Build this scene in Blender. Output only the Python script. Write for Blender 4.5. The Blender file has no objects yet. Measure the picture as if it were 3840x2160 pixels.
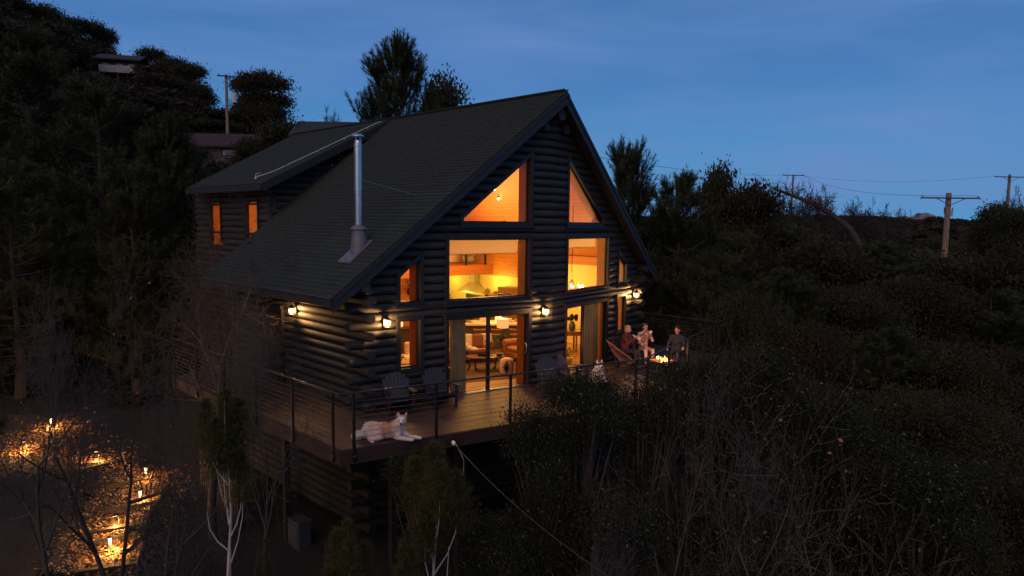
import bpy, bmesh, math, random
import numpy as np
from mathutils import Vector, Matrix, Euler, noise

S = bpy.context.scene
COL = S.collection
rnd = random.Random(7)
NP = np.random.default_rng(11)
PI = math.pi

# ------------------------------------------------------------------ camera
cam_data = bpy.data.cameras.new('camera')
cam = bpy.data.objects.new('camera', cam_data)
COL.objects.link(cam)
cam_data.sensor_width = 36.0
cam_data.lens = 24.561
cam_data.clip_start = 0.1
cam_data.clip_end = 9000
_y, _p, _r = -0.78854, -0.09417, 0.01184
_f = Vector((-math.sin(_y) * math.cos(_p), math.cos(_y) * math.cos(_p), math.sin(_p)))
_rt = Vector((math.cos(_y), math.sin(_y), 0))
_up = _rt.cross(_f)
_r2 = _rt * math.cos(_r) + _up * math.sin(_r)
_u2 = -_rt * math.sin(_r) + _up * math.cos(_r)
cam.matrix_world = Matrix(((_r2.x, _u2.x, -_f.x, -9.072), (_r2.y, _u2.y, -_f.y, -14.566),
                           (_r2.z, _u2.z, -_f.z, 4.671), (0, 0, 0, 1)))
S.camera = cam

# ------------------------------------------------------------------ world: blue hour sky with thin cloud
W = bpy.data.worlds.new('World')
S.world = W
W.use_nodes = True
nt = W.node_tree
nt.nodes.clear()
N = nt.nodes.new
L = nt.links.new
out = N('ShaderNodeOutputWorld')
bg = N('ShaderNodeBackground')
SUN_EL, SUN_AZ = math.radians(40), math.radians(248)     # afterglow low in the west, behind the viewer
sky = N('ShaderNodeTexSky')
sky.sky_type = 'NISHITA'
sky.sun_disc = False
sky.sun_elevation = math.radians(1.0)
sky.sun_rotation = SUN_AZ
sky.altitude = 1200
tc = N('ShaderNodeTexCoord')
sep = N('ShaderNodeSeparateXYZ')
L(tc.outputs['Generated'], sep.inputs[0])
ramp = N('ShaderNodeValToRGB')
L(sep.outputs['Z'], ramp.inputs[0])
cr = ramp.color_ramp
cr.elements[0].position = 0.0
cr.elements[0].color = (0.070, 0.31, 0.60, 1)
cr.elements[1].position = 0.8
cr.elements[1].color = (0.040, 0.095, 0.24, 1)
for pos, c in ((0.10, (0.056, 0.262, 0.565)), (0.19, (0.056, 0.200, 0.50)), (0.30, (0.055, 0.170, 0.43)), (0.5, (0.042, 0.110, 0.29))):
    e = cr.elements.new(pos)
    e.color = (*c, 1)
# long soft streaks of high cloud
mp = N('ShaderNodeMapping')
L(tc.outputs['Generated'], mp.inputs[0])
mp.inputs['Rotation'].default_value = (0.16, -0.10, 0.7)
mp.inputs['Scale'].default_value = (1.0, 1.5, 6.5)
n1 = N('ShaderNodeTexNoise')
n1.inputs['Scale'].default_value = 1.7
n1.inputs['Detail'].default_value = 6
n1.inputs['Roughness'].default_value = 0.52
n1.inputs['Distortion'].default_value = 0.5
L(mp.outputs[0], n1.inputs['Vector'])
cl = N('ShaderNodeValToRGB')
cl.color_ramp.elements[0].position = 0.40
cl.color_ramp.elements[1].position = 0.74
L(n1.outputs['Fac'], cl.inputs[0])
fac = N('ShaderNodeMath')
fac.operation = 'MULTIPLY'
fac.inputs[1].default_value = 1.0
L(cl.outputs[0], fac.inputs[0])
mix = N('ShaderNodeMixRGB')
L(fac.outputs[0], mix.inputs[0])
L(ramp.outputs[0], mix.inputs[1])
mix.inputs[2].default_value = (0.115, 0.245, 0.56, 1)
add = N('ShaderNodeMixRGB')
add.blend_type = 'ADD'
add.inputs[0].default_value = 0.012
L(mix.outputs[0], add.inputs[1])
L(sky.outputs[0], add.inputs[2])
L(add.outputs[0], bg.inputs[0])
bg.inputs[1].default_value = 0.95
L(bg.outputs[0], out.inputs[0])

sun_d = bpy.data.lights.new('sun', 'SUN')
sun_d.energy = 1.3
sun_d.angle = math.radians(70)
sun_d.color = (1.0, 0.62, 0.36)
sun = bpy.data.objects.new('sun', sun_d)
COL.objects.link(sun)
_sd = Vector((math.sin(SUN_AZ) * math.cos(SUN_EL), math.cos(SUN_AZ) * math.cos(SUN_EL), math.sin(SUN_EL)))
sun.rotation_euler = _sd.to_track_quat('Z', 'Y').to_euler()

S.view_settings.view_transform = 'Standard'
S.view_settings.look = 'None'
S.view_settings.exposure = 0.0
S.view_settings.gamma = 1.0
S.view_settings.use_curve_mapping = False
S.cycles.use_denoising = True
S.cycles.max_bounces = 6
S.cycles.diffuse_bounces = 3
S.cycles.glossy_bounces = 3
S.cycles.transmission_bounces = 4
S.cycles.transparent_max_bounces = 12
S.cycles.sample_clamp_indirect = 6.0
S.cycles.caustics_reflective = False
S.cycles.caustics_refractive = False

# ------------------------------------------------------------------ materials
MATS = {}
# outdoor base colours darkened in place of dimmer light; lamp-lit rooms keep theirs
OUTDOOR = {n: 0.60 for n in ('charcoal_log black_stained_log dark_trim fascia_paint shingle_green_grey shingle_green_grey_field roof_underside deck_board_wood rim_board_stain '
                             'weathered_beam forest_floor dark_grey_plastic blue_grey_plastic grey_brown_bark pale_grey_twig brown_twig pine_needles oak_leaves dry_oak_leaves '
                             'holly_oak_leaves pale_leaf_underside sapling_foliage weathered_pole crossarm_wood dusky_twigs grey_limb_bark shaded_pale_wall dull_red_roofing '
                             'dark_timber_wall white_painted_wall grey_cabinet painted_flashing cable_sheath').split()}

def mat(name, col, rough=0.7, var=0.0, vscale=6.0, stretch=(1, 1, 1), bump=0.0, bscale=30.0, metal=0.0, col2=None,
        emit=None, estr=0.0, spec=None, coat=0.0):
    """principled material, colour varied by noise between col and col2 (or by +-var)"""
    if name in MATS:
        return MATS[name]
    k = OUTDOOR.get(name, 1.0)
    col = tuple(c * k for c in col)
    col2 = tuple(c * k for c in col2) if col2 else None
    m = bpy.data.materials.new(name)
    m.use_nodes = True
    t = m.node_tree
    b = t.nodes['Principled BSDF']
    b.inputs['Roughness'].default_value = rough
    b.inputs['Metallic'].default_value = metal
    if spec is not None:
        b.inputs['Specular IOR Level'].default_value = spec
    if coat:
        b.inputs['Coat Weight'].default_value = coat
    c1 = col
    if col2 is None:
        c1 = tuple(max(0, c * (1 - var)) for c in col)
        col2 = tuple(c * (1 + var) for c in col)
    tcn = t.nodes.new('ShaderNodeTexCoord')
    mpn = t.nodes.new('ShaderNodeMapping')
    mpn.inputs['Scale'].default_value = stretch
    t.links.new(tcn.outputs['Object'], mpn.inputs[0])
    nz = t.nodes.new('ShaderNodeTexNoise')
    nz.inputs['Scale'].default_value = vscale
    nz.inputs['Detail'].default_value = 5
    nz.inputs['Roughness'].default_value = 0.6
    t.links.new(mpn.outputs[0], nz.inputs['Vector'])
    rp = t.nodes.new('ShaderNodeValToRGB')
    rp.color_ramp.elements[0].position = 0.33
    rp.color_ramp.elements[1].position = 0.68
    rp.color_ramp.elements[0].color = (*c1, 1)
    rp.color_ramp.elements[1].color = (*col2, 1)
    t.links.new(nz.outputs['Fac'], rp.inputs[0])
    t.links.new(rp.outputs[0], b.inputs['Base Color'])
    if bump:
        nb = t.nodes.new('ShaderNodeTexNoise')
        nb.inputs['Scale'].default_value = bscale
        nb.inputs['Detail'].default_value = 4
        t.links.new(mpn.outputs[0], nb.inputs['Vector'])
        bp = t.nodes.new('ShaderNodeBump')
        bp.inputs['Strength'].default_value = bump
        bp.inputs['Distance'].default_value = 0.02
        t.links.new(nb.outputs['Fac'], bp.inputs['Height'])
        t.links.new(bp.outputs[0], b.inputs['Normal'])
    if emit:
        b.inputs['Emission Color'].default_value = (*emit, 1)
        b.inputs['Emission Strength'].default_value = estr
    MATS[name] = m
    return m

def random_tint(m, amount=0.25):
    """each object using m gets its own slightly lighter or darker tone"""
    t = m.node_tree
    b = t.nodes['Principled BSDF']
    src = b.inputs['Base Color'].links[0].from_socket
    oi = t.nodes.new('ShaderNodeObjectInfo')
    mr = t.nodes.new('ShaderNodeMapRange')
    mr.inputs['To Min'].default_value = 1 - amount
    mr.inputs['To Max'].default_value = 1 + amount
    t.links.new(oi.outputs['Random'], mr.inputs['Value'])
    mm = t.nodes.new('ShaderNodeVectorMath')
    mm.operation = 'SCALE'
    t.links.new(src, mm.inputs[0])
    t.links.new(mr.outputs[0], mm.inputs['Scale'])
    t.links.new(mm.outputs[0], b.inputs['Base Color'])
    return m

def leaf_mat(name, c1, c2, rough=0.6, vscale=1.2, trans=0.25):
    m = mat(name, c1, rough, col2=c2, vscale=vscale, spec=0.15)
    t = m.node_tree
    b = t.nodes['Principled BSDF']
    tr = t.nodes.new('ShaderNodeBsdfTranslucent')
    src = b.inputs['Base Color'].links[0].from_socket
    t.links.new(src, tr.inputs[0])
    mx = t.nodes.new('ShaderNodeMixShader')
    mx.inputs[0].default_value = trans
    o = t.nodes['Material Output']
    t.links.new(b.outputs[0], mx.inputs[1])
    t.links.new(tr.outputs[0], mx.inputs[2])
    t.links.new(mx.outputs[0], o.inputs[0])
    return m

def glow_mat(name, col, strength):
    m = bpy.data.materials.new(name)
    m.use_nodes = True
    t = m.node_tree
    t.nodes.clear()
    e = t.nodes.new('ShaderNodeEmission')
    e.inputs[0].default_value = (*col, 1)
    e.inputs[1].default_value = strength
    o = t.nodes.new('ShaderNodeOutputMaterial')
    t.links.new(e.outputs[0], o.inputs[0])
    MATS[name] = m
    return m

def glass_mat(name='window_glass'):
    m = bpy.data.materials.new(name)
    m.use_nodes = True
    t = m.node_tree
    t.nodes.clear()
    tr = t.nodes.new('ShaderNodeBsdfTransparent')
    tr.inputs[0].default_value = (0.93, 0.95, 0.94, 1)
    gl = t.nodes.new('ShaderNodeBsdfGlossy')
    gl.inputs['Roughness'].default_value = 0.02
    gl.inputs[0].default_value = (0.9, 0.95, 1, 1)
    fr = t.nodes.new('ShaderNodeFresnel')
    fr.inputs[0].default_value = 1.33
    mx = t.nodes.new('ShaderNodeMixShader')
    o = t.nodes.new('ShaderNodeOutputMaterial')
    t.links.new(fr.outputs[0], mx.inputs[0])
    t.links.new(tr.outputs[0], mx.inputs[1])
    t.links.new(gl.outputs[0], mx.inputs[2])
    t.links.new(mx.outputs[0], o.inputs[0])
    MATS[name] = m
    return m

def plank_lines(m, axis='Z', pitch=0.14, dark=0.55):
    """thin dark joints between tongue-and-groove boards"""
    t = m.node_tree
    b = t.nodes['Principled BSDF']
    src = b.inputs['Base Color'].links[0].from_socket
    tcn = t.nodes.new('ShaderNodeTexCoord')
    sp = t.nodes.new('ShaderNodeSeparateXYZ')
    t.links.new(tcn.outputs['Object'], sp.inputs[0])
    mo = t.nodes.new('ShaderNodeMath')
    mo.operation = 'PINGPONG'
    mo.inputs[1].default_value = pitch / 2
    t.links.new(sp.outputs[axis], mo.inputs[0])
    lt = t.nodes.new('ShaderNodeMath')
    lt.operation = 'LESS_THAN'
    lt.inputs[1].default_value = 0.006
    t.links.new(mo.outputs[0], lt.inputs[0])
    mu = t.nodes.new('ShaderNodeMath')
    mu.operation = 'MULTIPLY'
    mu.inputs[1].default_value = dark
    t.links.new(lt.outputs[0], mu.inputs[0])
    mx = t.nodes.new('ShaderNodeMixRGB')
    mx.inputs[2].default_value = (0.02, 0.01, 0.005, 1)
    t.links.new(mu.outputs[0], mx.inputs[0])
    t.links.new(src, mx.inputs[1])
    t.links.new(mx.outputs[0], b.inputs['Base Color'])
    return m

# ------------------------------------------------------------------ object helpers
def wloc(o):
    v = Vector((0, 0, 0))
    while o:
        v += o.location
        o = o.parent
    return v

def tag(o, label=None, cat=None, group=None, kind=None):
    if label:
        o['label'] = label
    if cat:
        o['category'] = cat
    if group:
        o['group'] = group
    if kind:
        o['kind'] = kind
    return o

def root(name, loc, label, cat, group=None):
    o = bpy.data.objects.new(name, None)
    o.empty_display_size = 0.2
    o.location = loc
    COL.objects.link(o)
    return tag(o, label, cat, group)

def link(name, me, parent=None):
    o = bpy.data.objects.new(name, me)
    COL.objects.link(o)
    if parent:
        o.parent = parent
    return o

def copy_tree(o, parent=None):
    c = o.copy()
    COL.objects.link(c)
    if parent:
        c.parent = parent
    for ch in list(o.children):
        copy_tree(ch, c)
    return c

def mesh_arrays(name, V, F, mats, parent=None, smooth=False, mi=None):
    """fast mesh from arrays; F is (n,3) or (n,4)"""
    V = np.asarray(V, dtype=np.float32).reshape(-1, 3).copy()
    F = np.asarray(F, dtype=np.int32)
    if parent is not None:
        V -= np.array(wloc(parent), dtype=np.float32)
    me = bpy.data.meshes.new(name)
    me.vertices.add(len(V))
    me.vertices.foreach_set('co', V.ravel())
    k = F.shape[1]
    me.loops.add(F.size)
    me.loops.foreach_set('vertex_index', F.ravel())
    me.polygons.add(len(F))
    me.polygons.foreach_set('loop_start', np.arange(0, F.size, k, dtype=np.int32))
    me.polygons.foreach_set('loop_total', np.full(len(F), k, dtype=np.int32))
    for m in (mats if isinstance(mats, (list, tuple)) else [mats]):
        me.materials.append(m)
    if mi is not None:
        me.polygons.foreach_set('material_index', np.asarray(mi, dtype=np.int32))
    me.update(calc_edges=True)
    if smooth:
        me.polygons.foreach_set('use_smooth', np.ones(len(F), dtype=bool))
    return link(name, me, parent)

class MB:
    """collects simple solids, builds them as one mesh"""
    def __init__(s):
        s.v, s.f, s.m = [], [], []

    def add(s, vs, fs, mi=0):
        b = len(s.v)
        s.v += [tuple(v) for v in vs]
        s.f += [tuple(b + i for i in f) for f in fs]
        s.m += [mi] * len(fs)
        return s

    def hexa(s, c8, mi=0):
        return s.add(c8, [(0, 3, 2, 1), (4, 5, 6, 7), (0, 1, 5, 4), (1, 2, 6, 5), (2, 3, 7, 6), (3, 0, 4, 7)], mi)

    def box(s, c, d, rot=None, mi=0):
        x, y, z = d[0] / 2, d[1] / 2, d[2] / 2
        P = [Vector(p) for p in ((-x, -y, -z), (x, -y, -z), (x, y, -z), (-x, y, -z), (-x, -y, z), (x, -y, z), (x, y, z), (-x, y, z))]
        if rot is not None:
            R = rot if isinstance(rot, Matrix) else Euler(rot).to_matrix()
            P = [R @ p for p in P]
        c = Vector(c)
        return s.hexa([p + c for p in P], mi)

    def beam(s, a, b, w, h, up=(0, 0, 1), mi=0):
        a, b = Vector(a), Vector(b)
        d = (b - a).normalized()
        sd = d.cross(Vector(up))
        if sd.length < 1e-4:
            sd = d.cross(Vector((1, 0, 0)))
        sd.normalize()
        u = sd.cross(d) * (h / 2)
        sd = sd * (w / 2)
        return s.hexa([a - sd - u, a + sd - u, b + sd - u, b - sd - u, a - sd + u, a + sd + u, b + sd + u, b - sd + u], mi)

    def tube(s, pts, r, n=8, cap=True, mi=0):
        pts = [Vector(p) for p in pts]
        if not isinstance(r, (list, tuple)):
            r = [r] * len(pts)
        vs, fs = [], []
        ref = None
        for i, p in enumerate(pts):
            d = (pts[min(i + 1, len(pts) - 1)] - pts[max(i - 1, 0)])
            d = d.normalized() if d.length > 1e-9 else Vector((0, 0, 1))
            if ref is None:
                ref = d.orthogonal().normalized()
            ref = (ref - d * ref.dot(d))
            ref = ref.normalized() if ref.length > 1e-6 else d.orthogonal().normalized()
            o2 = d.cross(ref)
            for k in range(n):
                a = 2 * PI * k / n
                vs.append(p + (ref * math.cos(a) + o2 * math.sin(a)) * r[i])
        for i in range(len(pts) - 1):
            for k in range(n):
                k2 = (k + 1) % n
                fs.append((i * n + k, i * n + k2, (i + 1) * n + k2, (i + 1) * n + k))
        if cap:
            fs.append(tuple(range(n - 1, -1, -1)))
            fs.append(tuple((len(pts) - 1) * n + k for k in range(n)))
        return s.add(vs, fs, mi)

    def lathe(s, prof, c=(0, 0, 0), n=16, mi=0, sx=1, sy=1, rot=None):
        vs, fs = [], []
        c = Vector(c)
        R = Euler(rot).to_matrix() if rot else None
        for r, z in prof:
            for k in range(n):
                a = 2 * PI * k / n
                q = Vector((r * math.cos(a) * sx, r * math.sin(a) * sy, z))
                if R:
                    q = R @ q
                vs.append(c + q)
        for i in range(len(prof) - 1):
            for k in range(n):
                k2 = (k + 1) % n
                fs.append((i * n + k, i * n + k2, (i + 1) * n + k2, (i + 1) * n + k))
        if prof[0][0] > 1e-4:
            fs.append(tuple(range(n - 1, -1, -1)))
        if prof[-1][0] > 1e-4:
            fs.append(tuple((len(prof) - 1) * n + k for k in range(n)))
        return s.add(vs, fs, mi)

    def ball(s, c, r, n=10, mi=0, sc=(1, 1, 1), rot=None):
        prof = [(max(1e-5, r * math.sin(PI * i / n)), -r * math.cos(PI * i / n) * sc[2]) for i in range(n + 1)]
        return s.lathe(prof, c, n + 2, mi, sc[0], sc[1], rot)

    def prism(s, poly, ext, mi=0):
        n = len(poly)
        a = [Vector(p) for p in poly]
        e = Vector(ext)
        fs = [tuple(range(n - 1, -1, -1)), tuple(range(n, 2 * n))]
        fs += [(i, (i + 1) % n, n + (i + 1) % n, n + i) for i in range(n)]
        return s.add(a + [p + e for p in a], fs, mi)

    def build(s, name, mats, parent=None, smooth=False, bevel=0.0, kind=None, label=None):
        me = bpy.data.meshes.new(name)
        off = wloc(parent) if parent else Vector((0, 0, 0))
        me.from_pydata([(v[0] - off.x, v[1] - off.y, v[2] - off.z) for v in s.v], [], s.f)
        for m in (mats if isinstance(mats, (list, tuple)) else [mats]):
            me.materials.append(m)
        me.polygons.foreach_set('material_index', s.m)
        if smooth:
            me.polygons.foreach_set('use_smooth', [True] * len(s.f))
        me.update()
        bm = bmesh.new()
        bm.from_mesh(me)
        bmesh.ops.recalc_face_normals(bm, faces=bm.faces)
        bm.to_mesh(me)
        bm.free()
        o = link(name, me, parent)
        if bevel:
            b = o.modifiers.new('bevel', 'BEVEL')
            b.width = bevel
            b.segments = 2
            b.limit_method = 'ANGLE'
        if smooth:
            try:
                me.set_sharp_from_angle(angle=math.radians(50))
            except Exception:
                pass
        if kind:
            o['kind'] = kind
        if label:
            o['label'] = label
        return o

def organic(name, prims, voxel, smooth_it, mats, zone, parent):
    """one continuous skin grown over ellipsoids and tapered limbs (voxel remesh), coloured by zone(point)"""
    b = MB()
    for p in prims:
        if p[0] == 'e':                       # ('e', centre, (rx,ry,rz), rot)
            _, c, r, rot = p
            b.ball(c, 1.0, 10, 0, (r[0], r[1], r[2]), rot)
        else:                                 # ('c', points, radii)
            _, pts, rr = p
            b.tube(pts, list(rr), 8, True)
            for q, r in zip(pts, rr):
                b.ball(q, r, 8)
    me = bpy.data.meshes.new(name)
    me.from_pydata(b.v, [], b.f)
    tmp = bpy.data.objects.new('tmp', me)
    COL.objects.link(tmp)
    m = tmp.modifiers.new('r', 'REMESH')
    m.mode = 'VOXEL'
    m.voxel_size = voxel
    if smooth_it:
        sm = tmp.modifiers.new('s', 'SMOOTH')
        sm.iterations = smooth_it
        sm.factor = 0.5
    dg = bpy.context.evaluated_depsgraph_get()
    dg.update()
    nm = bpy.data.meshes.new_from_object(tmp.evaluated_get(dg))
    bpy.data.objects.remove(tmp)
    nm.name = name
    nm.materials.clear()
    for x in mats:
        nm.materials.append(x)
    mi = [zone(f.center) for f in nm.polygons]
    nm.polygons.foreach_set('material_index', mi)
    nm.polygons.foreach_set('use_smooth', [True] * len(mi))
    if parent is not None:
        off = wloc(parent)
        nm.transform(Matrix.Translation(-off))
    return link(name, nm, parent)

def lamp(name, loc, energy, col, radius, parent):
    d = bpy.data.lights.new(name, 'POINT')
    d.energy = energy
    d.color = col
    d.shadow_soft_size = radius
    o = bpy.data.objects.new(name, d)
    COL.objects.link(o)
    if parent:
        o.parent = parent
        o.location = Vector(loc) - wloc(parent)
    else:
        o.location = loc
    return o

WARM = (1.0, 0.56, 0.20)
def smooth(a, b, t):
    t = min(1.0, max(0.0, (t - a) / (b - a)))
    return t * t * (3 - 2 * t)

def ground_z(x, y):
    """height of the terrain: a slope that falls away in front of the cabin,
    a wooded hill behind it to the left, a low valley and ridge to the right"""
    z = -3.9 + 0.08 * max(-2.0, min(y, 20.0))
    z -= 0.30 * (max(0.0, -2.0 - y) - 0.5 * max(0.0, -16.0 - y) - 0.5 * max(0.0, -30 - y))
    z -= 0.06 * min(40.0, max(0.0, x - 6.0)) * smooth(-60, 0, -y)
    z += 30.0 * smooth(15, 115, y) * (1 - smooth(5, 85, x))
    z += 3.0 * smooth(90, 260, x) * (1 - smooth(60, 150, y))
    z += 3.0 * smooth(120, 260, x) * smooth(40, 150, y)
    z += 0.18 * math.sin(x * 0.9 + 1.3 * math.sin(y * 0.6)) * math.sin(y * 0.8 + 0.4)
    return z
# ================================================================== GROUND
EARTH = mat('forest_floor', (0.012, 0.010, 0.007), 0.95, 0.0, 1.6, (1, 1, 1), 0.8, 9.0, col2=(0.028, 0.021, 0.014))

def axis(lo, hi, spans):
    out = [lo]
    while out[-1] < hi:
        v = out[-1]
        st = next(s for lim, s in spans if abs(v) <= lim)
        out.append(v + st)
    return out
gx = axis(-3600, 4200, ((34, 0.7), (90, 3.0), (320, 10.0), (9999, 160)))
gy = axis(-3600, 4200, ((34, 0.7), (150, 3.0), (320, 10.0), (9999, 160)))
V = [(x, y, ground_z(x, y) if max(abs(x), abs(y)) < 320 else ground_z(max(-320, min(320, x)), max(-320, min(320, y)))) for y in gy for x in gx]
nx = len(gx)
F = [(j * nx + i, j * nx + i + 1, (j + 1) * nx + i + 1, (j + 1) * nx + i) for j in range(len(gy) - 1) for i in range(nx - 1)]
g = mesh_arrays('ground', V, F, EARTH, None, True)
g['kind'] = 'structure'

# distant bare mountain with pale rock, and a long dark ridge
def ridge(name, cx, cy, ln, wd, ht, ang, m, seed, z0, nu=90, nv=16):
    ca, sa = math.cos(ang), math.sin(ang)
    V, F = [], []
    for j in range(nv + 1):
        for i in range(nu + 1):
            u, v = (i / nu - .5) * 2, (j / nv - .5) * 2
            q = noise.noise(Vector((u * 3 + seed, v * 1.2, seed))) * .5 + noise.noise(Vector((u * 11 + seed, v * 4, seed))) * .16
            h = ht * max(0, (1 - u * u) ** .8) * max(0, 1 - v * v) * (0.8 + q)
            x, y = u * ln / 2, v * wd / 2
            V.append((cx + x * ca - y * sa, cy + x * sa + y * ca, z0 + h))
    for j in range(nv):
        for i in range(nu):
            a = j * (nu + 1) + i
            F.append((a, a + 1, a + nu + 2, a + nu + 1))
    o = mesh_arrays(name, V, F, m, None, True)
    o['kind'] = 'structure'
    return o
ROCK = mat('mountain_rock', (0.055, 0.040, 0.040), 0.95, 0.0, 0.014, (1, 1, 3), 0, 1, col2=(0.30, 0.23, 0.21))
ridge('mountain', 2800, 735, 330, 500, 66, math.atan2(-260, 160) , ROCK, 3.3, 0.0)
DIST = mat('distant_scrub', (0.022, 0.022, 0.020), 0.95, 0.3, 0.02)
ridge('far_hill', 900, 430, 900, 260, 9.5, math.atan2(-.8, .6), DIST, 8.1, 3.0)
ridge('far_hill', 1200, 160, 900, 300, 10.0, math.atan2(-.9, .35), DIST, 5.2, 3.0)
# ================================================================== THE CABIN
HW, PROW = 12.12, 0.177           # width of the front, depth of the prow per metre
XC = HW / 2
RIDGE, SL = 8.306, 0.812          # ridge height (top of shingles) and roof pitch

def fy(x):
    return -PROW * min(x, HW - x)

def rz(x, off=0.0):
    return RIDGE - SL * abs(x - XC) - off

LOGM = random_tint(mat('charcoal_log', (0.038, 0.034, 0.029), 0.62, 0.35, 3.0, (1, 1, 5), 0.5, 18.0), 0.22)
LOGEND = mat('log_end', (0.045, 0.04, 0.036), 0.8, 0.3, 9.0)
SHADELOG = mat('black_stained_log', (0.010, 0.010, 0.010), 0.8, 0.3, 3.0)  # same logs below the deck, its shade put into their colour
TRIM = mat('dark_trim', (0.022, 0.022, 0.024), 0.5, 0.2, 5.0)
FASC = mat('fascia_paint', (0.030, 0.030, 0.034), 0.6, 0.2, 4.0, (1, 1, 3), 0.3, 25)
PINE = plank_lines(mat('pine_planks', (0.40, 0.135, 0.020), 0.5, 0.0, 4.0, (1, 1, 8), col2=(0.54, 0.20, 0.036)), 'Z', 0.16)
JAMB = mat('pine_jamb', (0.36, 0.14, 0.03), 0.5, 0.25, 5.0, (4, 4, 1))
GLASS = glass_mat()
SASH = mat('black_sash', (0.012, 0.012, 0.013), 0.35, 0.1)
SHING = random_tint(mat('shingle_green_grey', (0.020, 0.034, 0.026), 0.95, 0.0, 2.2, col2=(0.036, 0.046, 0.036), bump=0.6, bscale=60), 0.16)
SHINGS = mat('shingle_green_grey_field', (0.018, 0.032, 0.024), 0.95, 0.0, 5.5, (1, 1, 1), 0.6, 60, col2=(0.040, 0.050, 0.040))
METAL = mat('galvanised_steel', (0.55, 0.56, 0.60), 0.30, 0.12, 3.0, (1, 1, 0.4), 0.05, 8, metal=0.9)
FLASH = mat('painted_flashing', (0.20, 0.205, 0.25), 0.5, 0.2, 6.0)

cabin = root('log_cabin', (XC, 3.0, -3.7), 'black log cabin with steep gable, prow front and glowing windows above the deck', 'house')

PITCH, RAD = 0.2185, 0.121
T = 0.10                          # trim width round every opening
# openings in the left half: (x0, x1, z0, z-top at x0, z-top at x1)
half = dict(
    small_low=(1.28, 1.83, 0.937, 2.163, 2.163),
    small_up=(1.28, 1.83, 2.615, 3.286, 3.711),
    mid=(2.656, 5.22, 2.592, 4.212, 4.212),
    tri=(3.078, 5.22, 4.654, 4.764, 6.479),
    door=(2.656, 5.22, 0.0, 2.10, 2.10))
OPEN = []
for k, (a, b, z0, ta, tb) in half.items():
    OPEN.append((k, a, b, z0, ta, tb))
    OPEN.append((k, HW - b, HW - a, z0, tb, ta))

def clear(o):
    """opening plus its trim, as (xa, xb, z0, top(x), left(z), right(z))"""
    k, a, b, z0, ta, tb = o
    s = (tb - ta) / (b - a)
    T = 0.045
    g = T * math.sqrt(1 + s * s)
    A, B = a - T, b + T
    top = lambda x: ta + s * (min(max(x, a - T), b + T) - a) + g
    Z0 = z0 - (T if k != 'door' else 0.2)
    def left(z):
        if s > 1e-3:
            return min(B, max(A, a + (z - g - ta) / s))
        return A
    def right(z):
        if s < -1e-3:
            return max(A, min(B, a + (z - g - ta) / s))
        return B
    return A, B, Z0, top, left, right, max(ta, tb) + g

CL = [clear(o) for o in OPEN]

def log_row(zc, xl, xr, thick, name, parent, round_log=True, yoff=0.0, m=None):
    """one course of the front wall, interrupted by the openings; ends follow sloping trims and the roof"""
    zlo, zhi = zc - PITCH / 2, zc + PITCH / 2
    cuts = []
    for (A, B, Z0, top, lf, rt, zmax) in CL:
        if Z0 < zc < zmax:
            xa, xb = lf(zc), rt(zc)
            if xb - xa > 0.02:
                cuts.append((xa, xb, lf, rt))
    cuts.sort(key=lambda c: c[0])
    segs = []
    cur = xl
    for c in cuts:
        segs.append((cur, c[2]))
        cur = c[3]
    segs.append((cur, xr))
    pieces = []
    for f0, f1 in segs:                   # never across the fold of the prow
        x0, x1 = f0(zc), f1(zc)
        if x1 - x0 < 0.04:
            continue
        if x0 < XC < x1:
            pieces += [(f0, lambda z: XC), (lambda z: XC, f1)]
        else:
            pieces.append((f0, f1))
    for f0, f1 in pieces:
        x0, x1 = f0(zc), f1(zc)
        n = 12
        st = [0.0, 1.0]
        # stations where a partly overlapping opening trims the log's upper or lower edge
        clampers = []
        for (A, B, Z0, top, lf, rt, zmax) in CL:
            if zlo < Z0 <= zc + 1e-6 and False:
                pass
            if zlo < zmax < zc + 0.0 or zc < Z0 < zhi:
                if B > x0 and A < x1:
                    clampers.append((max(A, x0), min(B, x1), Z0, top))
                    for q in (A - 0.002, A + 0.002, B - 0.002, B + 0.002):
                        if x0 < q < x1:
                            st.append((q - x0) / (x1 - x0))
        st = sorted(set(st))
        vs, fs = [], []
        w = rnd.uniform(-0.006, 0.006)
        for t in st:
            for k in range(n):
                a = 2 * PI * (k + 0.5) / n
                if round_log:
                    dz = math.sin(a) * RAD
                    dy = math.cos(a) * RAD
                else:
                    dz = (PITCH / 2) * (1 if math.sin(a) > 0 else -1) * 1.0
                    dy = 0.03 * (1 if math.cos(a) > 0 else -1)
                z = zc + max(-PITCH / 2 - .004, min(PITCH / 2 + .004, dz))
                e0, e1 = f0(z), f1(z)
                x = e0 if t == 0 else (e1 if t == 1 else x0 + (x1 - x0) * t)
                for (ca, cb, Z0, top) in clampers:
                    if ca <= x <= cb:
                        if zc < Z0:
                            z = min(z, Z0)
                        else:
                            z = max(z, top(x))
                zz = min(z, rz(x, 0.30))
                vs.append((x, fy(x) + yoff - dy + w * (t - .5), zz))
        for i in range(len(st) - 1):
            for k in range(n):
                k2 = (k + 1) % n
                fs.append((i * n + k, i * n + k2, (i + 1) * n + k2, (i + 1) * n + k))
        fs.append(tuple(range(n - 1, -1, -1)))
        fs.append(tuple((len(st) - 1) * n + k for k in range(n)))
        yield vs, fs

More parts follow.
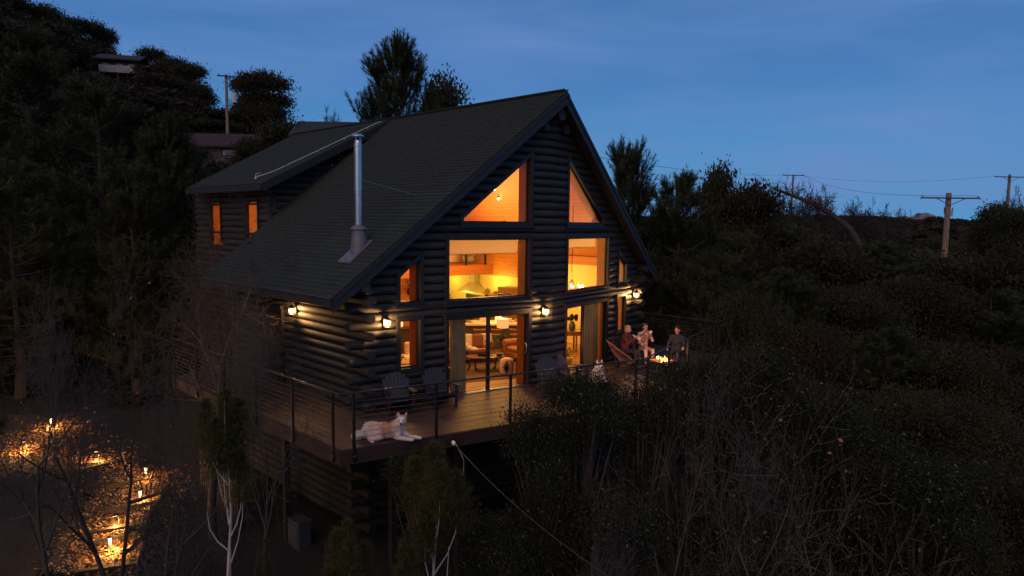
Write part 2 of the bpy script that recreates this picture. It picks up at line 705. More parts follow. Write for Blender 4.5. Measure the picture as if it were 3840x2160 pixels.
ROW = 0
lining = MB()
zc = PITCH / 2 - 14 * PITCH
while zc < RIDGE - 0.5:
    ROW += 1
    odd = ROW % 2
    lo = 0.35 if odd else -0.03
    xl = lambda z, lo=lo: max(lo, XC - (RIDGE - 0.30 - z) / SL)
    xr = lambda z, lo=lo: min(HW - lo, XC + (RIDGE - 0.30 - z) / SL)
    for vs, fs in log_row(zc, xl, xr, RAD, 'wall_log', cabin):
        b = MB()
        b.add(vs, fs)
        o = b.build('wall_log', LOGM if zc > -.15 else SHADELOG, cabin, smooth=True)
    if zc > 0:
        for vs, fs in log_row(zc, lambda z: max(0.45, XC - (RIDGE - 0.34 - z) / SL), lambda z: min(HW - 0.45, XC + (RIDGE - 0.34 - z) / SL),
                              RAD, 'lining', cabin, False, 0.15):
            lining.add(vs, fs)
    # side walls: their odd courses pass the corner and stick out in front
    if zc < 3.1:
        ends = (-0.38 if odd else 0.10)
        for xs, y1 in ((0.35, 7.2), (HW - 0.35, 7.2)):
            b = MB()
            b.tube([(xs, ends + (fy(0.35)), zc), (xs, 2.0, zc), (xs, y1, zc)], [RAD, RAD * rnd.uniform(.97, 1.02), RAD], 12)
            b.build('wall_log', LOGM if zc > -.15 else SHADELOG, cabin, smooth=True)
    zc += PITCH
lining.build('inner_lining', PINE, cabin)

# the rear block under the dormer
for xs in (1.7, HW - 0.35):
    b = MB()
    z = PITCH / 2 - 14 * PITCH
    while z < 5.9:
        b = MB()
        if xs > 5 and z > 3.2:
            break
        segs = [(7.2, 13.4)]
        if xs < 5 and 3.65 < z < 5.17:
            segs = [(7.2, 8.02), (8.96, 11.01), (11.99, 13.4)]
        for y0, y1 in segs:
            b.tube([(xs, y0, z), (xs, y1, z)], RAD, 10)
        b.build('wall_log', LOGM, cabin, smooth=True)
        z += PITCH
# wall returning from the main side wall to the rear block, cheek of the dormer
z = PITCH / 2 - 14 * PITCH
while z < 8.1:
    if z < 3.0:
        x0, x1 = 0.35, 1.7
    else:
        x0 = max(1.7, XC - (RIDGE - .12 - z) / 0.51) if z > 5.9 else 1.7
        x1 = XC - (RIDGE - z) / SL + .1
    if x1 - x0 > .1:
        c = MB()
        c.tube([(x0, 7.25, z), (x1, 7.25, z)], RAD, 10)
        c.build('wall_log', LOGM, cabin, smooth=True)
    z += PITCH
b = MB()
b.prism([(1.75, 13.4, -3.4), (HW - .4, 13.4, -3.4), (HW - .4, 13.4, 3.0), (XC, 13.4, 7.9), (1.75, 13.4, 5.7)], (0, .15, 0))
b.build('rear_wall', LOGM, cabin)

# ---- windows and doors
def frame_piece(b, p, q, w, y0, y1):
    """board of width w along the edge p-q of an opening (x,z pairs), on the outer side"""
    (xa, za), (xb, zb) = p, q
    dx, dz = xb - xa, zb - za
    l = math.hypot(dx, dz)
    nx, nz = dz / l, -dx / l
    ex, ez = dx / l * w * 0.0, 0
    P = [(xa, za), (xb, zb), (xb + nx * w, zb + nz * w), (xa + nx * w, za + nz * w)]
    vs = [(x, fy(x) + y0, z) for x, z in P] + [(x, fy(x) + y1, z) for x, z in P]
    b.hexa(vs)

def window(o, kind):
    k, a, b_, z0, ta, tb = o
    poly = [(a, z0), (b_, z0), (b_, tb), (a, ta)]
    # offset corners outwards by T for mitred trim
    s = (tb - ta) / (b_ - a)
    g = T * math.sqrt(1 + s * s)
    A, B = a - T, b_ + T
    outer = [(A, z0 - T), (B, z0 - T), (B, tb + s * T + g), (A, ta - s * T + g)]
    fr = MB()
    for i in range(4):
        j = (i + 1) % 4
        q = [poly[i], poly[j], outer[j], outer[i]]
        if k == 'door' and i == 0:
            q = [poly[0], poly[1], (B, z0 - 0.12), (A, z0 - 0.12)]
        vs = [(x, fy(x) - 0.135 - (0.003 if i % 2 else 0), z) for x, z in q] + [(x, fy(x) + 0.02, z) for x, z in q]
        fr.hexa(vs)
    w = fr.build(kind, TRIM, cabin)
    # hidden dark board added round the opening to block leaks of room light
    bk = MB()
    rr = 0.30
    g2 = rr * math.sqrt(1 + s * s)
    o2 = [(a - rr, z0 - (rr if k != 'door' else .1)), (b_ + rr, z0 - (rr if k != 'door' else .1)), (b_ + rr, tb + s * rr + g2), (a - rr, ta - s * rr + g2)]
    for i in range(4):
        j = (i + 1) % 4
        q = [tuple(Vector(poly[i]).lerp(Vector(o2[i]), .14)), tuple(Vector(poly[j]).lerp(Vector(o2[j]), .14)), o2[j], o2[i]]
        bk.hexa([(x, fy(x) + .085, z) for x, z in q] + [(x, fy(x) + .118, z) for x, z in q])
    bk.build('leak_board', TRIM, w)
    # sill board proud of the wall
    if k in ('mid', 'tri', 'small_up'):
        sb = MB()
        q = [(A - .03, z0 - T - .045), (B + .03, z0 - T - .045), (B + .03, z0 - T), (A - .03, z0 - T)]
        sb.hexa([(x, fy(x) - 0.175, z) for x, z in q] + [(x, fy(x) - 0.06, z) for x, z in q])
        sb.build('sill', TRIM, w)
    # slim sash inside the trim
    sh = MB()
    t = 0.035
    inner = [(a + t, z0 + t), (b_ - t, z0 + t), (b_ - t, tb - t * (1 + abs(s))), (a + t, ta - t * (1 + abs(s)) + 0.0)]
    if inner[3][1] < inner[0][1] + .01:
        inner[3] = (a + t * 2.5, z0 + t + 0.012)
    if inner[2][1] < inner[1][1] + .01:
        inner[2] = (b_ - t * 2.5, z0 + t + 0.012)
    for i in range(4):
        j = (i + 1) % 4
        q = [inner[i], inner[j], poly[j], poly[i]]
        sh.hexa([(x, fy(x) - 0.02, z) for x, z in q] + [(x, fy(x) + 0.02, z) for x, z in q])
    sh.build('sash', SASH, w)
    # wood returns inside
    jb = MB()
    for (x, ztop, sgn) in ((a, ta, -1), (b_, tb, 1)):
        x1 = x + sgn * 0.03
        jb.hexa([(x, fy(x) + .022, z0), (x1, fy(x) + .022, z0), (x1, fy(x) + .34, z0), (x, fy(x) + .34, z0),
                 (x, fy(x) + .022, max(ztop, z0 + .02)), (x1, fy(x) + .022, max(ztop, z0 + .02)), (x1, fy(x) + .34, max(ztop, z0 + .02)), (x, fy(x) + .34, max(ztop, z0 + .02))])
    if k != 'door':
        jb.hexa([(a, fy(a) + .03, z0 - .03), (b_, fy(b_) + .03, z0 - .03), (b_, fy(b_) + .32, z0 - .03), (a, fy(a) + .32, z0 - .03),
                 (a, fy(a) + .03, z0), (b_, fy(b_) + .03, z0), (b_, fy(b_) + .32, z0), (a, fy(a) + .32, z0)])
    jb.hexa([(a, fy(a) + .03, ta), (b_, fy(b_) + .03, tb), (b_, fy(b_) + .32, tb), (a, fy(a) + .32, ta),
             (a, fy(a) + .03, ta + .03), (b_, fy(b_) + .03, tb + .03), (b_, fy(b_) + .32, tb + .03), (a, fy(a) + .32, ta + .03)])
    jb.build('jamb', JAMB, w)
    return w, poly

def pane(w, poly, y=0.0):
    vs = [(x, fy(x) + y, z) for x, z in poly]
    mesh_arrays('pane', vs, [list(range(4))], GLASS, w)

for o in OPEN:
    k, a, b_, z0, ta, tb = o
    if k == 'door':
        w, poly = window(o, 'sliding_door')
        left = a < XC
        # meeting stile: two sliding leaves
        xm = 3.96 if left else 8.02
        st = MB()
        st.box((xm, fy(xm) - 0.005, 1.05), (0.115, 0.05, 2.04))
        st.box(((a + b_) / 2, (fy(a) + fy(b_)) / 2, 0.055), (0.01, 0.01, 0.11))
        st.build('meeting_stile', SASH, w)
        bt = MB()
        bt.hexa([(a, fy(a) - .06, 0.0), (b_, fy(b_) - .06, 0.0), (b_, fy(b_) + .10, 0.0), (a, fy(a) + .10, 0.0),
                 (a, fy(a) - .06, 0.03), (b_, fy(b_) - .06, 0.03), (b_, fy(b_) + .10, 0.03), (a, fy(a) + .10, 0.03)])
        bt.build('threshold', METAL, w)
        pane(w, [(a, .02), (xm, .02), (xm, tb), (a, ta)], 0.012)
        pane(w, [(xm, .02), (b_, .02), (b_, tb), (xm, ta)], -0.012)
        if left:
            h = MB()
            x = b_ - .03
            h.tube([(x, fy(x) - .03, .96), (x, fy(x) - .085, 1.0), (x, fy(x) - .085, 1.2), (x, fy(x) - .03, 1.24)], .014, 8)
            h.build('handle', METAL, w, smooth=True)
        # drip cap over the door
        c = MB()
        c.hexa([(a - .18, fy(a) - .19, 2.21), (b_ + .18, fy(b_) - .19, 2.21), (b_ + .18, fy(b_) - .05, 2.21), (a - .18, fy(a) - .05, 2.21),
                (a - .18, fy(a) - .19, 2.25), (b_ + .18, fy(b_) - .19, 2.25), (b_ + .18, fy(b_) - .05, 2.25), (a - .18, fy(a) - .05, 2.25)])
        c.build('drip_cap', TRIM, w)
    else:
        w, poly = window(o, 'window')
        pane(w, poly)

# dormer windows on the left flank (lit curtains behind)
for y0, y1 in ((8.0, 8.98), (10.99, 12.01)):
    fr = MB()
    for q in ((y0, y0 + .07), (y1 - .07, y1)):
        fr.box((1.62, (q[0] + q[1]) / 2, 4.62), (0.14, .07, 1.6))
    for zz in (3.64, 4.17, 5.18):
        fr.box((1.62, (y0 + y1) / 2, zz), (0.135, y1 - y0 - .16, .07))
    w = fr.build('window', TRIM, cabin)
    mesh_arrays('pane', [(1.64, y0, 3.68), (1.64, y1, 3.68), (1.64, y1, 5.16), (1.64, y0, 5.16)], [[3, 2, 1, 0]], GLASS, w)

# ---- side door and its trim beside the lantern
d = MB()
d.box((0.215, 4.35, 1.0), (0.06, 1.0, 2.05))
dw = d.build('side_door', TRIM, cabin)
e = MB()
for y in (3.75, 4.95):
    e.box((0.2, y, 1.05), (0.10, .1, 2.2))
e.box((0.2, 4.35, 2.2), (0.10, 1.2, .1))
e.build('door_frame', SASH, dw)

# ---- roof
def yf(x):
    """front edge of the roof: projects furthest at the ridge"""
    u = (XC - abs(x - XC) + 0.631) / (XC + 0.631)
    return -0.334 - 1.238 * max(0, min(1, u))

rf = MB()
EX = -0.631
def slab(b, P, th):
    n = len(P)
    b.add([(x, y, z) for x, y, z in P] + [(x, y, z - th) for x, y, z in P],
          [tuple(range(n)), tuple(range(2 * n - 1, n - 1, -1))] + [(i, n + i, n + (i + 1) % n, (i + 1) % n) for i in range(n)])
D = 0.022
slab(rf, [(EX, yf(EX), rz(EX, D)), (XC, yf(XC), rz(XC, D)), (XC, 7.2, rz(XC, D)), (EX, 7.2, rz(EX, D))], 0.16)
slab(rf, [(XC, yf(XC), rz(XC, D)), (HW - EX, yf(HW - EX), rz(EX, D)), (HW - EX, 13.9, rz(EX, D)), (XC, 13.9, rz(XC, D))], 0.16)
roof = rf.build('roof', [mat('roof_underside', (0.045, 0.040, 0.036), 0.8, 0.2, 5.0)], cabin)

# dormer roof: shallower pitch, its front rake stands out from the cheek wall
DS = 0.51
def dz(x):
    return RIDGE - DS * (XC - x)
dm = MB()
DX = 1.1
slab(dm, [(DX, 6.72, dz(DX)), (XC - .02, 6.72, dz(XC - .02)), (XC - .02, 13.9, dz(XC - .02)), (DX, 12.9, dz(DX))], 0.14)
dormer = dm.build('dormer_roof', MATS['roof_underside'], cabin)
f = MB()
f.beam((DX - .02, 6.70, dz(DX) - .11), (XC, 6.70, dz(XC) - .11), .05, .26)
f.beam((DX - .02, 6.70, dz(DX) - .10), (DX - .02, 12.9, dz(DX) - .10), .05, .20)
f.build('fascia', FASC, dormer)
f = MB()
f.beam((1.55, 7.3, 5.72), (1.55, 13.0, 5.72), .25, .25)
f.build('eave_log', LOGM, dormer, smooth=False)

# fascia boards on the two front rakes and along the left eave
for sx in (-1, 1):
    f = MB()
    x0 = XC + sx * (XC - EX)
    y0, y1 = yf(x0) - .028, yf(XC) - .028
    th = 0.34
    a0 = [(x0, y0, rz(x0, .02)), (XC, y1, rz(XC, .02)), (XC, y1, rz(XC, .02 + th)), (x0, y0, rz(x0, .02 + th))]
    f.hexa([a0[0], a0[1], (a0[1][0], a0[1][1] + .05, a0[1][2]), (a0[0][0], a0[0][1] + .05, a0[0][2]),
            a0[3], a0[2], (a0[2][0], a0[2][1] + .05, a0[2][2]), (a0[3][0], a0[3][1] + .05, a0[3][2])])
    f.build('fascia', FASC, roof)
    f = MB()                       # second, thinner board that laps the first
    q = 0.13
    f.hexa([(x0, y0 - .024, rz(x0, .015)), (XC, y1 - .024, rz(XC, .015)), (XC, y1 + .002, rz(XC, .015)), (x0, y0 + .002, rz(x0, .015)),
            (x0, y0 - .024, rz(x0, q)), (XC, y1 - .024, rz(XC, q)), (XC, y1 + .002, rz(XC, q)), (x0, y0 + .002, rz(x0, q))])
    f.build('rake_trim', FASC, roof)
f = MB()
f.beam((EX - .025, yf(EX), rz(EX) - .12), (EX - .025, 7.2, rz(EX) - .12), .045, .19)
f.build('eave_board', FASC, roof)
f = MB()
f.beam((EX - .045, yf(EX), rz(EX) - .004), (EX - .045, 7.2, rz(EX) - .004), .07, .012)
f.build('drip_edge', mat('drip_edge_metal', (0.16, 0.17, 0.19), 0.4, 0.1, metal=0.6), roof)
# exposed ridge beam and rafters tails under the front overhang
f = MB()
f.tube([(XC, yf(XC) + .12, RIDGE - .62), (XC, 1.0, RIDGE - .62)], .16, 12)
f.build('ridge_beam', LOGM, roof, smooth=True)
for dx in (-.42, .42):
    f = MB()
    f.tube([(XC + dx, yf(XC) + .30, RIDGE - .98), (XC + dx, 0.3, RIDGE - .98)], .12, 12)
    f.build('purlin_log', LOGM, roof, smooth=True)
for xx in (0.2, HW - .2):
    for dzz in (0.0,):
        f = MB()
        f.tube([(xx, yf(xx) + .02, rz(xx, .46)), (xx, 7.0, rz(xx, .46))], .13, 12)
        f.build('purlin_log', LOGM, roof, smooth=True)

# shingles: real tabs, laid in courses with staggered joints
def shingle_field(pt, nrm, run, along, L_, y_lo, y_hi, pick):
    """courses up the slope; yields (centre, is_single) for each tab"""
    pass

up_s = Vector((1, 0, SL)).normalized()
nn = Vector((-SL, 0, 1)).normalized()
EXPO, TAB, TH = 0.145, 0.33, 0.018
Ls = (Vector((XC, 0, rz(XC))) - Vector((EX, 0, rz(EX)))).length
tabs = []
r = 0
s = -0.02
while s < Ls - 0.02:
    x = EX + up_s.x * s
    y0 = yf(x) - .02
    y = y0 - (r % 3) * TAB / 3 - rnd.uniform(0, .03)
    while y < 7.18:
        a, b2 = max(y, y0), min(y + TAB - .008, 7.18)
        if b2 - a > .05:
            tabs.append((s, a, b2, r))
        y += TAB
    s += EXPO
    r += 1

def tab_verts(s, a, b2):
    p = Vector((EX, 0, rz(EX, D))) + up_s * s
    ln = EXPO * 1.5
    lift = TH * 1.0
    o0 = p + nn * (lift + rnd.uniform(0, .004))
    o1 = p + up_s * ln + nn * 0.0015
    e = nn * TH
    return [(o0.x, a, o0.z), (o0.x, b2, o0.z), (o1.x, b2, o1.z), (o1.x, a, o1.z),
            ((o0 + e).x, a, (o0 + e).z), ((o0 + e).x, b2, (o0 + e).z), ((o1 + e).x, b2, (o1 + e).z), ((o1 + e).x, a, (o1 + e).z)]

HEX = [(0, 3, 2, 1), (4, 5, 6, 7), (0, 1, 5, 4), (1, 2, 6, 5), (2, 3, 7, 6), (3, 0, 4, 7)]
# the 300 that show largest: low on the slope at the front corner
tabs.sort(key=lambda t: t[0] * 0.9 + t[1] * 0.8)
singles, rest = tabs[:300], tabs[300:]
shared = {}
for s, a, b2, r in singles:
    w = round(b2 - a, 2)
    key = (w, rnd.randrange(2))
    if key not in shared:
        q = MB()
        P = Vector((EX, 0, rz(EX, D)))
        vs = [(v[0] - P.x, v[1] - w / 2, v[2] - P.z) for v in tab_verts(0, 0, w)]
        q.add(vs, HEX)
        o = q.build('shingle', SHING)
        shared[key] = o.data
        bpy.data.objects.remove(o)
    p = Vector((EX, (a + b2) / 2, rz(EX, D))) + up_s * s
    o = link('shingle', shared[key], roof)
    o.location = p - wloc(roof)
V, F = [], []
for s, a, b2, r in rest:
    k = len(V)
    V += tab_verts(s, a, b2)
    F += [tuple(k + i for i in q) for q in HEX]
o = mesh_arrays('shingle', V, F, SHINGS, roof)
o['kind'] = 'stuff'
# dormer shingles
V, F = [], []
ud = Vector((1, 0, DS)).normalized()
nd = Vector((-DS, 0, 1)).normalized()
Ld = (Vector((XC - .02, 0, dz(XC - .02))) - Vector((DX, 0, dz(DX)))).length
s, r = -.02, 0
while s < Ld - .03:
    x = DX + ud.x * s
    yb = 12.9 + 1.0 * (s / Ld)
    y = 6.70 - (r % 3) * TAB / 3
    while y < yb:
        a, b2 = max(y, 6.69), min(y + TAB - .008, yb)
        if b2 - a > .04:
            p = Vector((DX, 0, dz(DX))) + ud * s
            o0 = p + nd * (TH + rnd.uniform(0, .003))
            o1 = p + ud * (EXPO * 1.5) + nd * .0015
            e = nd * TH
            k = len(V)
            V += [(o0.x, a, o0.z), (o0.x, b2, o0.z), (o1.x, b2, o1.z), (o1.x, a, o1.z),
                  ((o0 + e).x, a, (o0 + e).z), ((o0 + e).x, b2, (o0 + e).z), ((o1 + e).x, b2, (o1 + e).z), ((o1 + e).x, a, (o1 + e).z)]
            F += [tuple(k + i for i in q) for q in HEX]
        y += TAB
    s += EXPO
    r += 1
o = mesh_arrays('shingle', V, F, SHINGS, dormer)
o['kind'] = 'stuff'
# ridge caps
yy = yf(XC) - .03
while yy < 13.7:
    c = MB()
    l = .30
    h = .016
    c.add([(XC - .15, yy, RIDGE - .122), (XC, yy, RIDGE + .012), (XC + .15, yy, RIDGE - .122), (XC - .15, yy + l, RIDGE - .132), (XC, yy + l, RIDGE + .002), (XC + .15, yy + l, RIDGE - .132),
           (XC - .15, yy, RIDGE - .122 + h), (XC, yy, RIDGE + .012 + h), (XC + .15, yy, RIDGE - .122 + h), (XC - .15, yy + l, RIDGE - .132 + h), (XC, yy + l, RIDGE + .002 + h), (XC + .15, yy + l, RIDGE - .132 + h)],
          [(6, 7, 10, 9), (7, 8, 11, 10), (0, 1, 7, 6), (1, 2, 8, 7), (0, 6, 9, 3), (2, 5, 11, 8), (3, 9, 10, 4), (4, 10, 11, 5), (0, 3, 4, 1), (1, 4, 5, 2)])
    c.build('ridge_cap', SHING, roof)
    yy += .27
# right-hand slope: coarse courses in one part, it faces away
V, F = [], []
u2 = Vector((-1, 0, SL)).normalized()
n2 = Vector((SL, 0, 1)).normalized()
s, r = 0.0, 0
while s < Ls:
    p = Vector((HW - EX, 0, rz(EX, D))) + u2 * s
    o0 = p + n2 * TH
    o1 = p + u2 * (EXPO * 1.3) + n2 * .001
    a, b2 = yf(p.x) - .02, 13.9
    k = len(V)
    e = n2 * TH
    V += [(o0.x, a, o0.z), (o0.x, b2, o0.z), (o1.x, b2, o1.z), (o1.x, a, o1.z),
          ((o0 + e).x, a, (o0 + e).z), ((o0 + e).x, b2, (o0 + e).z), ((o1 + e).x, b2, (o1 + e).z), ((o1 + e).x, a, (o1 + e).z)]
    F += [tuple(k + i for i in q) for q in HEX]
    s += EXPO
o = mesh_arrays('shingle', V, F, SHINGS, roof)
o['kind'] = 'stuff'

# ---- stove pipe on the left slope
PX, PY = 0.70, 0.60
pz = rz(PX)
st = MB()
st.tube([(PX, PY, pz + .55), (PX, PY, pz + 2.62)], .105, 20)
pipe = st.build('stove_pipe', METAL, cabin, smooth=True)
for zz in (pz + .62, pz + 1.38, pz + 1.46, pz + 2.02, pz + 2.55):
    c = MB()
    c.lathe([(.107, -.02), (.116, -.014), (.116, .014), (.107, .02)], (PX, PY, zz), 20)
    c.build('band', METAL, pipe, smooth=True)
c = MB()
c.tube([(PX, PY, pz + 1.46), (PX, PY, pz + 2.02)], .112, 20)
c.build('sleeve', METAL, pipe, smooth=True)
c = MB()
c.lathe([(.17, 0), (.17, .02), (.09, .065), (.001, .08)], (PX, PY, pz + 2.78), 20)
c.lathe([(.001, -.002), (.17, 0)], (PX, PY, pz + 2.78), 20)
for k in range(4):
    a = k * PI / 2 + .4
    c.box((PX + .08 * math.cos(a), PY + .08 * math.sin(a), pz + 2.70), (.012, .012, .18))
c.lathe([(.085, 0), (.085, .06), (.06, .09)], (PX, PY, pz + 2.62), 16)
c.build('rain_cap', METAL, pipe, smooth=True)
c = MB()
c.lathe([(.21, -.03), (.20, .0), (.115, .07)], (PX, PY, pz + .52), 20)
c.build('storm_collar', FLASH, pipe, smooth=True)
c = MB()
vs, n = [], 20
for k in range(n):
    a = 2 * PI * k / n
    x, y = PX + .23 * math.cos(a), PY + .23 * math.sin(a)
    vs.append((x, y, rz(x) + .02))
for k in range(n):
    a = 2 * PI * k / n
    vs.append((PX + .165 * math.cos(a), PY + .165 * math.sin(a), pz + .50))
c.add(vs, [(k, (k + 1) % n, n + (k + 1) % n, n + k) for k in range(n)])
bx = [(PX - .44, PY - .28), (PX + .22, PY - .28), (PX + .22, PY + .28), (PX - .44, PY + .28)]
c.hexa([(x, y, rz(x) + .004) for x, y in bx] + [(x, y, rz(x) + .048) for x, y in bx])
c.build('flashing', FLASH, pipe, smooth=True)
for tgt in ((2.39, 0.42), (2.2, 1.35)):
    c = MB()
    c.tube([(PX + .1, PY, pz + 1.72), (tgt[0], tgt[1], rz(tgt[0]) + .01)], .0075 if tgt[0] > 2.3 else .004, 6)
    c.build('stay_rod', METAL, pipe)

# ---- pale conduit run across the dormer roof, with its small vent
c = MB()
pts = [(1.52, 7.9), (1.9, 7.45), (3.4, 7.3), (4.6, 7.2), (5.75, 7.05)]
P = [(x, y, dz(x) + .07) for x, y in pts]
P += [(5.85, 7.05, dz(5.85) + .02)]
c.tube([(1.50, 7.95, dz(1.5) + .02), (1.50, 7.95, dz(1.5) + .18), (1.62, 7.8, dz(1.62) + .17)] + P, .016, 8)
cd = c.build('roof_conduit', mat('pale_pipe', (0.42, 0.45, 0.45), 0.5, 0.1), cabin, smooth=True)
c = MB()
c.lathe([(.07, 0), (.06, .02), (.03, .03), (.03, .09)], (1.50, 7.95, dz(1.5) + .012), 12)
for x in (2.4, 3.4, 4.4, 5.3):
    c.box((x, 7.45 - (x - 2) * .1, dz(x) + .04), (.03, .05, .07))
c.build('conduit_clip', MATS['pale_pipe'], cd)
# ================================================================== DECK AND RAILING
BOARD = random_tint(mat('deck_board_wood', (0.060, 0.030, 0.022), 0.55, 0.0, 2.5, (1, 1, 1), 0.25, 40, col2=(0.10, 0.052, 0.036)), 0.28)
RIM = mat('rim_board_stain', (0.048, 0.024, 0.024), 0.75, 0.3, 2.0, (1, 1, 3), 0.2, 30)
IRON = mat('black_iron', (0.012, 0.011, 0.012), 0.4, 0.2, 8.0, spec=0.5)
CABLE = mat('steel_cable', (0.13, 0.12, 0.115), 0.4, 0.1, metal=0.5)

K = 0.262
def edge(x):
    return -2.766 - K * x if x <= XC else -2.766 - K * (2 * XC - x)
DXL, DXR = -1.65, 13.9
deck = root('deck', (3, -2.5, -0.05), 'raised brown plank deck wrapping round the front and side of the cabin', 'deck')
cosk = 1 / math.sqrt(1 + K * K)
for side in (0, 1):
    for i in range(24):
        c0, c1 = (i * .146 + .002) / cosk, (i * .146 + .141) / cosk
        # left half in x; the right half is mirrored about the middle
        def lx(c):
            if side == 0:
                # mitre with the side boards: line from (-1.65, edge) to (0.12, 0.05)
                ex = edge(DXL)
                t = c / ((0.05 - ex) + K * (0.12 - DXL))
                m = DXL + (0.12 - DXL) * min(1, t * 1.0)
                w = (c - 2.766) / .085 if c > 2.72 else -9
                return max(m, w)
            w = (c - 2.766) / .085 if c > 2.72 else -9
            return max(-(DXR - HW), w)
        xa, xb = lx(c0), lx(c1)
        if min(XC - xa, XC - xb) < .3:
            continue
        P = [(xa, c0), (XC, c0), (XC, c1), (xb, c1)]
        h = rnd.uniform(-.002, .002)
        joint = rnd.uniform(1.5, 4.6)
        for (u0, u1) in ((0, 1), ):
            pts = [(x, -2.766 - K * x + c) for x, c in P]
            if side:
                pts = [(HW - x, y) for x, y in pts][::-1]
            # two boards end to end
            jx = joint if not side else HW - joint
            xs = sorted([p[0] for p in pts])
            lo, hi = xs[0], xs[-1]
            def cut(pts, keep_left):
                o = []
                for q in range(len(pts)):
                    a, b = pts[q], pts[(q + 1) % len(pts)]
                    ina = (a[0] <= jx - .003) if keep_left else (a[0] >= jx + .003)
                    inb = (b[0] <= jx - .003) if keep_left else (b[0] >= jx + .003)
                    if ina:
                        o.append(a)
                    if ina != inb:
                        X = jx - .003 if keep_left else jx + .003
                        t = (X - a[0]) / (b[0] - a[0])
                        o.append((X, a[1] + (b[1] - a[1]) * t))
                return o
            for kl in (True, False):
                pp = cut(pts, kl)
                if len(pp) >= 3:
                    b = MB()
                    b.prism([(x, y, -.036 + h) for x, y in pp], (0, 0, .034))
                    b.build('board', BOARD, deck)
for i in range(13):
    x0, x1 = DXL + i * .146 + .002, DXL + i * .146 + .141
    if x1 > .22:
        break
    ex = edge(DXL)
    my = lambda x: ex + (0.05 - ex) * (x - DXL) / (0.12 - DXL)
    b = MB()
    b.prism([(x0, my(x0) + .004, -.036), (x1, my(x1) + .004, -.036), (x1, 6.9, -.036), (x0, 6.9, -.036)], (0, 0, .034 + rnd.uniform(-.002, .002)))
    b.build('board', BOARD, deck)

corners = [(DXL, 6.9), (DXL, edge(DXL)), (XC, edge(XC)), (DXR, edge(DXR)), (DXR, 1.0)]
for a, b2 in zip(corners, corners[1:]):
    r_ = MB()
    d = Vector((b2[0] - a[0], b2[1] - a[1], 0)).normalized()
    nrm = Vector((d.y, -d.x, 0)) * .022
    if nrm.y > 0.01 and abs(d.x) > .3:
        nrm = -nrm
    if abs(d.x) < .1:
        nrm = Vector((-.022 if a[0] < 0 else .022, 0, 0))
    A = Vector((*a, -.17)) + nrm
    B = Vector((*b2, -.17)) + nrm
    r_.beam(A - d * .02, B + d * .02, .042, .31)
    r_.build('rim_board', RIM, deck)
# structure below
und = mat('weathered_beam', (0.02, 0.014, 0.012), 0.85, 0.3, 3.0)
for x in [DXL + .35 + .6 * i for i in range(26)]:
    if x > DXR - .2:
        break
    b = MB()
    y1 = 0.2 if x > .4 and x < HW - .4 else (6.7 if x < .4 else 1.0)
    b.box((x, (edge(x) + .06 + y1) / 2, -.17), (.045, y1 - edge(x) - .06, .24))
    b.build('joist', und, deck)
for (x, y) in ((.7, -.8), (1.8, -2.0), (4.8, -2.6), (8.2, -2.6), (11.2, -2.0), (-.7, 1.9), (-.7, 4.8), (13.4, -1.5)):
    b = MB()
    gz = ground_z(x, y) - .3
    b.box((x, y, (gz - .3) / 2), (.16, .16, -.3 - gz))
    b.build('support_post', und, deck)

rail = root('cable_railing', (XC, edge(XC), 0), 'black cable railing with slim posts along the outer edge of the deck', 'railing')
runs = []
fl = [(x, edge(x) - .05) for x in (-1.42, .36, 2.17, 3.98, 5.80)]
fr = [(x, edge(x) - .05) for x in (6.32, 8.1, 9.95, 11.8, 13.62)]
lf = [(DXL - .06, y) for y in (-2.12, -.42, 1.4, 3.2, 5.0, 6.7)]
rt = [(DXR + .06, y) for y in (-2.1, -.6, .9)]
chain = lf[::-1] + fl + fr + rt
HR = 1.17
for (x, y) in chain:
    p = MB()
    p.box((x, y, (HR - .29) / 2), (.052, .052, HR + .29))
    p.box((x, y, -.19), (.09, .08, .15))
    p.build('post', IRON, rail, bevel=.004)
for (x, y) in fl[:3] + lf[:2]:
    p = MB()
    for dx in (-.03, .03):
        p.ball((x + dx, y - .045, -.15), .011, 6)
    p.build('bolt', METAL, rail)
tops = [lf[-1], (DXL - .06, edge(DXL) - .05), (XC, edge(XC) - .05), (DXR + .06, edge(DXR) - .05), rt[-1]]
TOPM = mat('rail_cap', (0.022, 0.020, 0.020), 0.28, 0.2, 8.0, spec=0.7)
for a, b2 in zip(tops, tops[1:]):
    p = MB()
    p.tube([(a[0], a[1], HR), (b2[0], b2[1], HR)], .021, 10)
    p.build('top_rail', TOPM, rail, smooth=True)
for k in range(9):
    z = .12 + k * .108
    for a, b2 in zip(tops, tops[1:]):
        p = MB()
        p.tube([(a[0], a[1], z), ((a[0] + b2[0]) / 2, (a[1] + b2[1]) / 2, z - .006), (b2[0], b2[1], z)], .0042, 5)
        p.build('cable', CABLE, rail)

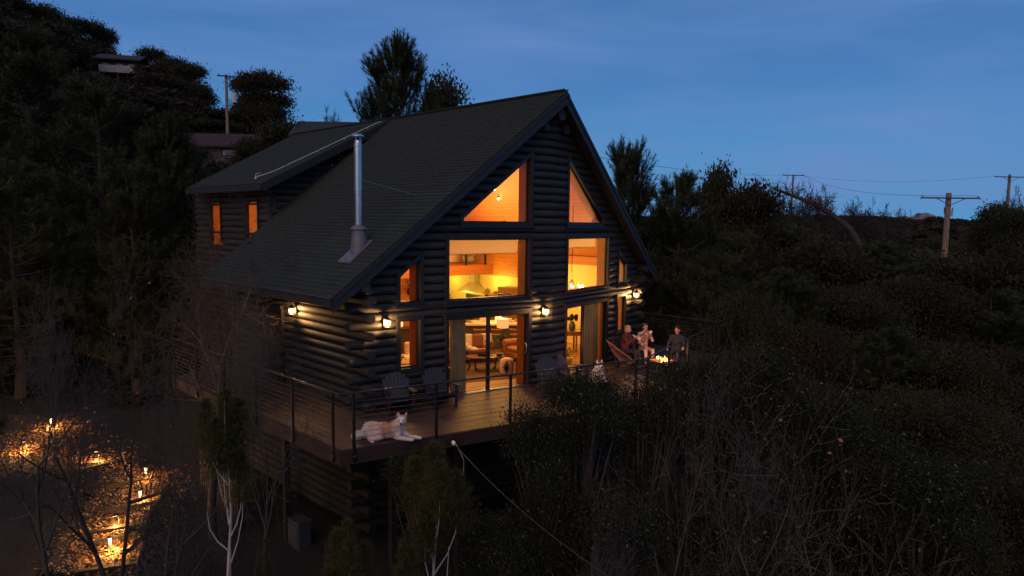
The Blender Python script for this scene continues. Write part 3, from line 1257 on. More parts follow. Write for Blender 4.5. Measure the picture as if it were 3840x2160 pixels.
# ================================================================== WALL LANTERNS
LANT = mat('lantern_metal', (0.03, 0.022, 0.016), 0.4, 0.2, metal=0.6)
BULB = glow_mat('lantern_bulb', (1.0, 0.50, 0.17), 800.0)
LGL = mat('seeded_glass', (0.9, 0.7, 0.45), 0.25, 0.1, 20, emit=(1.0, 0.55, 0.2), estr=1.6)
def lantern(x, y, z, rz_, label, e=62):
    t = root('wall_lantern', (0, 0, 0), label, 'wall lamp', 'lit lanterns on the log walls')
    b = MB()
    b.box((0, -.02, 0), (.12, .03, .22))
    b.build('back_plate', LANT, t, bevel=.004)
    b = MB()
    b.tube([(0, -.03, .07), (0, -.09, .13), (0, -.13, .12)], .010, 6)
    b.build('arm', LANT, t, smooth=True)
    b = MB()
    b.lathe([(.085, .085), (.075, .10), (.03, .14), (.012, .16)], (0, -.13, 0), 14)
    b.lathe([(.03, -.13), (.078, -.11), (.078, -.10)], (0, -.13, 0), 14)
    for k in range(4):
        a = PI / 4 + k * PI / 2
        b.box((.074 * math.cos(a), -.13 + .074 * math.sin(a), -.005), (.008, .008, .20))
    b.build('cage', LANT, t)
    b = MB()
    b.ball((0, -.13, -.01), .050, 8)
    b.build('bulb', BULB, t, smooth=True)
    t.location = (x, y, z)
    t.rotation_euler = (0, 0, rz_)
    return t
AL = -math.atan(PROW)
lantern(0.86, fy(.86) - .14, 2.17, AL, 'lit wall lantern by the log ends at the near corner, left of the narrow window')
lantern(5.72, fy(5.72) - .14, 2.14, AL, 'lit wall lantern on the middle log pier between the two sliding doors')
lantern(11.42, fy(11.42) - .14, 2.17, -AL, 'lit wall lantern at the far right corner above the people')
lantern(0.35 - .125, 3.0, 2.20, -PI / 2, 'lit wall lantern on the side wall under the long eave')

# ================================================================== DECK CHAIRS
def adirondack(x, y, a, m, label, group):
    t = root('adirondack_chair', (0, 0, 0), label, 'chair', group)
    # fan of back slats with rounded heads
    for i in range(7):
        o = i - 3
        w = .078
        top = .62 - .018 * o * o
        b = MB()
        def P(u, h):       # across, up the back
            sp = 1 + .25 * h / .62
            return (u * sp, .16 + h * .42, .30 + h * 0.98)
        u0, u1 = o * .083 - w / 2, o * .083 + w / 2
        f = [P(u0, 0), P(u1, 0), P(u1, top - .015), P((u0 + u1) / 2 + w * .2, top + .012), P((u0 + u1) / 2 - w * .2, top + .012), P(u0, top - .015)]
        b.prism(f, (0, .017, -.007))
        b.build('back_slat', m, t)
    for i in range(6):
        b = MB()
        yy = -.36 + i * .1
        b.box((0, yy, .375 - i * .028), (.54, .088, .02), (-.27, 0, 0))
        b.build('seat_slat', m, t)
    for s in (-1, 1):
        b = MB()
        b.prism([(s * .25, -.40, .56), (s * .25, .28, .545), (s * .36, .28, .545), (s * .40, -.30, .56), (s * .36, -.42, .56)], (0, 0, .022))
        b.build('armrest', m, t)
        b = MB()
        b.box((s * .30, -.33, .28), (.028, .10, .56))
        b.build('front_leg', m, t)
        b = MB()
        b.beam((s * .272, -.36, .33), (s * .272, .48, .04), .026, .10)
        b.build('rear_leg', m, t)
    for h in (.12, .40):
        b = MB()
        b.box((0, .19 + h * .42, .29 + h * .98), (.60, .03, .06), (-.4, 0, 0))
        b.build('back_brace', m, t)
    t.location = (x, y, 0)
    t.rotation_euler = (0, 0, a)
    return t
GREYC = mat('dark_grey_plastic', (0.026, 0.027, 0.034), 0.5, 0.15, 4.0, (1, 1, 4), 0.2, 60)
BLUEC = mat('blue_grey_plastic', (0.022, 0.032, 0.062), 0.5, 0.15, 4.0, (1, 1, 4), 0.2, 60)
adirondack(.90, -.78, -.42, GREYC, 'dark grey slatted adirondack chair under the narrow lower window, nearest the deck corner', 'adirondack chairs on the deck')
adirondack(2.02, -1.0, -.22, GREYC, 'dark grey slatted adirondack chair left of the wide sliding door', 'adirondack chairs on the deck')
adirondack(5.15, -1.95, -.55, BLUEC, 'dark blue slatted adirondack chair just right of the wide sliding door', 'adirondack chairs on the deck')
adirondack(6.15, -1.92, .35, BLUEC, 'dark blue slatted adirondack chair in front of the narrow sliding door', 'adirondack chairs on the deck')

# string chair on the right of the deck
t = root('string_chair', (0, 0, 0), 'reddish cord lounge chair with a tilted ring frame, right of the white dog', 'chair')
CORD = mat('terracotta_cord', (0.34, 0.13, 0.09), 0.6, 0.2)
b = MB()
n = 28
ring = []
for k in range(n + 1):
    a = 2 * PI * k / n
    u, v = .46 * math.cos(a), .56 * math.sin(a)
    ring.append(Vector((u, .12 + v * .80, .62 + v * .62)))
b.tube(ring, .014, 6, False)
b.build('ring_frame', CORD, t, smooth=True)
hub = []
for k in range(n + 1):
    a = 2 * PI * k / n
    hub.append(Vector((.12 * math.cos(a), .02 + .10 * math.sin(a), .30)))
b = MB()
b.tube(hub, .010, 6, False)
b.build('seat_ring', CORD, t, smooth=True)
for k in range(n):
    for w in (0, .5):
        kk = (k + w) / n * n
        i0 = int(kk)
        a_ = ring[i0].lerp(ring[min(n, i0 + 1)], kk - i0)
        c_ = hub[i0].lerp(hub[min(n, i0 + 1)], kk - i0)
        md = (a_ + c_) / 2 + Vector((0, 0, -.07))
        b = MB()
        b.tube([a_, md, c_], .0032, 4, False)
        b.build('cord', CORD, t)
for k in range(3):
    a = k * 2 * PI / 3 + .5
    b = MB()
    b.tube([(.12 * math.cos(a), .02 + .1 * math.sin(a), .30), (.34 * math.cos(a), .34 * math.sin(a), .0)], .010, 6)
    b.build('leg', IRON, t)
t.location = (9.05, -1.62, 0.002)
t.rotation_euler = (0, 0, .9)

# fire table
t = root('fire_table', (9.6, -2.7, 0), 'low square dark fire table with small orange flames over hot coals', 'fire pit')
FT = mat('fire_table_metal', (0.02, 0.018, 0.018), 0.5, 0.2)
b = MB()
b.box((9.6, -2.7, .19), (.62, .62, .36))
b.build('base', FT, t, bevel=.01)
b = MB()
for s in (-1, 1):
    b.box((9.6 + s * .36, -2.7, .40), (.16, .88, .05))
    b.box((9.6, -2.7 + s * .36, .4), (.56, .16, .05))
b.build('top_frame', FT, t)
EMB = glow_mat('hot_coals', (1.0, 0.13, 0.02), 1.8)
FLM = glow_mat('flame', (1.0, 0.42, 0.09), 9.0)
b = MB()
for i in range(60):
    b.ball((9.6 + rnd.uniform(-.27, .27), -2.7 + rnd.uniform(-.27, .27), .40 + rnd.uniform(-.01, .015)), rnd.uniform(.02, .035), 4)
o = b.build('coals', EMB, t)
o['kind'] = 'stuff'
for i in range(9):
    b = MB()
    x, y = 9.6 + rnd.uniform(-.22, .22), -2.7 + rnd.uniform(-.2, .2)
    h = rnd.uniform(.05, .15)
    b.tube([(x, y, .41), (x + rnd.uniform(-.01, .01), y, .41 + h * .4), (x + rnd.uniform(-.02, .02), y, .41 + h * .8), (x, y, .41 + h)], [.016, .028, .014, .002], 6)
    b.build('flame', FLM, t, smooth=True)
lamp('fire_light', (9.6, -2.7, .66), 42, (1.0, .34, .10), .16, t)

# ================================================================== PEOPLE
SKIN = mat('skin', (0.42, 0.24, 0.17), 0.55, 0.1, 12)
EYE = mat('eye_dark', (0.02, 0.015, 0.012), 0.2)

def vv(*a):
    return Vector(a)

def person(x, y, a, label, hairc, jacket, trousers, arms, hair_len=0.0, head_pitch=0.0, torso_lean=0.10, shoe=(0.05, 0.05, 0.055)):
    """seated figure facing -Y before turning; arms = (left elbow, left wrist, right elbow, right wrist)"""
    t = root('person', (0, 0, 0), label, 'person', None)
    hip = vv(0, 0, .53)
    ch = vv(0, -.02 - torso_lean * .3, .86)
    nk = vv(0, -.04 - torso_lean * .6, 1.08)
    hd = nk + vv(0, -.035, .165)
    # skin: head and neck, face modelled
    fw = vv(0, -math.cos(head_pitch), -math.sin(head_pitch))
    upv = vv(0, -math.sin(head_pitch), math.cos(head_pitch))
    def H(u, f, w):
        return hd + vv(u, 0, 0) + fw * f + upv * w
    pr = [('e', H(0, -.012, .025), (.074, .092, .098), None), ('e', H(0, .02, -.035), (.058, .07, .075), None),
          ('c', [nk - vv(0, 0, .05), nk + vv(0, 0, .04), H(0, -.01, -.03)], (.055, .05, .05)),
          ('c', [H(0, .078, .01), H(0, .104, -.022)], (.010, .015)),
          ('c', [H(-.02, .082, -.058), H(.02, .082, -.058)], (.010, .010)),
          ('e', H(0, .065, -.085), (.03, .025, .02), None),
          ('c', [H(-.045, .068, .03), H(.045, .068, .03)], (.012, .012)),
          ('e', H(-.078, .0, -.005), (.012, .022, .032), None), ('e', H(.078, .0, -.005), (.012, .022, .032), None)]
    body = organic('head', pr, .0085, 2, [SKIN], lambda c: 0, t)
    e = MB()
    for s in (-1, 1):
        e.ball(H(s * .03, .083, .012), .010, 6)
    e.build('eye', EYE, body)
    # hair over the skull
    hp = [('e', H(0, -.028, .045), (.083, .093, .090), None)]
    for k in range(14):
        an = rnd.uniform(0, 2 * PI)
        hp.append(('e', H(.065 * math.cos(an), -.03 + .07 * math.sin(an), .07 + rnd.uniform(-.02, .04)), (.028, .032, .026), None))
    if hair_len > 0:
        hp.append(('e', H(0, -.065, -.05), (.075, .045, .10 + hair_len * .3), None))
        hp.append(('e', H(-.07, -.03, -.03), (.02, .04, .08), None))
        hp.append(('e', H(.07, -.03, -.03), (.02, .04, .08), None))
    organic('hair', hp, .011, 1, [mat('hair_%s' % hairc[0], hairc[1], 0.6, 0.35, 40)], lambda c: 0, t)
    # jacket: torso, shoulders and sleeves in one skin
    sl, sr = vv(.185, nk.y + .01, 1.015), vv(-.185, nk.y + .01, 1.015)
    le, lw, re, rw = [Vector(q) for q in arms]
    jp = [('e', (hip + ch) / 2 + vv(0, 0, -.02), (.165, .125, .24), None), ('e', ch + vv(0, 0, .04), (.185, .13, .20), None),
          ('c', [sl, (sl + sr) / 2 + vv(0, 0, .03), sr], (.075, .085, .075)), ('c', [nk - vv(0, 0, .06), nk + vv(0, .01, .015)], (.085, .066)),
          ('c', [sl, le, lw + (le - lw) * .08], (.075, .056, .042)), ('c', [sr, re, rw + (re - rw) * .08], (.075, .056, .042))]
    organic('jacket', jp, .017, 2, jacket, lambda c: (1 if len(jacket) > 1 and noise.noise(Vector(c) * 11) > .12 else (2 if len(jacket) > 2 and noise.noise(Vector(c) * 9 + Vector((5, 3, 1))) > .2 else 0)), t)
    # trousers: hips, thighs, shins in one skin
    tp = [('e', hip + vv(0, .0, -.02), (.165, .14, .11), None)]
    for s in (-1, 1):
        tp.append(('c', [hip + vv(s * .09, -.02, -.02), vv(s * .13, -.44, .52), vv(s * .13, -.50, .12)], (.092, .068, .05)))
    organic('trousers', tp, .018, 2, [trousers], lambda c: 0, t)
    for s in (-1, 1):
        sp = [('c', [vv(s * .13, -.48, .065), vv(s * .135, -.60, .045), vv(s * .14, -.68, .035)], (.048, .045, .033))]
        organic('shoe', sp, .012, 1, [mat('shoe_%d' % int(shoe[0] * 100), shoe, 0.6)], lambda c: 0, t)
    # hands: palm, four fingers curled round, thumb from the side
    for (el, wr, s) in ((le, lw, 1), (re, rw, -1)):
        d = (wr - el).normalized()
        side = d.cross(vv(0, 0, 1))
        side = side.normalized() if side.length > .05 else vv(1, 0, 0)
        dn = d.cross(side).normalized()
        if dn.z > 0:
            dn = -dn
        b = MB()
        b.tube([wr - d * .015, wr + d * .02, wr + d * .06, wr + d * .085], [.026, .034, .038, .030], 8)
        for q, ln in zip((-1.5, -.5, .5, 1.5), (.065, .078, .082, .070)):
            p0 = wr + d * .078 + side * q * .017
            p1 = p0 + d * ln * .45 + dn * .008
            p2 = p1 + d * ln * .18 + dn * ln * .35
            p3 = p2 - d * ln * .12 + dn * ln * .22
            b.tube([p0, p1, p2, p3], [.0095, .0090, .0085, .007], 6)
        p0 = wr + d * .025 - side * .03 * s
        b.tube([p0, p0 + d * .03 - side * s * .018 + dn * .012, p0 + d * .052 - side * s * .010 + dn * .035], [.013, .011, .008], 6)
        b.build('hand', SKIN, t, smooth=True)
    t.location = (x, y, 0)
    t.rotation_euler = (0, 0, a)
    return t

def deck_seat(x, y, a, label):
    t = root('patio_chair', (0, 0, 0), label, 'chair', 'low dark chairs round the fire table')
    b = MB()
    b.box((0, -.06, .41), (.56, .56, .05))
    b.build('seat', FT, t, bevel=.01)
    b = MB()
    b.box((0, .24, .68), (.56, .05, .50), (-.25, 0, 0))
    b.build('backrest', FT, t, bevel=.01)
    for sx in (-1, 1):
        for sy in (-1, 1):
            b = MB()
            b.box((sx * .25, -.06 + sy * .25, .20), (.04, .04, .39))
            b.build('leg', FT, t)
    t.location = (x, y, 0.002)
    t.rotation_euler = (0, 0, a)

MAROON = mat('maroon_fleece', (0.095, 0.022, 0.018), 0.95, 0.3, 9, bump=.4, bscale=60)
CAMO = [mat('pale_patterned_fleece', (0.50, 0.38, 0.33), 0.95, 0.15, 14), mat('grey_pattern_patch', (0.13, 0.11, 0.13), 0.95, 0.2, 14), mat('rose_pattern_patch', (0.30, 0.17, 0.15), 0.95, .2, 14)]
NAVY = mat('navy_hoodie', (0.014, 0.020, 0.042), 0.95, 0.25, 9)
DARKT = mat('dark_trousers', (0.02, 0.02, 0.026), 0.9, 0.2, 9)

person(9.55, -1.25, -.35 + .6, 'person with short blond hair in a dark maroon fleece holding a white card', ('blond', (0.42, 0.27, 0.13)), [MAROON], DARKT,
       [(.27, -.20, .78), (.16, -.38, .96), (-.26, -.22, .78), (-.08, -.40, .99)], .05, .12)
deck_seat(9.55, -1.25, .25, 'low dark patio chair under the person with blond hair')
person(10.40, -1.42, -.35 - .15, 'person with brown hair in a pale patterned fleece raising a white mug', ('brown', (0.06, 0.03, 0.018)), CAMO, CAMO[0],
       [(.25, -.18, .80), (.10, -.24, 1.06), (-.26, -.20, .76), (-.14, -.42, .66)], 0, .05)
deck_seat(10.40, -1.42, -.5, 'low dark patio chair under the person with the mug')
person(10.75, -2.55, -PI / 2 + .25, 'person in a dark navy hoodie seated right of the fire table', ('dark', (0.02, 0.014, 0.01)), [NAVY], DARKT,
       [(.26, -.22, .80), (.30, -.46, .76), (-.26, -.18, .78), (-.20, -.42, .70)], 0, .1, .12, (0.5, 0.5, 0.5))
deck_seat(10.75, -2.55, -PI / 2 + .25, 'low dark patio chair under the person in the navy hoodie')
WHT = mat('white_ceramic', (0.72, 0.70, 0.68), 0.3, 0.05)
def mug(p, label, tilt):
    m = root('mug', (0, 0, 0), label, 'mug')
    R = Euler(tilt)
    b = MB()
    b.lathe([(.001, 0), (.038, 0), (.042, .09), (.037, .09), (.034, .01), (.001, .01)], (0, 0, 0), 14)
    b.build('cup', WHT, m, smooth=True)
    h = MB()
    h.tube([(.04, 0, .02), (.066, 0, .03), (.068, 0, .06), (.04, 0, .075)], .006, 6)
    h.build('handle', WHT, m, smooth=True)
    m.rotation_euler = tilt
    m.location = p
mug((10.33, -1.72, 1.08), 'white mug held up to the face of the person in the pale patterned fleece', (.5, .5, 0))
# folded white paper held by the blond person
b = MB()
b.prism([(9.52, -1.63, 1.05), (9.70, -1.78, .93), (9.72, -1.70, 1.0), (9.58, -1.56, 1.09)], (.004, .004, .006))
b.prism([(9.70, -1.785, .93), (9.80, -1.72, .94), (9.78, -1.66, 1.0), (9.72, -1.70, 1.0)], (.004, .004, .006))
o = b.build('paper_card', WHT)
tag(o, 'creased white card held by the person in the maroon fleece', 'card')

# ================================================================== DOGS
FURW = mat('cream_fur', (0.80, 0.64, 0.56), 0.95, 0.0, 26, (1, 1, 1), 0.9, 70, col2=(0.93, 0.84, 0.78))
FURT = mat('tan_fur', (0.60, 0.29, 0.18), 0.95, 0.0, 22, (1, 1, 1), 0.9, 70, col2=(0.76, 0.44, 0.31))
FURL = mat('pale_tan_fur', (0.74, 0.48, 0.37), 0.95, 0.0, 24, (1, 1, 1), 0.9, 70, col2=(0.86, 0.64, 0.54))
NOSE = mat('dog_nose', (0.02, 0.012, 0.012), 0.3)
BLUE = mat('pale_blue_eye', (0.10, 0.16, 0.24), 0.15)
FURG = mat('grey_fur', (0.20, 0.19, 0.20), 0.95, 0.25, 24, (1, 1, 1), .8, 70)

def fur(t, body, mats, zone, density, ln, seed, name='coat'):
    """short tufts lying along the coat, soft ragged outline"""
    rg = random.Random(seed)
    me = body.data
    V, F, MI = [], [], []
    for f in me.polygons:
        k = density * f.area
        n = int(k) + (1 if rg.random() < k - int(k) else 0)
        if body.data.materials[f.material_index] in (NOSE, EYE, BLUE):
            continue
        for _ in range(n):
            vs = [Vector(me.vertices[i].co) for i in f.vertices]
            w = [rg.random() for _ in vs]
            s = sum(w)
            p = sum((v * q for v, q in zip(vs, w)), Vector()) / s
            nr = f.normal
            d = (nr * .55 + Vector((-.75, 0, -.35)) + Vector((rg.gauss(0, .3), rg.gauss(0, .3), rg.gauss(0, .3)))).normalized()
            sd = d.cross(nr)
            sd = sd.normalized() if sd.length > .05 else nr.orthogonal().normalized()
            l = ln(p) * rg.uniform(.6, 1.3)
            q = p - nr * .004
            i = len(V)
            V += [tuple(q - sd * .0035), tuple(q + sd * .0035), tuple(q + d * l)]
            F.append((i, i + 1, i + 2))
            MI.append(f.material_index)
    V = [tuple(Vector(v) + wloc(body)) for v in V]
    o = mesh_arrays(name, V, F, mats, t, False, MI)
    o['kind'] = 'stuff'

# -- the dog lying on the deck edge (forward = +X, watcher's side = -Y)
t = root('dog', (0, 0, 0), 'cream and tan fluffy dog lying at the deck corner looking at the viewer', 'dog')
pr = [('e', (.60, .01, .175), (.36, .145, .165), None), ('e', (.36, .0, .185), (.20, .165, .18), (0, .2, 0)), ('e', (.85, .0, .20), (.19, .15, .185), (0, -.25, 0)),
      ('e', (.58, .0, .24), (.30, .10, .11), None),
      ('c', [(.86, .0, .24), (.95, -.03, .34), (.99, -.06, .41)], (.145, .125, .10)),
      ('e', (1.0, -.10, .455), (.100, .102, .090), None), ('e', (1.0, -.12, .420), (.100, .065, .065), None),
      ('c', [(1.0, -.17, .430), (1.003, -.255, .405)], (.050, .033)), ('e', (1.0, -.185, .455), (.033, .05, .028), None),
      ('c', [(.935, -.075, .50), (.915, -.065, .565), (.905, -.06, .605)], (.040, .026, .007)), ('c', [(1.06, -.075, .50), (1.085, -.065, .565), (1.092, -.06, .605)], (.040, .026, .007)),
      ('c', [(.92, -.09, .16), (.93, -.15, .075), (1.06, -.175, .055), (1.18, -.185, .04)], (.075, .058, .042, .036)), ('e', (1.22, -.185, .034), (.052, .036, .030), None),
      ('c', [(.98, .04, .16), (1.06, .0, .09), (1.2, -.03, .055), (1.33, -.045, .04)], (.07, .055, .04, .036)), ('e', (1.37, -.045, .034), (.05, .036, .030), None),
      ('e', (.43, -.125, .145), (.19, .085, .14), (0, .25, 0)), ('c', [(.56, -.18, .09), (.45, -.215, .05), (.34, -.215, .05)], (.06, .045, .036)),
      ('c', [(.33, -.215, .048), (.38, -.30, .036), (.42, -.335, .03)], (.034, .03, .028)),
      ('c', [(.24, .0, .13), (.15, -.01, .10), (.07, -.05, .085), (.02, -.09, .075)], (.07, .075, .085, .060)),
      ('e', (.03, -.08, .075), (.08, .07, .07), None)]
def zone1(c):
    x, y, z = c
    n = noise.noise(Vector(c) * 9) * .04
    if y < -.268 and z > .37 and x > .9:
        return 3
    if x > .86 and z > .53:
        return 1
    if x > .84 and z > .34 and y < -.05:                      # face: white blaze, tan cheeks
        if abs(x - 1.0) > .070 + n and z > .44:
            return 1
        return 0
    if .50 < x < .88 and z > .12 + n:
        return 1 if (.56 < x + n < .80) else 2
    if .30 < x <= .56 and z > .24 + n:
        return 2
    if .3 < x < .42 and z < .07:
        return 2
    return 0
dogb = organic('body', pr, .0115, 2, [FURW, FURT, FURL, NOSE], zone1, t)
e = MB()
for s in (-1, 1):
    e.ball((1.0 + s * .036, -.183, .470), .0125, 8)
e.build('eye', BLUE, dogb, smooth=True)
e = MB()
for s in (-1, 1):
    e.lathe([(.0135, -.006), (.017, 0), (.0135, .006)], (1.0 + s * .036, -.181, .470), 10, 0, 1, 1, (PI / 2, 0, 0))
e.build('eyelid', NOSE, dogb, smooth=True)
fur(t, dogb, [FURW, FURT, FURL, NOSE], zone1, 15000,
    lambda p: (.010 if (p.x > .9 and p.z > .36) else (.065 if p.x < .26 else (.018 if p.z < .06 else .048))), 3)
t.location = (-1.0, -1.88, 0.0)
t.rotation_euler = (0, 0, -.79)

# -- the white dog sitting further along
t = root('dog', (0, 0, 0), 'white fluffy dog with grey cap sitting upright beside the string chair', 'dog')
pr = [('e', (.0, .14, .22), (.17, .20, .20), None), ('c', [(0, .08, .28), (0, -.02, .42), (0, -.06, .52)], (.17, .15, .12)), ('e', (0, -.07, .40), (.13, .10, .15), None),
      ('e', (0, -.09, .625), (.093, .095, .085), None), ('e', (0, -.11, .595), (.10, .065, .06), None), ('c', [(0, -.155, .595), (.01, -.235, .575)], (.05, .032)),
      ('c', [(-.060, -.07, .68), (-.072, -.06, .735), (-.076, -.055, .775)], (.038, .025, .006)), ('c', [(.060, -.07, .68), (.072, -.06, .735), (.076, -.055, .775)], (.038, .025, .006)),
      ('c', [(-.08, -.08, .38), (-.08, -.12, .2), (-.08, -.13, .05)], (.06, .045, .035)), ('c', [(.08, -.08, .38), (.08, -.12, .2), (.08, -.13, .05)], (.06, .045, .035)),
      ('e', (-.08, -.165, .035), (.038, .055, .032), None), ('e', (.08, -.165, .035), (.038, .055, .032), None),
      ('c', [(-.14, .10, .2), (-.18, -.04, .12), (-.17, .06, .05)], (.10, .07, .04)), ('c', [(.14, .10, .2), (.18, -.04, .12), (.17, .06, .05)], (.10, .07, .04)),
      ('e', (-.17, -.02, .035), (.035, .07, .03), None), ('e', (.17, -.02, .035), (.035, .07, .03), None),
      ('c', [(0, .3, .1), (.1, .42, .09), (.24, .42, .08)], (.06, .07, .05))]
def zone2(c):
    x, y, z = c
    if y < -.245 and z > .5:
        return 2
    if z > .665 and y > -.16 and noise.noise(Vector(c) * 12) > -.1 and abs(x) < .055:
        return 1
    return 0
d2 = organic('body', pr, .013, 2, [FURW, FURG, NOSE], zone2, t)
e = MB()
for s in (-1, 1):
    e.ball((s * .036, -.172, .632), .012, 8)
e.build('eye', EYE, d2, smooth=True)
fur(t, d2, [FURW, FURG, NOSE], zone2, 11000, lambda p: .012 if p.z > .56 else .04, 5)
t.location = (6.79, -2.36, 0.0)
t.rotation_euler = (0, 0, -.55)
# ================================================================== INSIDE THE CABIN (seen through the glass)
FLOORM = mat('light_wood_floor', (0.34, 0.19, 0.06), 0.45, 0.0, 3, (1, 8, 1), col2=(0.48, 0.28, 0.10))
CREAM = mat('cream_wall', (0.74, 0.60, 0.22), 0.8, 0.05, 2)
IX0, IX1 = 0.56, 11.56
f = MB()
f.prism([(IX0, .16, -.02), (XC, -.86, -.02), (IX1, .16, -.02), (IX1, 13.2, -.02), (1.85, 13.2, -.02), (1.85, 7.1, -.02), (IX0, 7.1, -.02)], (0, 0, .035))
fl = f.build('floor', FLOORM, cabin)
# right wall: boards above, painted band below; under the loft the band is lower
w = MB()
w.box((IX1 + .05, 2.6, 1.55), (.08, 5.0, 3.06))
w.box((IX1 + .05, 9.2, 1.2), (.08, 8.0, 2.36))
w.build('painted_wall', CREAM, cabin)
w = MB()
w.hexa([(IX1 + .01, .1, 3.08), (IX1 + .09, .1, 3.08), (IX1 + .09, 5.1, 3.08), (IX1 + .01, 5.1, 3.08),
        (IX1 + .01, .1, 3.4), (IX1 + .09, .1, 3.4), (IX1 + .09, 5.1, 3.4), (IX1 + .01, 5.1, 3.4)])
w.hexa([(IX1 + .01, 5.1, 2.38), (IX1 + .09, 5.1, 2.38), (IX1 + .09, 13.2, 2.38), (IX1 + .01, 13.2, 2.38),
        (IX1 + .01, 5.1, 3.4), (IX1 + .09, 5.1, 3.4), (IX1 + .09, 13.2, 3.4), (IX1 + .01, 13.2, 3.4)])
w.build('boarded_wall', PINE, cabin)
w = MB(); w.box((IX0 - .03, 3.6, 1.6), (.06, 6.9, 3.2)); w.build('boarded_wall', PINE, cabin)
# sloping board ceilings and the partitions
CEIL = plank_lines(mat('pine_ceiling', (0.40, 0.135, 0.020), 0.5, 0.0, 4.0, (1, 8, 1), col2=(0.54, 0.20, 0.036)), 'X', 0.14)
c = MB()
for sx in (-1, 1):
    x0 = XC + sx * (XC - .4)
    yb = 7.1 if sx < 0 else 13.2
    c.hexa([(x0, .1, rz(x0, .36)), (XC, -1.0, rz(XC, .36)), (XC, yb, rz(XC, .36)), (x0, yb, rz(x0, .36)),
            (x0, .1, rz(x0, .33)), (XC, -1.0, rz(XC, .33)), (XC, yb, rz(XC, .33)), (x0, yb, rz(x0, .33))])
    c.build('ceiling', CEIL, cabin)
    c = MB()
c.hexa([(1.85, 7.1, dz(1.85) - .22), (XC, 7.1, dz(XC) - .22), (XC, 13.2, dz(XC) - .22), (1.85, 13.2, dz(1.85) - .22),
        (1.85, 7.1, dz(1.85) - .18), (XC, 7.1, dz(XC) - .18), (XC, 13.2, dz(XC) - .18), (1.85, 13.2, dz(1.85) - .18)])
c.build('ceiling', CEIL, cabin)
p = MB()
p.box((5.35, 8.6, 1.28), (6.9, .08, 2.5))
p.build('partition_wall', PINE, cabin)
p = MB()
p.prism([(2.0, 13.06, 0), (11.7, 13.06, 0), (11.7, 13.06, 3.1), (XC, 13.06, 7.8), (2.0, 13.06, 5.6)], (0, .08, 0))
p.build('partition_wall', PINE, cabin)
# loft floor with its deep front beam and cable balustrade
l = MB()
l.prism([(.7, 6.5, 2.53), (11.0, 6.5, 2.53), (11.0, 13.0, 2.53), (1.9, 13.0, 2.53), (1.9, 7.05, 2.53), (.7, 7.05, 2.53)], (0, 0, .38))
loft = l.build('loft_floor', PINE, cabin)
for x in (1.5, 3.2, 4.9, 6.6, 8.5, 9.55, 10.6):
    b = MB()
    b.box((x, 6.56, 3.4), (.07, .07, 1.0))
    b.box((x, 6.56, 2.915), (.16, .12, .012))
    b.build('loft_post', IRON, loft)
for k in range(8):
    b = MB()
    b.tube([(.6, 6.56, 3.0 + k * .11), (10.6, 6.56, 3.0 + k * .11)], .004, 5)
    b.build('loft_cable', CABLE, loft)
b = MB()
b.box((5.6, 6.56, 3.92), (10.1, .07, .05))
b.build('loft_rail', IRON, loft)
for x, y, h in ((11.44, 5.2, 3.05), ):
    b = MB()
    b.box((x, y, 2.72), (.17, .17, .7))
    b.build('wood_post', JAMB, cabin)

def thing1(name, mb, m, label, cat, group=None, **kw):
    o = mb.build(name, m, None, **kw)
    return tag(o, label, cat, group)

# roller shades at the tops of the middle windows
SHADE = leaf_mat('linen_shade', (0.80, 0.66, 0.46), (0.84, 0.72, 0.52), 0.85, 40, .62)
for (a, b_, dr, lab) in ((2.72, 5.02, .40, 'cream roller shade drawn a little way down the wide middle window'), (6.95, 9.0, .30, 'cream roller shade drawn a little way down the narrow middle window')):
    t = root('roller_shade', ((a + b_) / 2, fy((a + b_) / 2) + .16, 4.2), lab, 'window shade', 'roller shades in the middle windows')
    mesh_arrays('cloth', [(a, fy(a) + .15, 4.2 - dr), (b_, fy(b_) + .15, 4.2 - dr), (b_, fy(b_) + .15, 4.2), (a, fy(a) + .15, 4.2)], [[0, 1, 2, 3]], SHADE, t)
    q = MB()
    q.tube([(a, fy(a) + .19, 4.2), (b_, fy(b_) + .19, 4.2)], .03, 10)
    q.build('roller', SHADE, t, smooth=True)
    q = MB()
    q.tube([(a, fy(a) + .152, 4.2 - dr), (b_, fy(b_) + .152, 4.2 - dr)], .010, 6)
    q.build('hem_bar', SHADE, t)

# curtains
def curtain(x0, x1, y, label, col):
    V, F = [], []
    n = 60
    for j, z in enumerate((0.03, 1.1, 2.12)):
        for i in range(n + 1):
            u = i / n
            x = x0 + (x1 - x0) * u
            V.append((x + .01 * math.sin(u * 40 + j), fy(x) + y + .035 * math.sin(u * 2 * PI * 6 + .3 * j) + .012 * math.sin(u * 50 + j * 2), z))
    for j in range(2):
        for i in range(n):
            a = j * (n + 1) + i
            F.append((a, a + 1, a + n + 2, a + n + 1))
    o = mesh_arrays('curtain', V, F, col, None, True)
    tag(o, label, 'curtain', 'curtains beside the sliding doors')
CURT = leaf_mat('grey_green_curtain', (0.26, 0.25, 0.17), (0.36, 0.34, 0.24), .9, 3, .12)
curtain(2.93, 3.40, .20, 'grey green curtain gathered at the left of the wide sliding door', CURT)
curtain(8.35, 9.40, .20, 'grey green curtain drawn across the right half of the narrow sliding door', CURT)

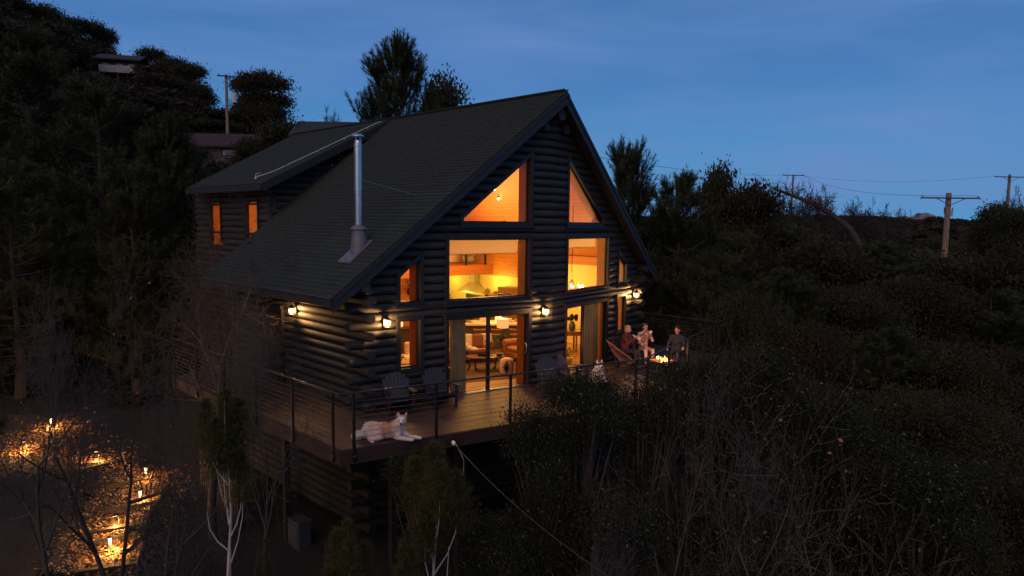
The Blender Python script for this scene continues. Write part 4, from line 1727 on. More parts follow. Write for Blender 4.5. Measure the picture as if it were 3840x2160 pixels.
# ---- furniture.  e1 runs to the viewer's right, e2 away from the viewer
A_ = -.789
LEATHER = mat('tan_leather', (0.42, 0.19, 0.07), 0.5, 0.18, 6, bump=.15, bscale=20)
LINEN = mat('cream_linen', (0.75, 0.66, 0.50), 0.9, 0.1, 20)
RUST = mat('rust_linen', (0.28, 0.10, 0.04), 0.9, 0.15, 20)
WALNUT = mat('dark_walnut', (0.050, 0.025, 0.013), 0.35, 0.3, 5, (1, 6, 1))
BROWNW = mat('brown_wood', (0.26, 0.13, 0.05), 0.5, 0.25, 5, (1, 6, 1))
def place(t, x, y, a, z=0.015):
    t.location = (x, y, z)
    t.rotation_euler = (0, 0, a)
    return t

def sofa(w, label):
    t = root('sofa', (0, 0, 0), label, 'sofa', 'tan leather sofas')
    b = MB(); b.box((0, 0, .20), (w, .86, .20)); b.build('base', LEATHER, t, bevel=.03)
    n = max(1, round((w - .4) / .7))
    cw = (w - .40) / n
    for i in range(n):
        b = MB(); b.box((-w / 2 + .2 + cw * (i + .5), -.05, .38), (cw - .01, .74, .16)); b.build('seat_cushion', LEATHER, t, bevel=.05)
        b = MB(); b.box((-w / 2 + .2 + cw * (i + .5), .27, .62), (cw - .01, .18, .40), (-.15, 0, 0)); b.build('back_cushion', LEATHER, t, bevel=.06)
    b = MB(); b.box((0, .38, .50), (w, .12, .62)); b.build('backrest', LEATHER, t, bevel=.05)
    for s in (-1, 1):
        b = MB()
        b.box((s * (w / 2 - .1), -.02, .36), (.17, .84, .40))
        b.tube([(s * (w / 2 - .1), -.45, .57), (s * (w / 2 - .1), .40, .57)], .115, 14)
        b.build('arm', LEATHER, t, smooth=False, bevel=.01)
    for sx in (-1, 1):
        for sy in (-1, 1):
            b = MB(); b.box((sx * (w / 2 - .1), sy * .35, .05), (.05, .05, .1)); b.build('leg', WALNUT, t)
    return t
place(sofa(2.0, 'tan leather sofa facing the door behind the dark coffee table'), 6.15, 2.85, A_ + .40)
place(sofa(1.5, 'tan leather two seat sofa with round arms at the right of the door view'), 7.75, 1.45, A_ + .45 - 1.35)

def cushion(x, y, z, a, m, label, rot=(-.3, 0, 0)):
    t = root('cushion', (0, 0, 0), label, 'cushion')
    b = MB()
    b.box((0, 0, 0), (.46, .13, .46))
    b.build('cover', m[0], t, bevel=.06)
    if len(m) > 1:
        b = MB(); b.box((.0, -.004, 0), (.24, .136, .44)); b.build('stripe', m[1], t, bevel=.05)
    t.location = (x, y, z)
    t.rotation_euler = (rot[0], rot[1], a)
cushion(6.15, 2.72, .72, A_ + .1, (LINEN,), 'cream cushion on the left of the tan sofa')
cushion(6.50, 2.55, .70, A_ + .3, (RUST,), 'rust brown cushion in the middle of the tan sofa')
cushion(6.85, 2.45, .70, A_ + .5, (LINEN,), 'pale cushion at the right end of the tan sofa behind the plant')
cushion(7.58, 1.12, .72, A_ - .25, (LINEN, RUST), 'cream cushion with rust band on the right hand sofa')
pr = [('e', (5.75, 2.40, .56), (.36, .22, .13), (0, 0, A_)), ('e', (5.60, 2.42, .62), (.22, .18, .14), (0, 0, A_)), ('e', (6.0, 2.2, .52), (.2, .2, .08), None)]
for i in range(16):
    pr.append(('e', (5.75 + rnd.uniform(-.25, .25), 2.38 + rnd.uniform(-.15, .15), .60 + rnd.uniform(-.03, .08)), (.09, .07, .05), (rnd.uniform(-1, 1), rnd.uniform(-1, 1), 0)))
o = organic('throw_blanket', pr, .02, 2, [LINEN], lambda c: 0, None)
tag(o, 'cream fluffy throw heaped on the left of the tan sofa', 'blanket')

# coffee table with hoop legs
t = root('coffee_table', (0, 0, 0), 'dark wood coffee table with curved hoop legs on the rug', 'coffee table')
b = MB()
pts = []
for k in range(32):
    a = 2 * PI * k / 32
    pts.append((.62 * math.copysign(abs(math.cos(a)) ** .7, math.cos(a)), .32 * math.copysign(abs(math.sin(a)) ** .8, math.sin(a)), .40))
b.prism(pts, (0, 0, .045))
b.build('table_top', WALNUT, t)
for s in (-1, 1):
    for s2 in (-1, 1):
        b = MB()
        pp = [(s * .42 + s2 * .15 * math.cos(a) * 1.0, s2 * .05, .20 + .20 * math.sin(a)) for a in (PI / 2, .9, .3, -.3, -.9, -1.35)]
        b.tube([(s * .42 + s2 * .02, 0, .40), (s * .42 + s2 * .10, 0, .26), (s * .42 + s2 * .09, 0, .12), (s * .42 + s2 * .16, 0, .0)], [.045, .026, .028, .045], 8)
        b.build('leg', WALNUT, t, smooth=True)
b = MB(); b.box((0, 0, .30), (.9, .1, .03)); b.build('stretcher', WALNUT, t)
place(t, 5.75, 1.30, A_ + .25)
t = root('tray', (5.72, 1.42, .46), 'small dark oval tray with handle on the coffee table', 'tray')
b = MB(); b.lathe([(.001, .0), (.14, .0), (.16, .05), (.145, .05), (.13, .01), (.001, .01)], (5.72, 1.42, .462), 16, 0, 1, .55, (0, 0, A_)); b.build('dish', IRON, t, smooth=True)
b = MB(); b.tube([(5.62, 1.52, .51), (5.66, 1.48, .58), (5.78, 1.36, .58), (5.82, 1.32, .51)], .008, 6); b.build('handle', IRON, t)
t = root('bowl', (6.15, 1.08, .46), 'dark boat shaped bowl on the right end of the coffee table', 'bowl')
b = MB(); b.lathe([(.001, .0), (.06, .0), (.15, .07), (.14, .075), (.05, .015), (.001, .012)], (6.15, 1.08, .462), 16, 0, 1.1, .7); b.build('shell', WALNUT, t, smooth=True)
# plant in a round basket
t = root('potted_plant', (6.75, 2.05, .0), 'leafy green plant in a round woven basket between the sofas', 'plant')
b = MB(); b.lathe([(.15, 0), (.22, .15), (.22, .30), (.17, .40), (.15, .38)], (6.75, 2.05, .02), 18); b.build('basket', mat('wicker', (0.32, 0.18, 0.07), .8, .3, 30), t, smooth=True)
V, F = [], []
for i in range(240):
    a, u = rnd.uniform(0, 2 * PI), rnd.random()
    base = Vector((6.75 + .05 * math.cos(a), 2.05 + .05 * math.sin(a), .40))
    tip = base + Vector((math.cos(a) * (.10 + .22 * rnd.random()), math.sin(a) * (.10 + .22 * rnd.random()), .15 + .50 * rnd.random()))
    p = base.lerp(tip, .35 + .65 * u)
    d = Vector((rnd.gauss(0, 1), rnd.gauss(0, 1), rnd.gauss(0, .6))).normalized()
    s2 = d.orthogonal().normalized() * .014
    k = len(V)
    V += [p - s2, p + s2, p + d * .075]
    F.append((k, k + 1, k + 2))
LEAFIN = leaf_mat('houseplant_leaf', (0.04, 0.09, 0.03), (0.09, 0.16, 0.05))
o = mesh_arrays('foliage', V, F, LEAFIN, t)
o['kind'] = 'stuff'
# table lamp on a round side table
t = root('side_table', (7.72, 2.55, 0), 'small round dark side table under the table lamp', 'side table')
b = MB(); b.lathe([(.001, .5), (.24, .5), (.24, .53), (.001, .53)], (7.72, 2.55, 0), 18); b.build('table_top', WALNUT, t)
b = MB(); b.lathe([(.16, .0), (.03, .05), (.025, .5)], (7.72, 2.55, .015), 12); b.build('pedestal', WALNUT, t, smooth=True)
t = root('table_lamp', (7.72, 2.55, .54), 'tall dark table lamp with cream drum shade in front of the counter', 'lamp')
b = MB(); b.lathe([(.07, 0), (.10, .03), (.13, .12), (.11, .22), (.05, .30), (.035, .42), (.02, .44), (.012, .55)], (7.72, 2.55, .532), 16); b.build('base', mat('dark_green_ceramic', (0.015, 0.028, 0.022), .25), t, smooth=True)
LSH = mat('lit_lamp_shade', (0.8, 0.62, 0.38), .8, .05, 40, emit=(1.0, .60, .22), estr=.45)
b = MB(); b.lathe([(.205, 0), (.205, .32)], (7.72, 2.55, 1.02), 24); bb = b.build('lamp_shade', LSH, t, smooth=True)
lamp('table_lamp_light', (7.72, 2.55, 1.42), 10, WARM, .08, t)
# round patterned stool
t = root('pouf', (5.86, .46, 0), 'cream drum stool with black stepped cross pattern near the door', 'stool')
b = MB(); b.lathe([(.13, 0), (.205, .03), (.215, .12), (.215, .36), (.19, .45), (.12, .49), (.001, .495)], (5.86, .46, .015), 28); b.build('drum', LINEN, t, smooth=True)
# stepped motif standing a hair proud of the cloth
cells = []
half_ = ["....#....", "...###...", "....#....", "..#####..", "...###...", ".#######.", "..#####..", "#######.#", "..#####..", ".#######.", "...###...", "..#####..", "....#....", "...###...", "....#...."]
b = MB()
fa = math.atan2(-14.57 - .46, -9.07 - 5.86)
for r_, row in enumerate(half_):
    for c_, ch in enumerate(row):
        if ch == '#':
            a = fa + (c_ - 4.5) * .130
            a2 = a + .130
            z0 = .42 - r_ * .0262
            R_ = .2185
            pz_ = lambda aa, zz, rr: (5.86 + rr * math.cos(aa), .46 + rr * math.sin(aa), zz)
            b.hexa([pz_(a, z0, R_ - .004), pz_(a2, z0, R_ - .004), pz_(a2, z0, R_ + .002), pz_(a, z0, R_ + .002),
                    pz_(a, z0 + .0262, R_ - .004), pz_(a2, z0 + .0262, R_ - .004), pz_(a2, z0 + .0262, R_ + .002), pz_(a, z0 + .0262, R_ + .002)])
b.build('motif', mat('black_wool', (0.012, 0.012, 0.012), .9), t)
# dark cabinet / console end by the jamb
t = root('side_cabinet', (5.0, -.35, 0), 'dark waterfall console with pale magazine on top beside the door jamb', 'console')
b = MB()
c0 = Vector((5.72, -.02, 0))
b.box((5.95, .12, .31), (.06, .42, .60), (0, 0, A_))
b.box((6.15, -.10, .60), (.46, .42, .04), (0, 0, A_))
b.box((6.33, -.28, .31), (.06, .42, .60), (0, 0, A_))
b.build('frame', WALNUT, t)
b = MB(); b.box((6.1, -.02, .632), (.30, .22, .012), (0, 0, A_ + .2))
thing1('magazine', b, WHT, 'pale magazine lying on the dark console by the door jamb', 'magazine')
# rug
b = MB()
b.prism([(3.75, .55, .018), (6.3, -.45, .018), (8.6, 2.3, .018), (6.1, 4.2, .018)], (0, 0, .010))
thing1('rug', b, mat('tan_rug', (0.10, 0.062, 0.025), .95, 0, 5, col2=(0.20, 0.13, 0.055), bump=.4, bscale=80), 'mottled tan rug spread under the coffee table', 'rug')
# low bench chair arm seen at the left of the doorway
t = root('armchair', (0, 0, 0), 'wood framed chair whose arm and leg show past the curtain', 'chair')
for s in (-1, 1):
    b = MB(); b.box((s * .30, 0, .52), (.06, .60, .03)); b.build('arm', mat('pale_ash', (0.50, 0.36, 0.2), .5), t, bevel=.008)
    for y in (-.26, .26):
        b = MB(); b.tube([(s * .30, y, .51), (s * .30, y * 1.1, 0)], [.018, .012], 8); b.build('leg', WALNUT, t)
b = MB(); b.box((0, 0, .34), (.54, .56, .12)); b.build('seat', LINEN, t, bevel=.03)
b = MB(); b.box((0, .28, .62), (.54, .10, .5), (-.2, 0, 0)); b.build('backrest', LINEN, t, bevel=.03)
place(t, 3.35, .75, PI + A_ + .3)

# island counter with green panels, things standing on it
t = root('kitchen_island', (8.3, 4.0, 0), 'kitchen island with pale rounded top and green back panel behind the sofas', 'counter')
GREENP = mat('olive_panel', (0.10, 0.115, 0.055), .6, .1, 3)
b = MB(); b.box((8.65, 4.05, .46), (2.5, .7, .90), (0, 0, A_ + .12)); b.build('cabinet', GREENP, t)
b = MB()
pts = []
for k in range(40):
    a = 2 * PI * k / 40
    q = Vector((1.45 * math.copysign(abs(math.cos(a)) ** .35, math.cos(a)), .52 * math.copysign(abs(math.sin(a)) ** .5, math.sin(a)), 0))
    q = Euler((0, 0, A_ + .12)).to_matrix() @ q
    pts.append((8.6 + q.x, 3.98 + q.y, .92))
b.prism(pts, (0, 0, .06)); b.build('counter_top', mat('pale_stone', (0.78, 0.70, 0.52), .25, .06), t)
e1 = Vector((math.cos(A_ + .12), math.sin(A_ + .12), 0))
e2_ = Vector((-e1.y, e1.x, 0))
ic = Vector((8.6, 3.98, .985))
def on_island(u, v):
    return ic + e1 * u + e2_ * v
for i, (u, v, nm, lab, cat) in enumerate((
        (-.35, .15, 'box', 'small cream box standing on the kitchen island', 'box'),
        (.95, .1, 'box', 'orange wooden box at the right end of the kitchen island', 'box'))):
    p = on_island(u, v)
    t2 = root(nm, p, lab, cat)
    b = MB(); b.box((p.x, p.y, p.z + .07), (.26, .16, .14), (0, 0, A_)); b.build('body', LINEN if i == 0 else LEATHER, t2, bevel=.01)
    b = MB(); b.box((p.x, p.y, p.z + .15), (.27, .17, .02), (0, 0, A_)); b.build('lid', WALNUT if i else LINEN, t2)
p = on_island(.22, .1)
t2 = root('kettle', p, 'white rounded kettle shaped lamp on the island left of the drum shade', 'lamp')
b = MB(); b.lathe([(.11, 0), (.13, .03), (.13, .16), (.10, .24), (.04, .28), (.001, .285)], p, 18); b.build('shade', mat('lit_glass_dome', (.8, .7, .5), .5, .02, emit=(1, .62, .24), estr=1.2), t2, smooth=True)
b = MB(); b.lathe([(.05, -.0), (.05, .012)], p, 12); b.build('foot', IRON, t2)
p = on_island(.62, .12)
t2 = root('bowl', p, 'small pale bowl on the island right of the drum shade', 'bowl')
b = MB(); b.lathe([(.05, 0), (.12, .10), (.11, .10), (.04, .012), (.001, .012)], p, 16); b.build('shell', LINEN, t2, smooth=True)
t2 = root('tray', on_island(-.95, 0), 'thin wooden board with greens on the left end of the island', 'tray')
b = MB(); p = on_island(-.95, 0); b.box((p.x, p.y, p.z + .012), (.42, .2, .02), (0, 0, A_)); b.build('board', WALNUT, t2)
V, F = [], []
for i in range(40):
    q = p + Vector((rnd.uniform(-.12, .12), rnd.uniform(-.08, .08), .03 + rnd.random() * .05)); d = Vector((rnd.gauss(0, 1), rnd.gauss(0, 1), .3)).normalized() * .05; s2 = d.orthogonal().normalized() * .02
    k = len(V); V += [q - s2, q + s2, q + d]; F.append((k, k + 1, k + 2))
o = mesh_arrays('herbs', V, F, LEAFIN, t2); o['kind'] = 'stuff'
# bar stools in front of the island
for i, (u, lab) in enumerate(((-.55, 'brown curved back bar stool behind the left sofa'), (.1, 'brown curved back bar stool left of the table lamp'), (.75, 'brown curved back bar stool right of the table lamp'))):
    p = on_island(u, -.75)
    t2 = root('bar_stool', (p.x, p.y, 0), lab, 'stool', 'bar stools at the island')
    b = MB(); b.lathe([(.001, .60), (.19, .60), (.2, .64), (.001, .66)], (p.x, p.y, 0), 16); b.build('seat', RUST, t2, smooth=True)
    b = MB()
    pp = [p + e1 * (.2 * math.cos(a)) + e2_ * (-.2 * math.sin(a)) for a in [PI * k / 10 for k in range(11)]]
    b.tube([(q.x, q.y, .82) for q in pp], [.03] + [.045] * 9 + [.03], 8); b.build('backrest', RUST, t2, smooth=True)
    for k in range(4):
        a = PI / 4 + k * PI / 2
        b = MB(); b.tube([(p.x + .12 * math.cos(a), p.y + .12 * math.sin(a), .6), (p.x + .18 * math.cos(a), p.y + .18 * math.sin(a), .015)], .011, 6); b.build('leg', IRON, t2)

# ---- kitchen along the right wall
KW = IX1 - .02
t = root('kitchen_units', (11.4, 8.2, 0), 'wooden base units with a pale worktop along the kitchen wall', 'kitchen cabinet')
b = MB(); b.box((KW - .32, 8.6, .44), (.60, 4.4, .86)); b.build('base_cabinet', BROWNW, t)
b = MB(); b.box((KW - .33, 8.6, .90), (.64, 4.44, .04)); b.build('worktop', MATS['pale_stone'], t)
t = root('range_hood', (11.5, 8.15, 1.6), 'white funnel shaped range hood with a lit edge on the kitchen wall', 'range hood')
HOOD = mat('hood_plaster', (0.40, 0.34, 0.19), .4, .05)
b = MB()
b.hexa([(KW - .5, 7.45, 1.66), (KW, 7.45, 1.66), (KW, 8.85, 1.66), (KW - .5, 8.85, 1.66), (KW - .26, 8.0, 2.02), (KW, 8.0, 2.02), (KW, 8.32, 2.02), (KW - .26, 8.32, 2.02)])
b.box((KW - .25, 8.15, 1.63), (.5, 1.42, .06)); b.build('canopy', HOOD, t)
b = MB(); b.box((KW - .13, 8.16, 2.25), (.26, .30, .48)); b.build('flue', HOOD, t)
t = root('range_cooker', (11.4, 8.15, .9), 'dark range cooker splashback below the hood', 'cooker')
b = MB(); b.box((KW - .35, 8.15, .46), (.66, .95, .9)); b.build('body', mat('dark_steel', (0.10, 0.09, 0.07), .4, .2, metal=.5), t)
b = MB(); b.box((KW - .02, 8.15, 1.22), (.03, 1.25, .50)); b.build('splashback', MATS['dark_steel'], t)
t = root('wall_shelf', (11.6, 6.8, 1.5), 'wooden wall shelf with crockery right of the range hood', 'shelf')
b = MB(); b.box((KW - .13, 6.75, 1.60), (.26, 1.35, .05)); b.build('upper_board', BROWNW, t)
b = MB(); b.box((KW - .13, 6.75, 1.22), (.26, 1.35, .04)); b.build('lower_board', BROWNW, t)
for y in (6.15, 7.35):
    b = MB(); b.box((KW - .1, y, 1.42), (.2, .03, .36)); b.build('bracket', BROWNW, t)
POT = mat('copper_brown_pot', (0.26, 0.13, 0.05), .35, .2, metal=.3)
for i, (y, z, r_, h, m_, lab) in enumerate(((7.25, 1.63, .10, .16, POT, 'brown lidded pot on the shelf beside the hood'), (6.75, 1.63, .11, .10, POT, 'brown bowl in the middle of the upper shelf'),
        (6.35, 1.63, .06, .22, MATS['dark_green_ceramic'], 'tall mottled jar at the right end of the upper shelf'),
        (7.2, 1.25, .12, .08, POT, 'low brown pan at the left of the lower shelf'), (6.85, 1.25, .10, .11, WALNUT, 'dark pot on the lower shelf'), (6.55, 1.25, .11, .07, POT, 'shallow brown dish on the lower shelf'),
        (6.28, 1.25, .11, .09, HOOD, 'cream bowl at the right end of the lower shelf'))):
    t = root('pot', (KW - .14, y, z), lab, 'pot', 'pots on the kitchen shelf')
    b = MB(); b.lathe([(r_ * .8, 0), (r_, h * .4), (r_ * .95, h), (r_ * .8, h), (r_ * .7, .01)], (KW - .14, y, z), 14); b.build('bowl', m_, t, smooth=True)
    if i in (0, 2):
        b = MB(); b.lathe([(r_ * .95, h), (r_ * .3, h + .03), (.015, h + .06)], (KW - .14, y, z + .002), 12); b.build('lid', m_, t, smooth=True)
t = root('wall_oven', (11.4, 5.7, 1), 'tall wooden cabinet with a black built in oven by the kitchen wall', 'oven')
b = MB()
b.box((KW - .33, 5.72, 1.0), (.60, .80, 2.0)); b.build('cabinet', BROWNW, t)
b = MB(); b.box((KW - .64, 5.72, 1.55), (.03, .62, .46)); b.build('oven_door', SASH, t)
b = MB(); b.box((KW - .64, 5.72, 1.12), (.03, .62, .20)); b.build('oven_drawer', SASH, t)
b = MB(); b.tube([(KW - .68, 5.45, 1.74), (KW - .68, 6.0, 1.74)], .012, 6); b.build('handle', METAL, t)
t = root('plant_box', (11.4, 9.9, 1.5), 'brown basket of dried stems on the left of the kitchen counter', 'basket')
b = MB(); b.lathe([(.12, 0), (.16, .14), (.14, .18)], (KW - .2, 9.9, 1.2), 14); b.build('basket', POT, t, smooth=True)
# painting and bed up in the loft
t = root('painting', (11.6, 7.3, 3.3), 'framed dark landscape painting leaning at the end of the loft', 'painting')
b = MB(); b.box((10.35, 7.3, 3.28), (.62, .04, .62), (0, 0, A_ + .3)); b.build('frame', WALNUT, t)
b = MB(); b.box((10.335, 7.28, 3.28), (.56, .035, .56), (0, 0, A_ + .3)); b.build('canvas', mat('dark_landscape', (0.03, 0.05, 0.03), .8, 0, 4, col2=(0.42, 0.35, 0.20)), t)
t = root('loft_sofa', (9.0, 8.4, 2.92), 'dark rust daybed standing in the loft behind the cables', 'daybed')
b = MB(); b.box((9.1, 8.6, 3.15), (1.9, .8, .45), (0, 0, 0)); b.build('mattress', RUST, t, bevel=.05)
b = MB(); b.box((9.1, 9.0, 3.4), (1.9, .1, .9), (0, 0, 0)); b.build('headboard', WALNUT, t)
b = MB(); b.prism([(9.75, 8.0, 2.95), (10.6, 8.0, 2.95), (10.6, 8.0, 4.1), (10.1, 8.0, 4.1)], (0, .05, 0)); b.build('linen_panel', LINEN, t)

# chandelier over the right hand side
t = root('chandelier', (9.35, .85, 2.42), 'bright antler ring chandelier hanging on a chain in the narrow middle window', 'chandelier')
CB = glow_mat('chandelier_bulb', (1.0, .74, .38), 42)
ANT = mat('antler_bone', (0.55, 0.36, 0.16), .6, .2)
cc = Vector((9.35, .85, 2.42))
b = MB(); b.tube([cc + Vector((0, 0, .55)), (9.35, .85, rz(9.35, .38))], .012, 6); b.build('chain', LANT, t)
b = MB()
for k in range(5):
    b.ball(cc + Vector((0, 0, .30 + .09 * k)), .035 if k % 2 else .022, 6)
b.build('hub', ANT, t, smooth=True)
for k in range(8):
    a = k * PI / 4
    dd = Vector((math.cos(a), math.sin(a), 0))
    b = MB(); b.tube([cc + Vector((0, 0, .34)), cc + dd * .14 + Vector((0, 0, .02)), cc + dd * .34 + Vector((0, 0, -.04)), cc + dd * .42 + Vector((0, 0, .08))], [.018, .022, .018, .008], 6); b.build('antler_arm', ANT, t, smooth=True)
    b = MB(); b.ball(cc + dd * .38 + Vector((0, 0, .09)), .034, 8); b.build('bulb', CB, t, smooth=True)
lamp('chandelier_light', cc + Vector((0, 0, .2)), 40, WARM, .25, t)

# desk under the narrow door view, vase with dark blooms
t = root('desk', (10.3, 1.5, 0), 'wooden writing desk with a drawer seen in the narrow sliding door', 'desk')
def deskbox(u, v, z, w, d, h):
    b = MB(); c = Vector((10.35, 1.6, 0)) + Vector((math.cos(A_ + .1), math.sin(A_ + .1), 0)) * u + Vector((-math.sin(A_ + .1), math.cos(A_ + .1), 0)) * v
    b.box((c.x, c.y, z), (w, d, h), (0, 0, A_ + .1)); return b
deskbox(0, 0, .76, 1.3, .6, .035).build('desk_top', BROWNW, t)
deskbox(0, -.02, .68, 1.22, .54, .13).build('apron', BROWNW, t)
deskbox(.28, -.30, .68, .42, .02, .09).build('drawer', JAMB, t)
for u in (-.60, .1, .60):
    for v in (-.25, .25):
        deskbox(u, v, .31, .055, .055, .61).build('leg', BROWNW, t)
t = root('vase', (10.22, 1.52, .78), 'green stoneware jug holding dark round blooms on the desk', 'vase')
b = MB(); b.lathe([(.08, 0), (.12, .05), (.125, .20), (.10, .28), (.07, .31), (.08, .34), (.065, .335), (.001, .3)], (10.22, 1.52, .78), 16); b.build('jug', mat('green_stoneware', (0.085, 0.09, 0.035), .5, .2), t, smooth=True)
b = MB()
for i in range(12):
    p0 = Vector((10.22, 1.52, 1.1)); a = rnd.uniform(0, 6.28); q = p0 + Vector((.16 * math.cos(a), .16 * math.sin(a), rnd.uniform(.08, .24)))
    b.ball(q, rnd.uniform(.05, .075), 6)
b.build('blooms', mat('dark_bloom', (0.012, 0.010, 0.006), .9), t)
t = root('candlestick', (10.5, 1.3, .78), 'dark turned candlestick right of the jug on the desk', 'candlestick')
b = MB(); b.lathe([(.05, 0), (.015, .03), (.03, .08), (.012, .12), (.03, .18), (.012, .24), (.03, .30), (.012, .34), (.02, .42)], (10.52, 1.25, .78), 10); b.build('stem', WALNUT, t, smooth=True)
t = root('open_book', (10.35, 1.25, .78), 'open white book lying on the desk front', 'book')
b = MB(); b.box((10.28, 1.33, .79), (.2, .26, .02), (0, .06, A_)); b.box((10.42, 1.19, .79), (.2, .26, .02), (0, -.06, A_)); b.build('pages', WHT, t)
t = root('floor_plant', (8.7, .35, 0), 'low plant with round leaves on the floor behind the narrow door', 'plant')
b = MB(); b.lathe([(.10, 0), (.14, .16), (.12, .16)], (8.62, .3, .02), 12); b.build('pot', LINEN, t, smooth=True)
V, F = [], []
for i in range(120):
    p = Vector((8.62, .3, .2)) + Vector((rnd.gauss(0, .14), rnd.gauss(0, .14), rnd.uniform(0, .32))); d = Vector((rnd.gauss(0, 1), rnd.gauss(0, 1), rnd.gauss(0, .4))).normalized(); s2 = d.orthogonal().normalized() * .02
    k = len(V); V += [p - s2, p + s2, p + d * .07]; F.append((k, k + 1, k + 2))
o = mesh_arrays('foliage', V, F, LEAFIN, t); o['kind'] = 'stuff'

# stag's head on the boarded partition
t = root('deer_head', (8.1, 8.5, 1.85), 'dark mounted deer head with antlers on the pine wall behind the narrow upper window', 'wall trophy')
DK = mat('dark_bronze', (0.010, 0.009, 0.008), .6)
def Dp(u, f_, w):
    return Vector((8.2, 8.54, 1.86)) + Vector((.9, -.3, 0)).normalized() * u + Vector((-.3, -.95, 0)) * f_ + Vector((0, 0, w))
pr = [('c', [Dp(0, 0, -.12), Dp(0, .10, .0), Dp(0, .18, .12)], (.12, .10, .075)), ('c', [Dp(0, .18, .14), Dp(-.02, .32, .02), Dp(-.03, .38, -.02)], (.075, .05, .035)),
      ('c', [Dp(.06, .16, .17), Dp(.15, .14, .19)], (.035, .015)), ('c', [Dp(-.06, .16, .17), Dp(-.15, .14, .19)], (.035, .015))]
organic('head', pr, .018, 1, [DK], lambda c: 0, t)
for s in (-1, 1):
    b = MB()
    b.tube([Dp(s * .04, .15, .2), Dp(s * .12, .10, .32), Dp(s * .16, .10, .44), Dp(s * .10, .14, .55)], [.018, .016, .013, .005], 6)
    b.tube([Dp(s * .11, .1, .31), Dp(s * .06, .18, .42)], [.012, .004], 5)
    b.tube([Dp(s * .16, .1, .42), Dp(s * .22, .16, .50)], [.012, .004], 5)
    b.build('antler', DK, t, smooth=True)

# left end: dark cabinet with lamp, pale armchair seen in the narrow lower window
t = root('cupboard', (4.5, 4.0, 0), 'dark olive cupboard seen in the narrow lower window', 'cupboard')
b = MB(); b.box((4.75, 4.25, .55), (1.3, .6, 1.08), (0, 0, A_ + .3)); b.build('body', mat('dark_olive_paint', (0.07, 0.06, 0.03), .6, .1), t)
b = MB(); b.box((4.75, 4.25, 1.11), (1.36, .66, .04), (0, 0, A_ + .3)); b.build('top', WALNUT, t)
b = MB(); b.box((4.95, 3.72, .9), (.30, .03, .09), (0, 0, A_ + .3)); b.build('label_holder', LINEN, t)
t = root('table_lamp', (4.45, 4.2, 1.13), 'white round shaded lamp on the dark cupboard in the narrow lower window', 'lamp')
b = MB(); b.lathe([(.16, 0), (.17, .06), (.16, .28), (.08, .33)], (4.45, 4.15, 1.2), 18); b.build('lamp_shade', MATS['lit_glass_dome'], t, smooth=True)
b = MB(); b.lathe([(.07, 0), (.03, .08)], (4.45, 4.15, 1.13), 12); b.build('foot', WALNUT, t)
t = root('pitcher', (4.8, 3.9, 1.13), 'dark handled pitcher beside the white lamp in the narrow lower window', 'pitcher')
b = MB(); b.lathe([(.06, 0), (.09, .1), (.06, .24), (.07, .28)], (4.80, 3.85, 1.13), 14); b.tube([(4.87, 3.78, 1.35), (4.95, 3.7, 1.32), (4.95, 3.7, 1.22), (4.88, 3.77, 1.18)], .010, 6); b.build('body', MATS['dark_green_ceramic'], t, smooth=True)
t = root('armchair', (4.0, 2.6, 0), 'cream upholstered armchair behind a round pale table in the narrow lower window', 'chair')
b = MB(); b.box((4.05, 2.75, .30), (.75, .75, .40), (0, 0, A_ + .5)); b.build('seat', LINEN, t, bevel=.05)
b = MB(); b.box((4.3, 3.0, .62), (.75, .16, .5), (-.2, 0, A_ + .5)); b.build('backrest', LINEN, t, bevel=.06)
t = root('round_table', (3.3, 2.2, 0), 'round pale table with a small plant in the narrow lower window', 'table')
b = MB(); b.lathe([(.001, .46), (.42, .46), (.42, .49), (.001, .49)], (3.3, 2.25, 0), 28); b.build('table_top', MATS['pale_ash'], t)
b = MB(); b.lathe([(.2, .0), (.04, .05), (.04, .46)], (3.3, 2.25, .015), 12); b.build('pedestal', MATS['pale_ash'], t)
t = root('potted_plant', (3.1, 2.2, .5), 'small dark leaved plant on the round table in the narrow lower window', 'plant')
b = MB(); b.lathe([(.05, 0), (.07, .1), (.06, .1)], (3.06, 2.15, .492), 12); b.build('pot', WALNUT, t)
V, F = [], []
for i in range(70):
    p = Vector((3.06, 2.15, .62)) + Vector((rnd.gauss(0, .10), rnd.gauss(0, .10), rnd.uniform(-.05, .30))); d = Vector((rnd.gauss(0, 1), rnd.gauss(0, 1), rnd.gauss(0, .4))).normalized(); s2 = d.orthogonal().normalized() * .018
    k = len(V); V += [p - s2, p + s2, p + d * .06]; F.append((k, k + 1, k + 2))
o = mesh_arrays('foliage', V, F, mat('dark_leaf', (0.02, 0.022, 0.008), .7), t); o['kind'] = 'stuff'

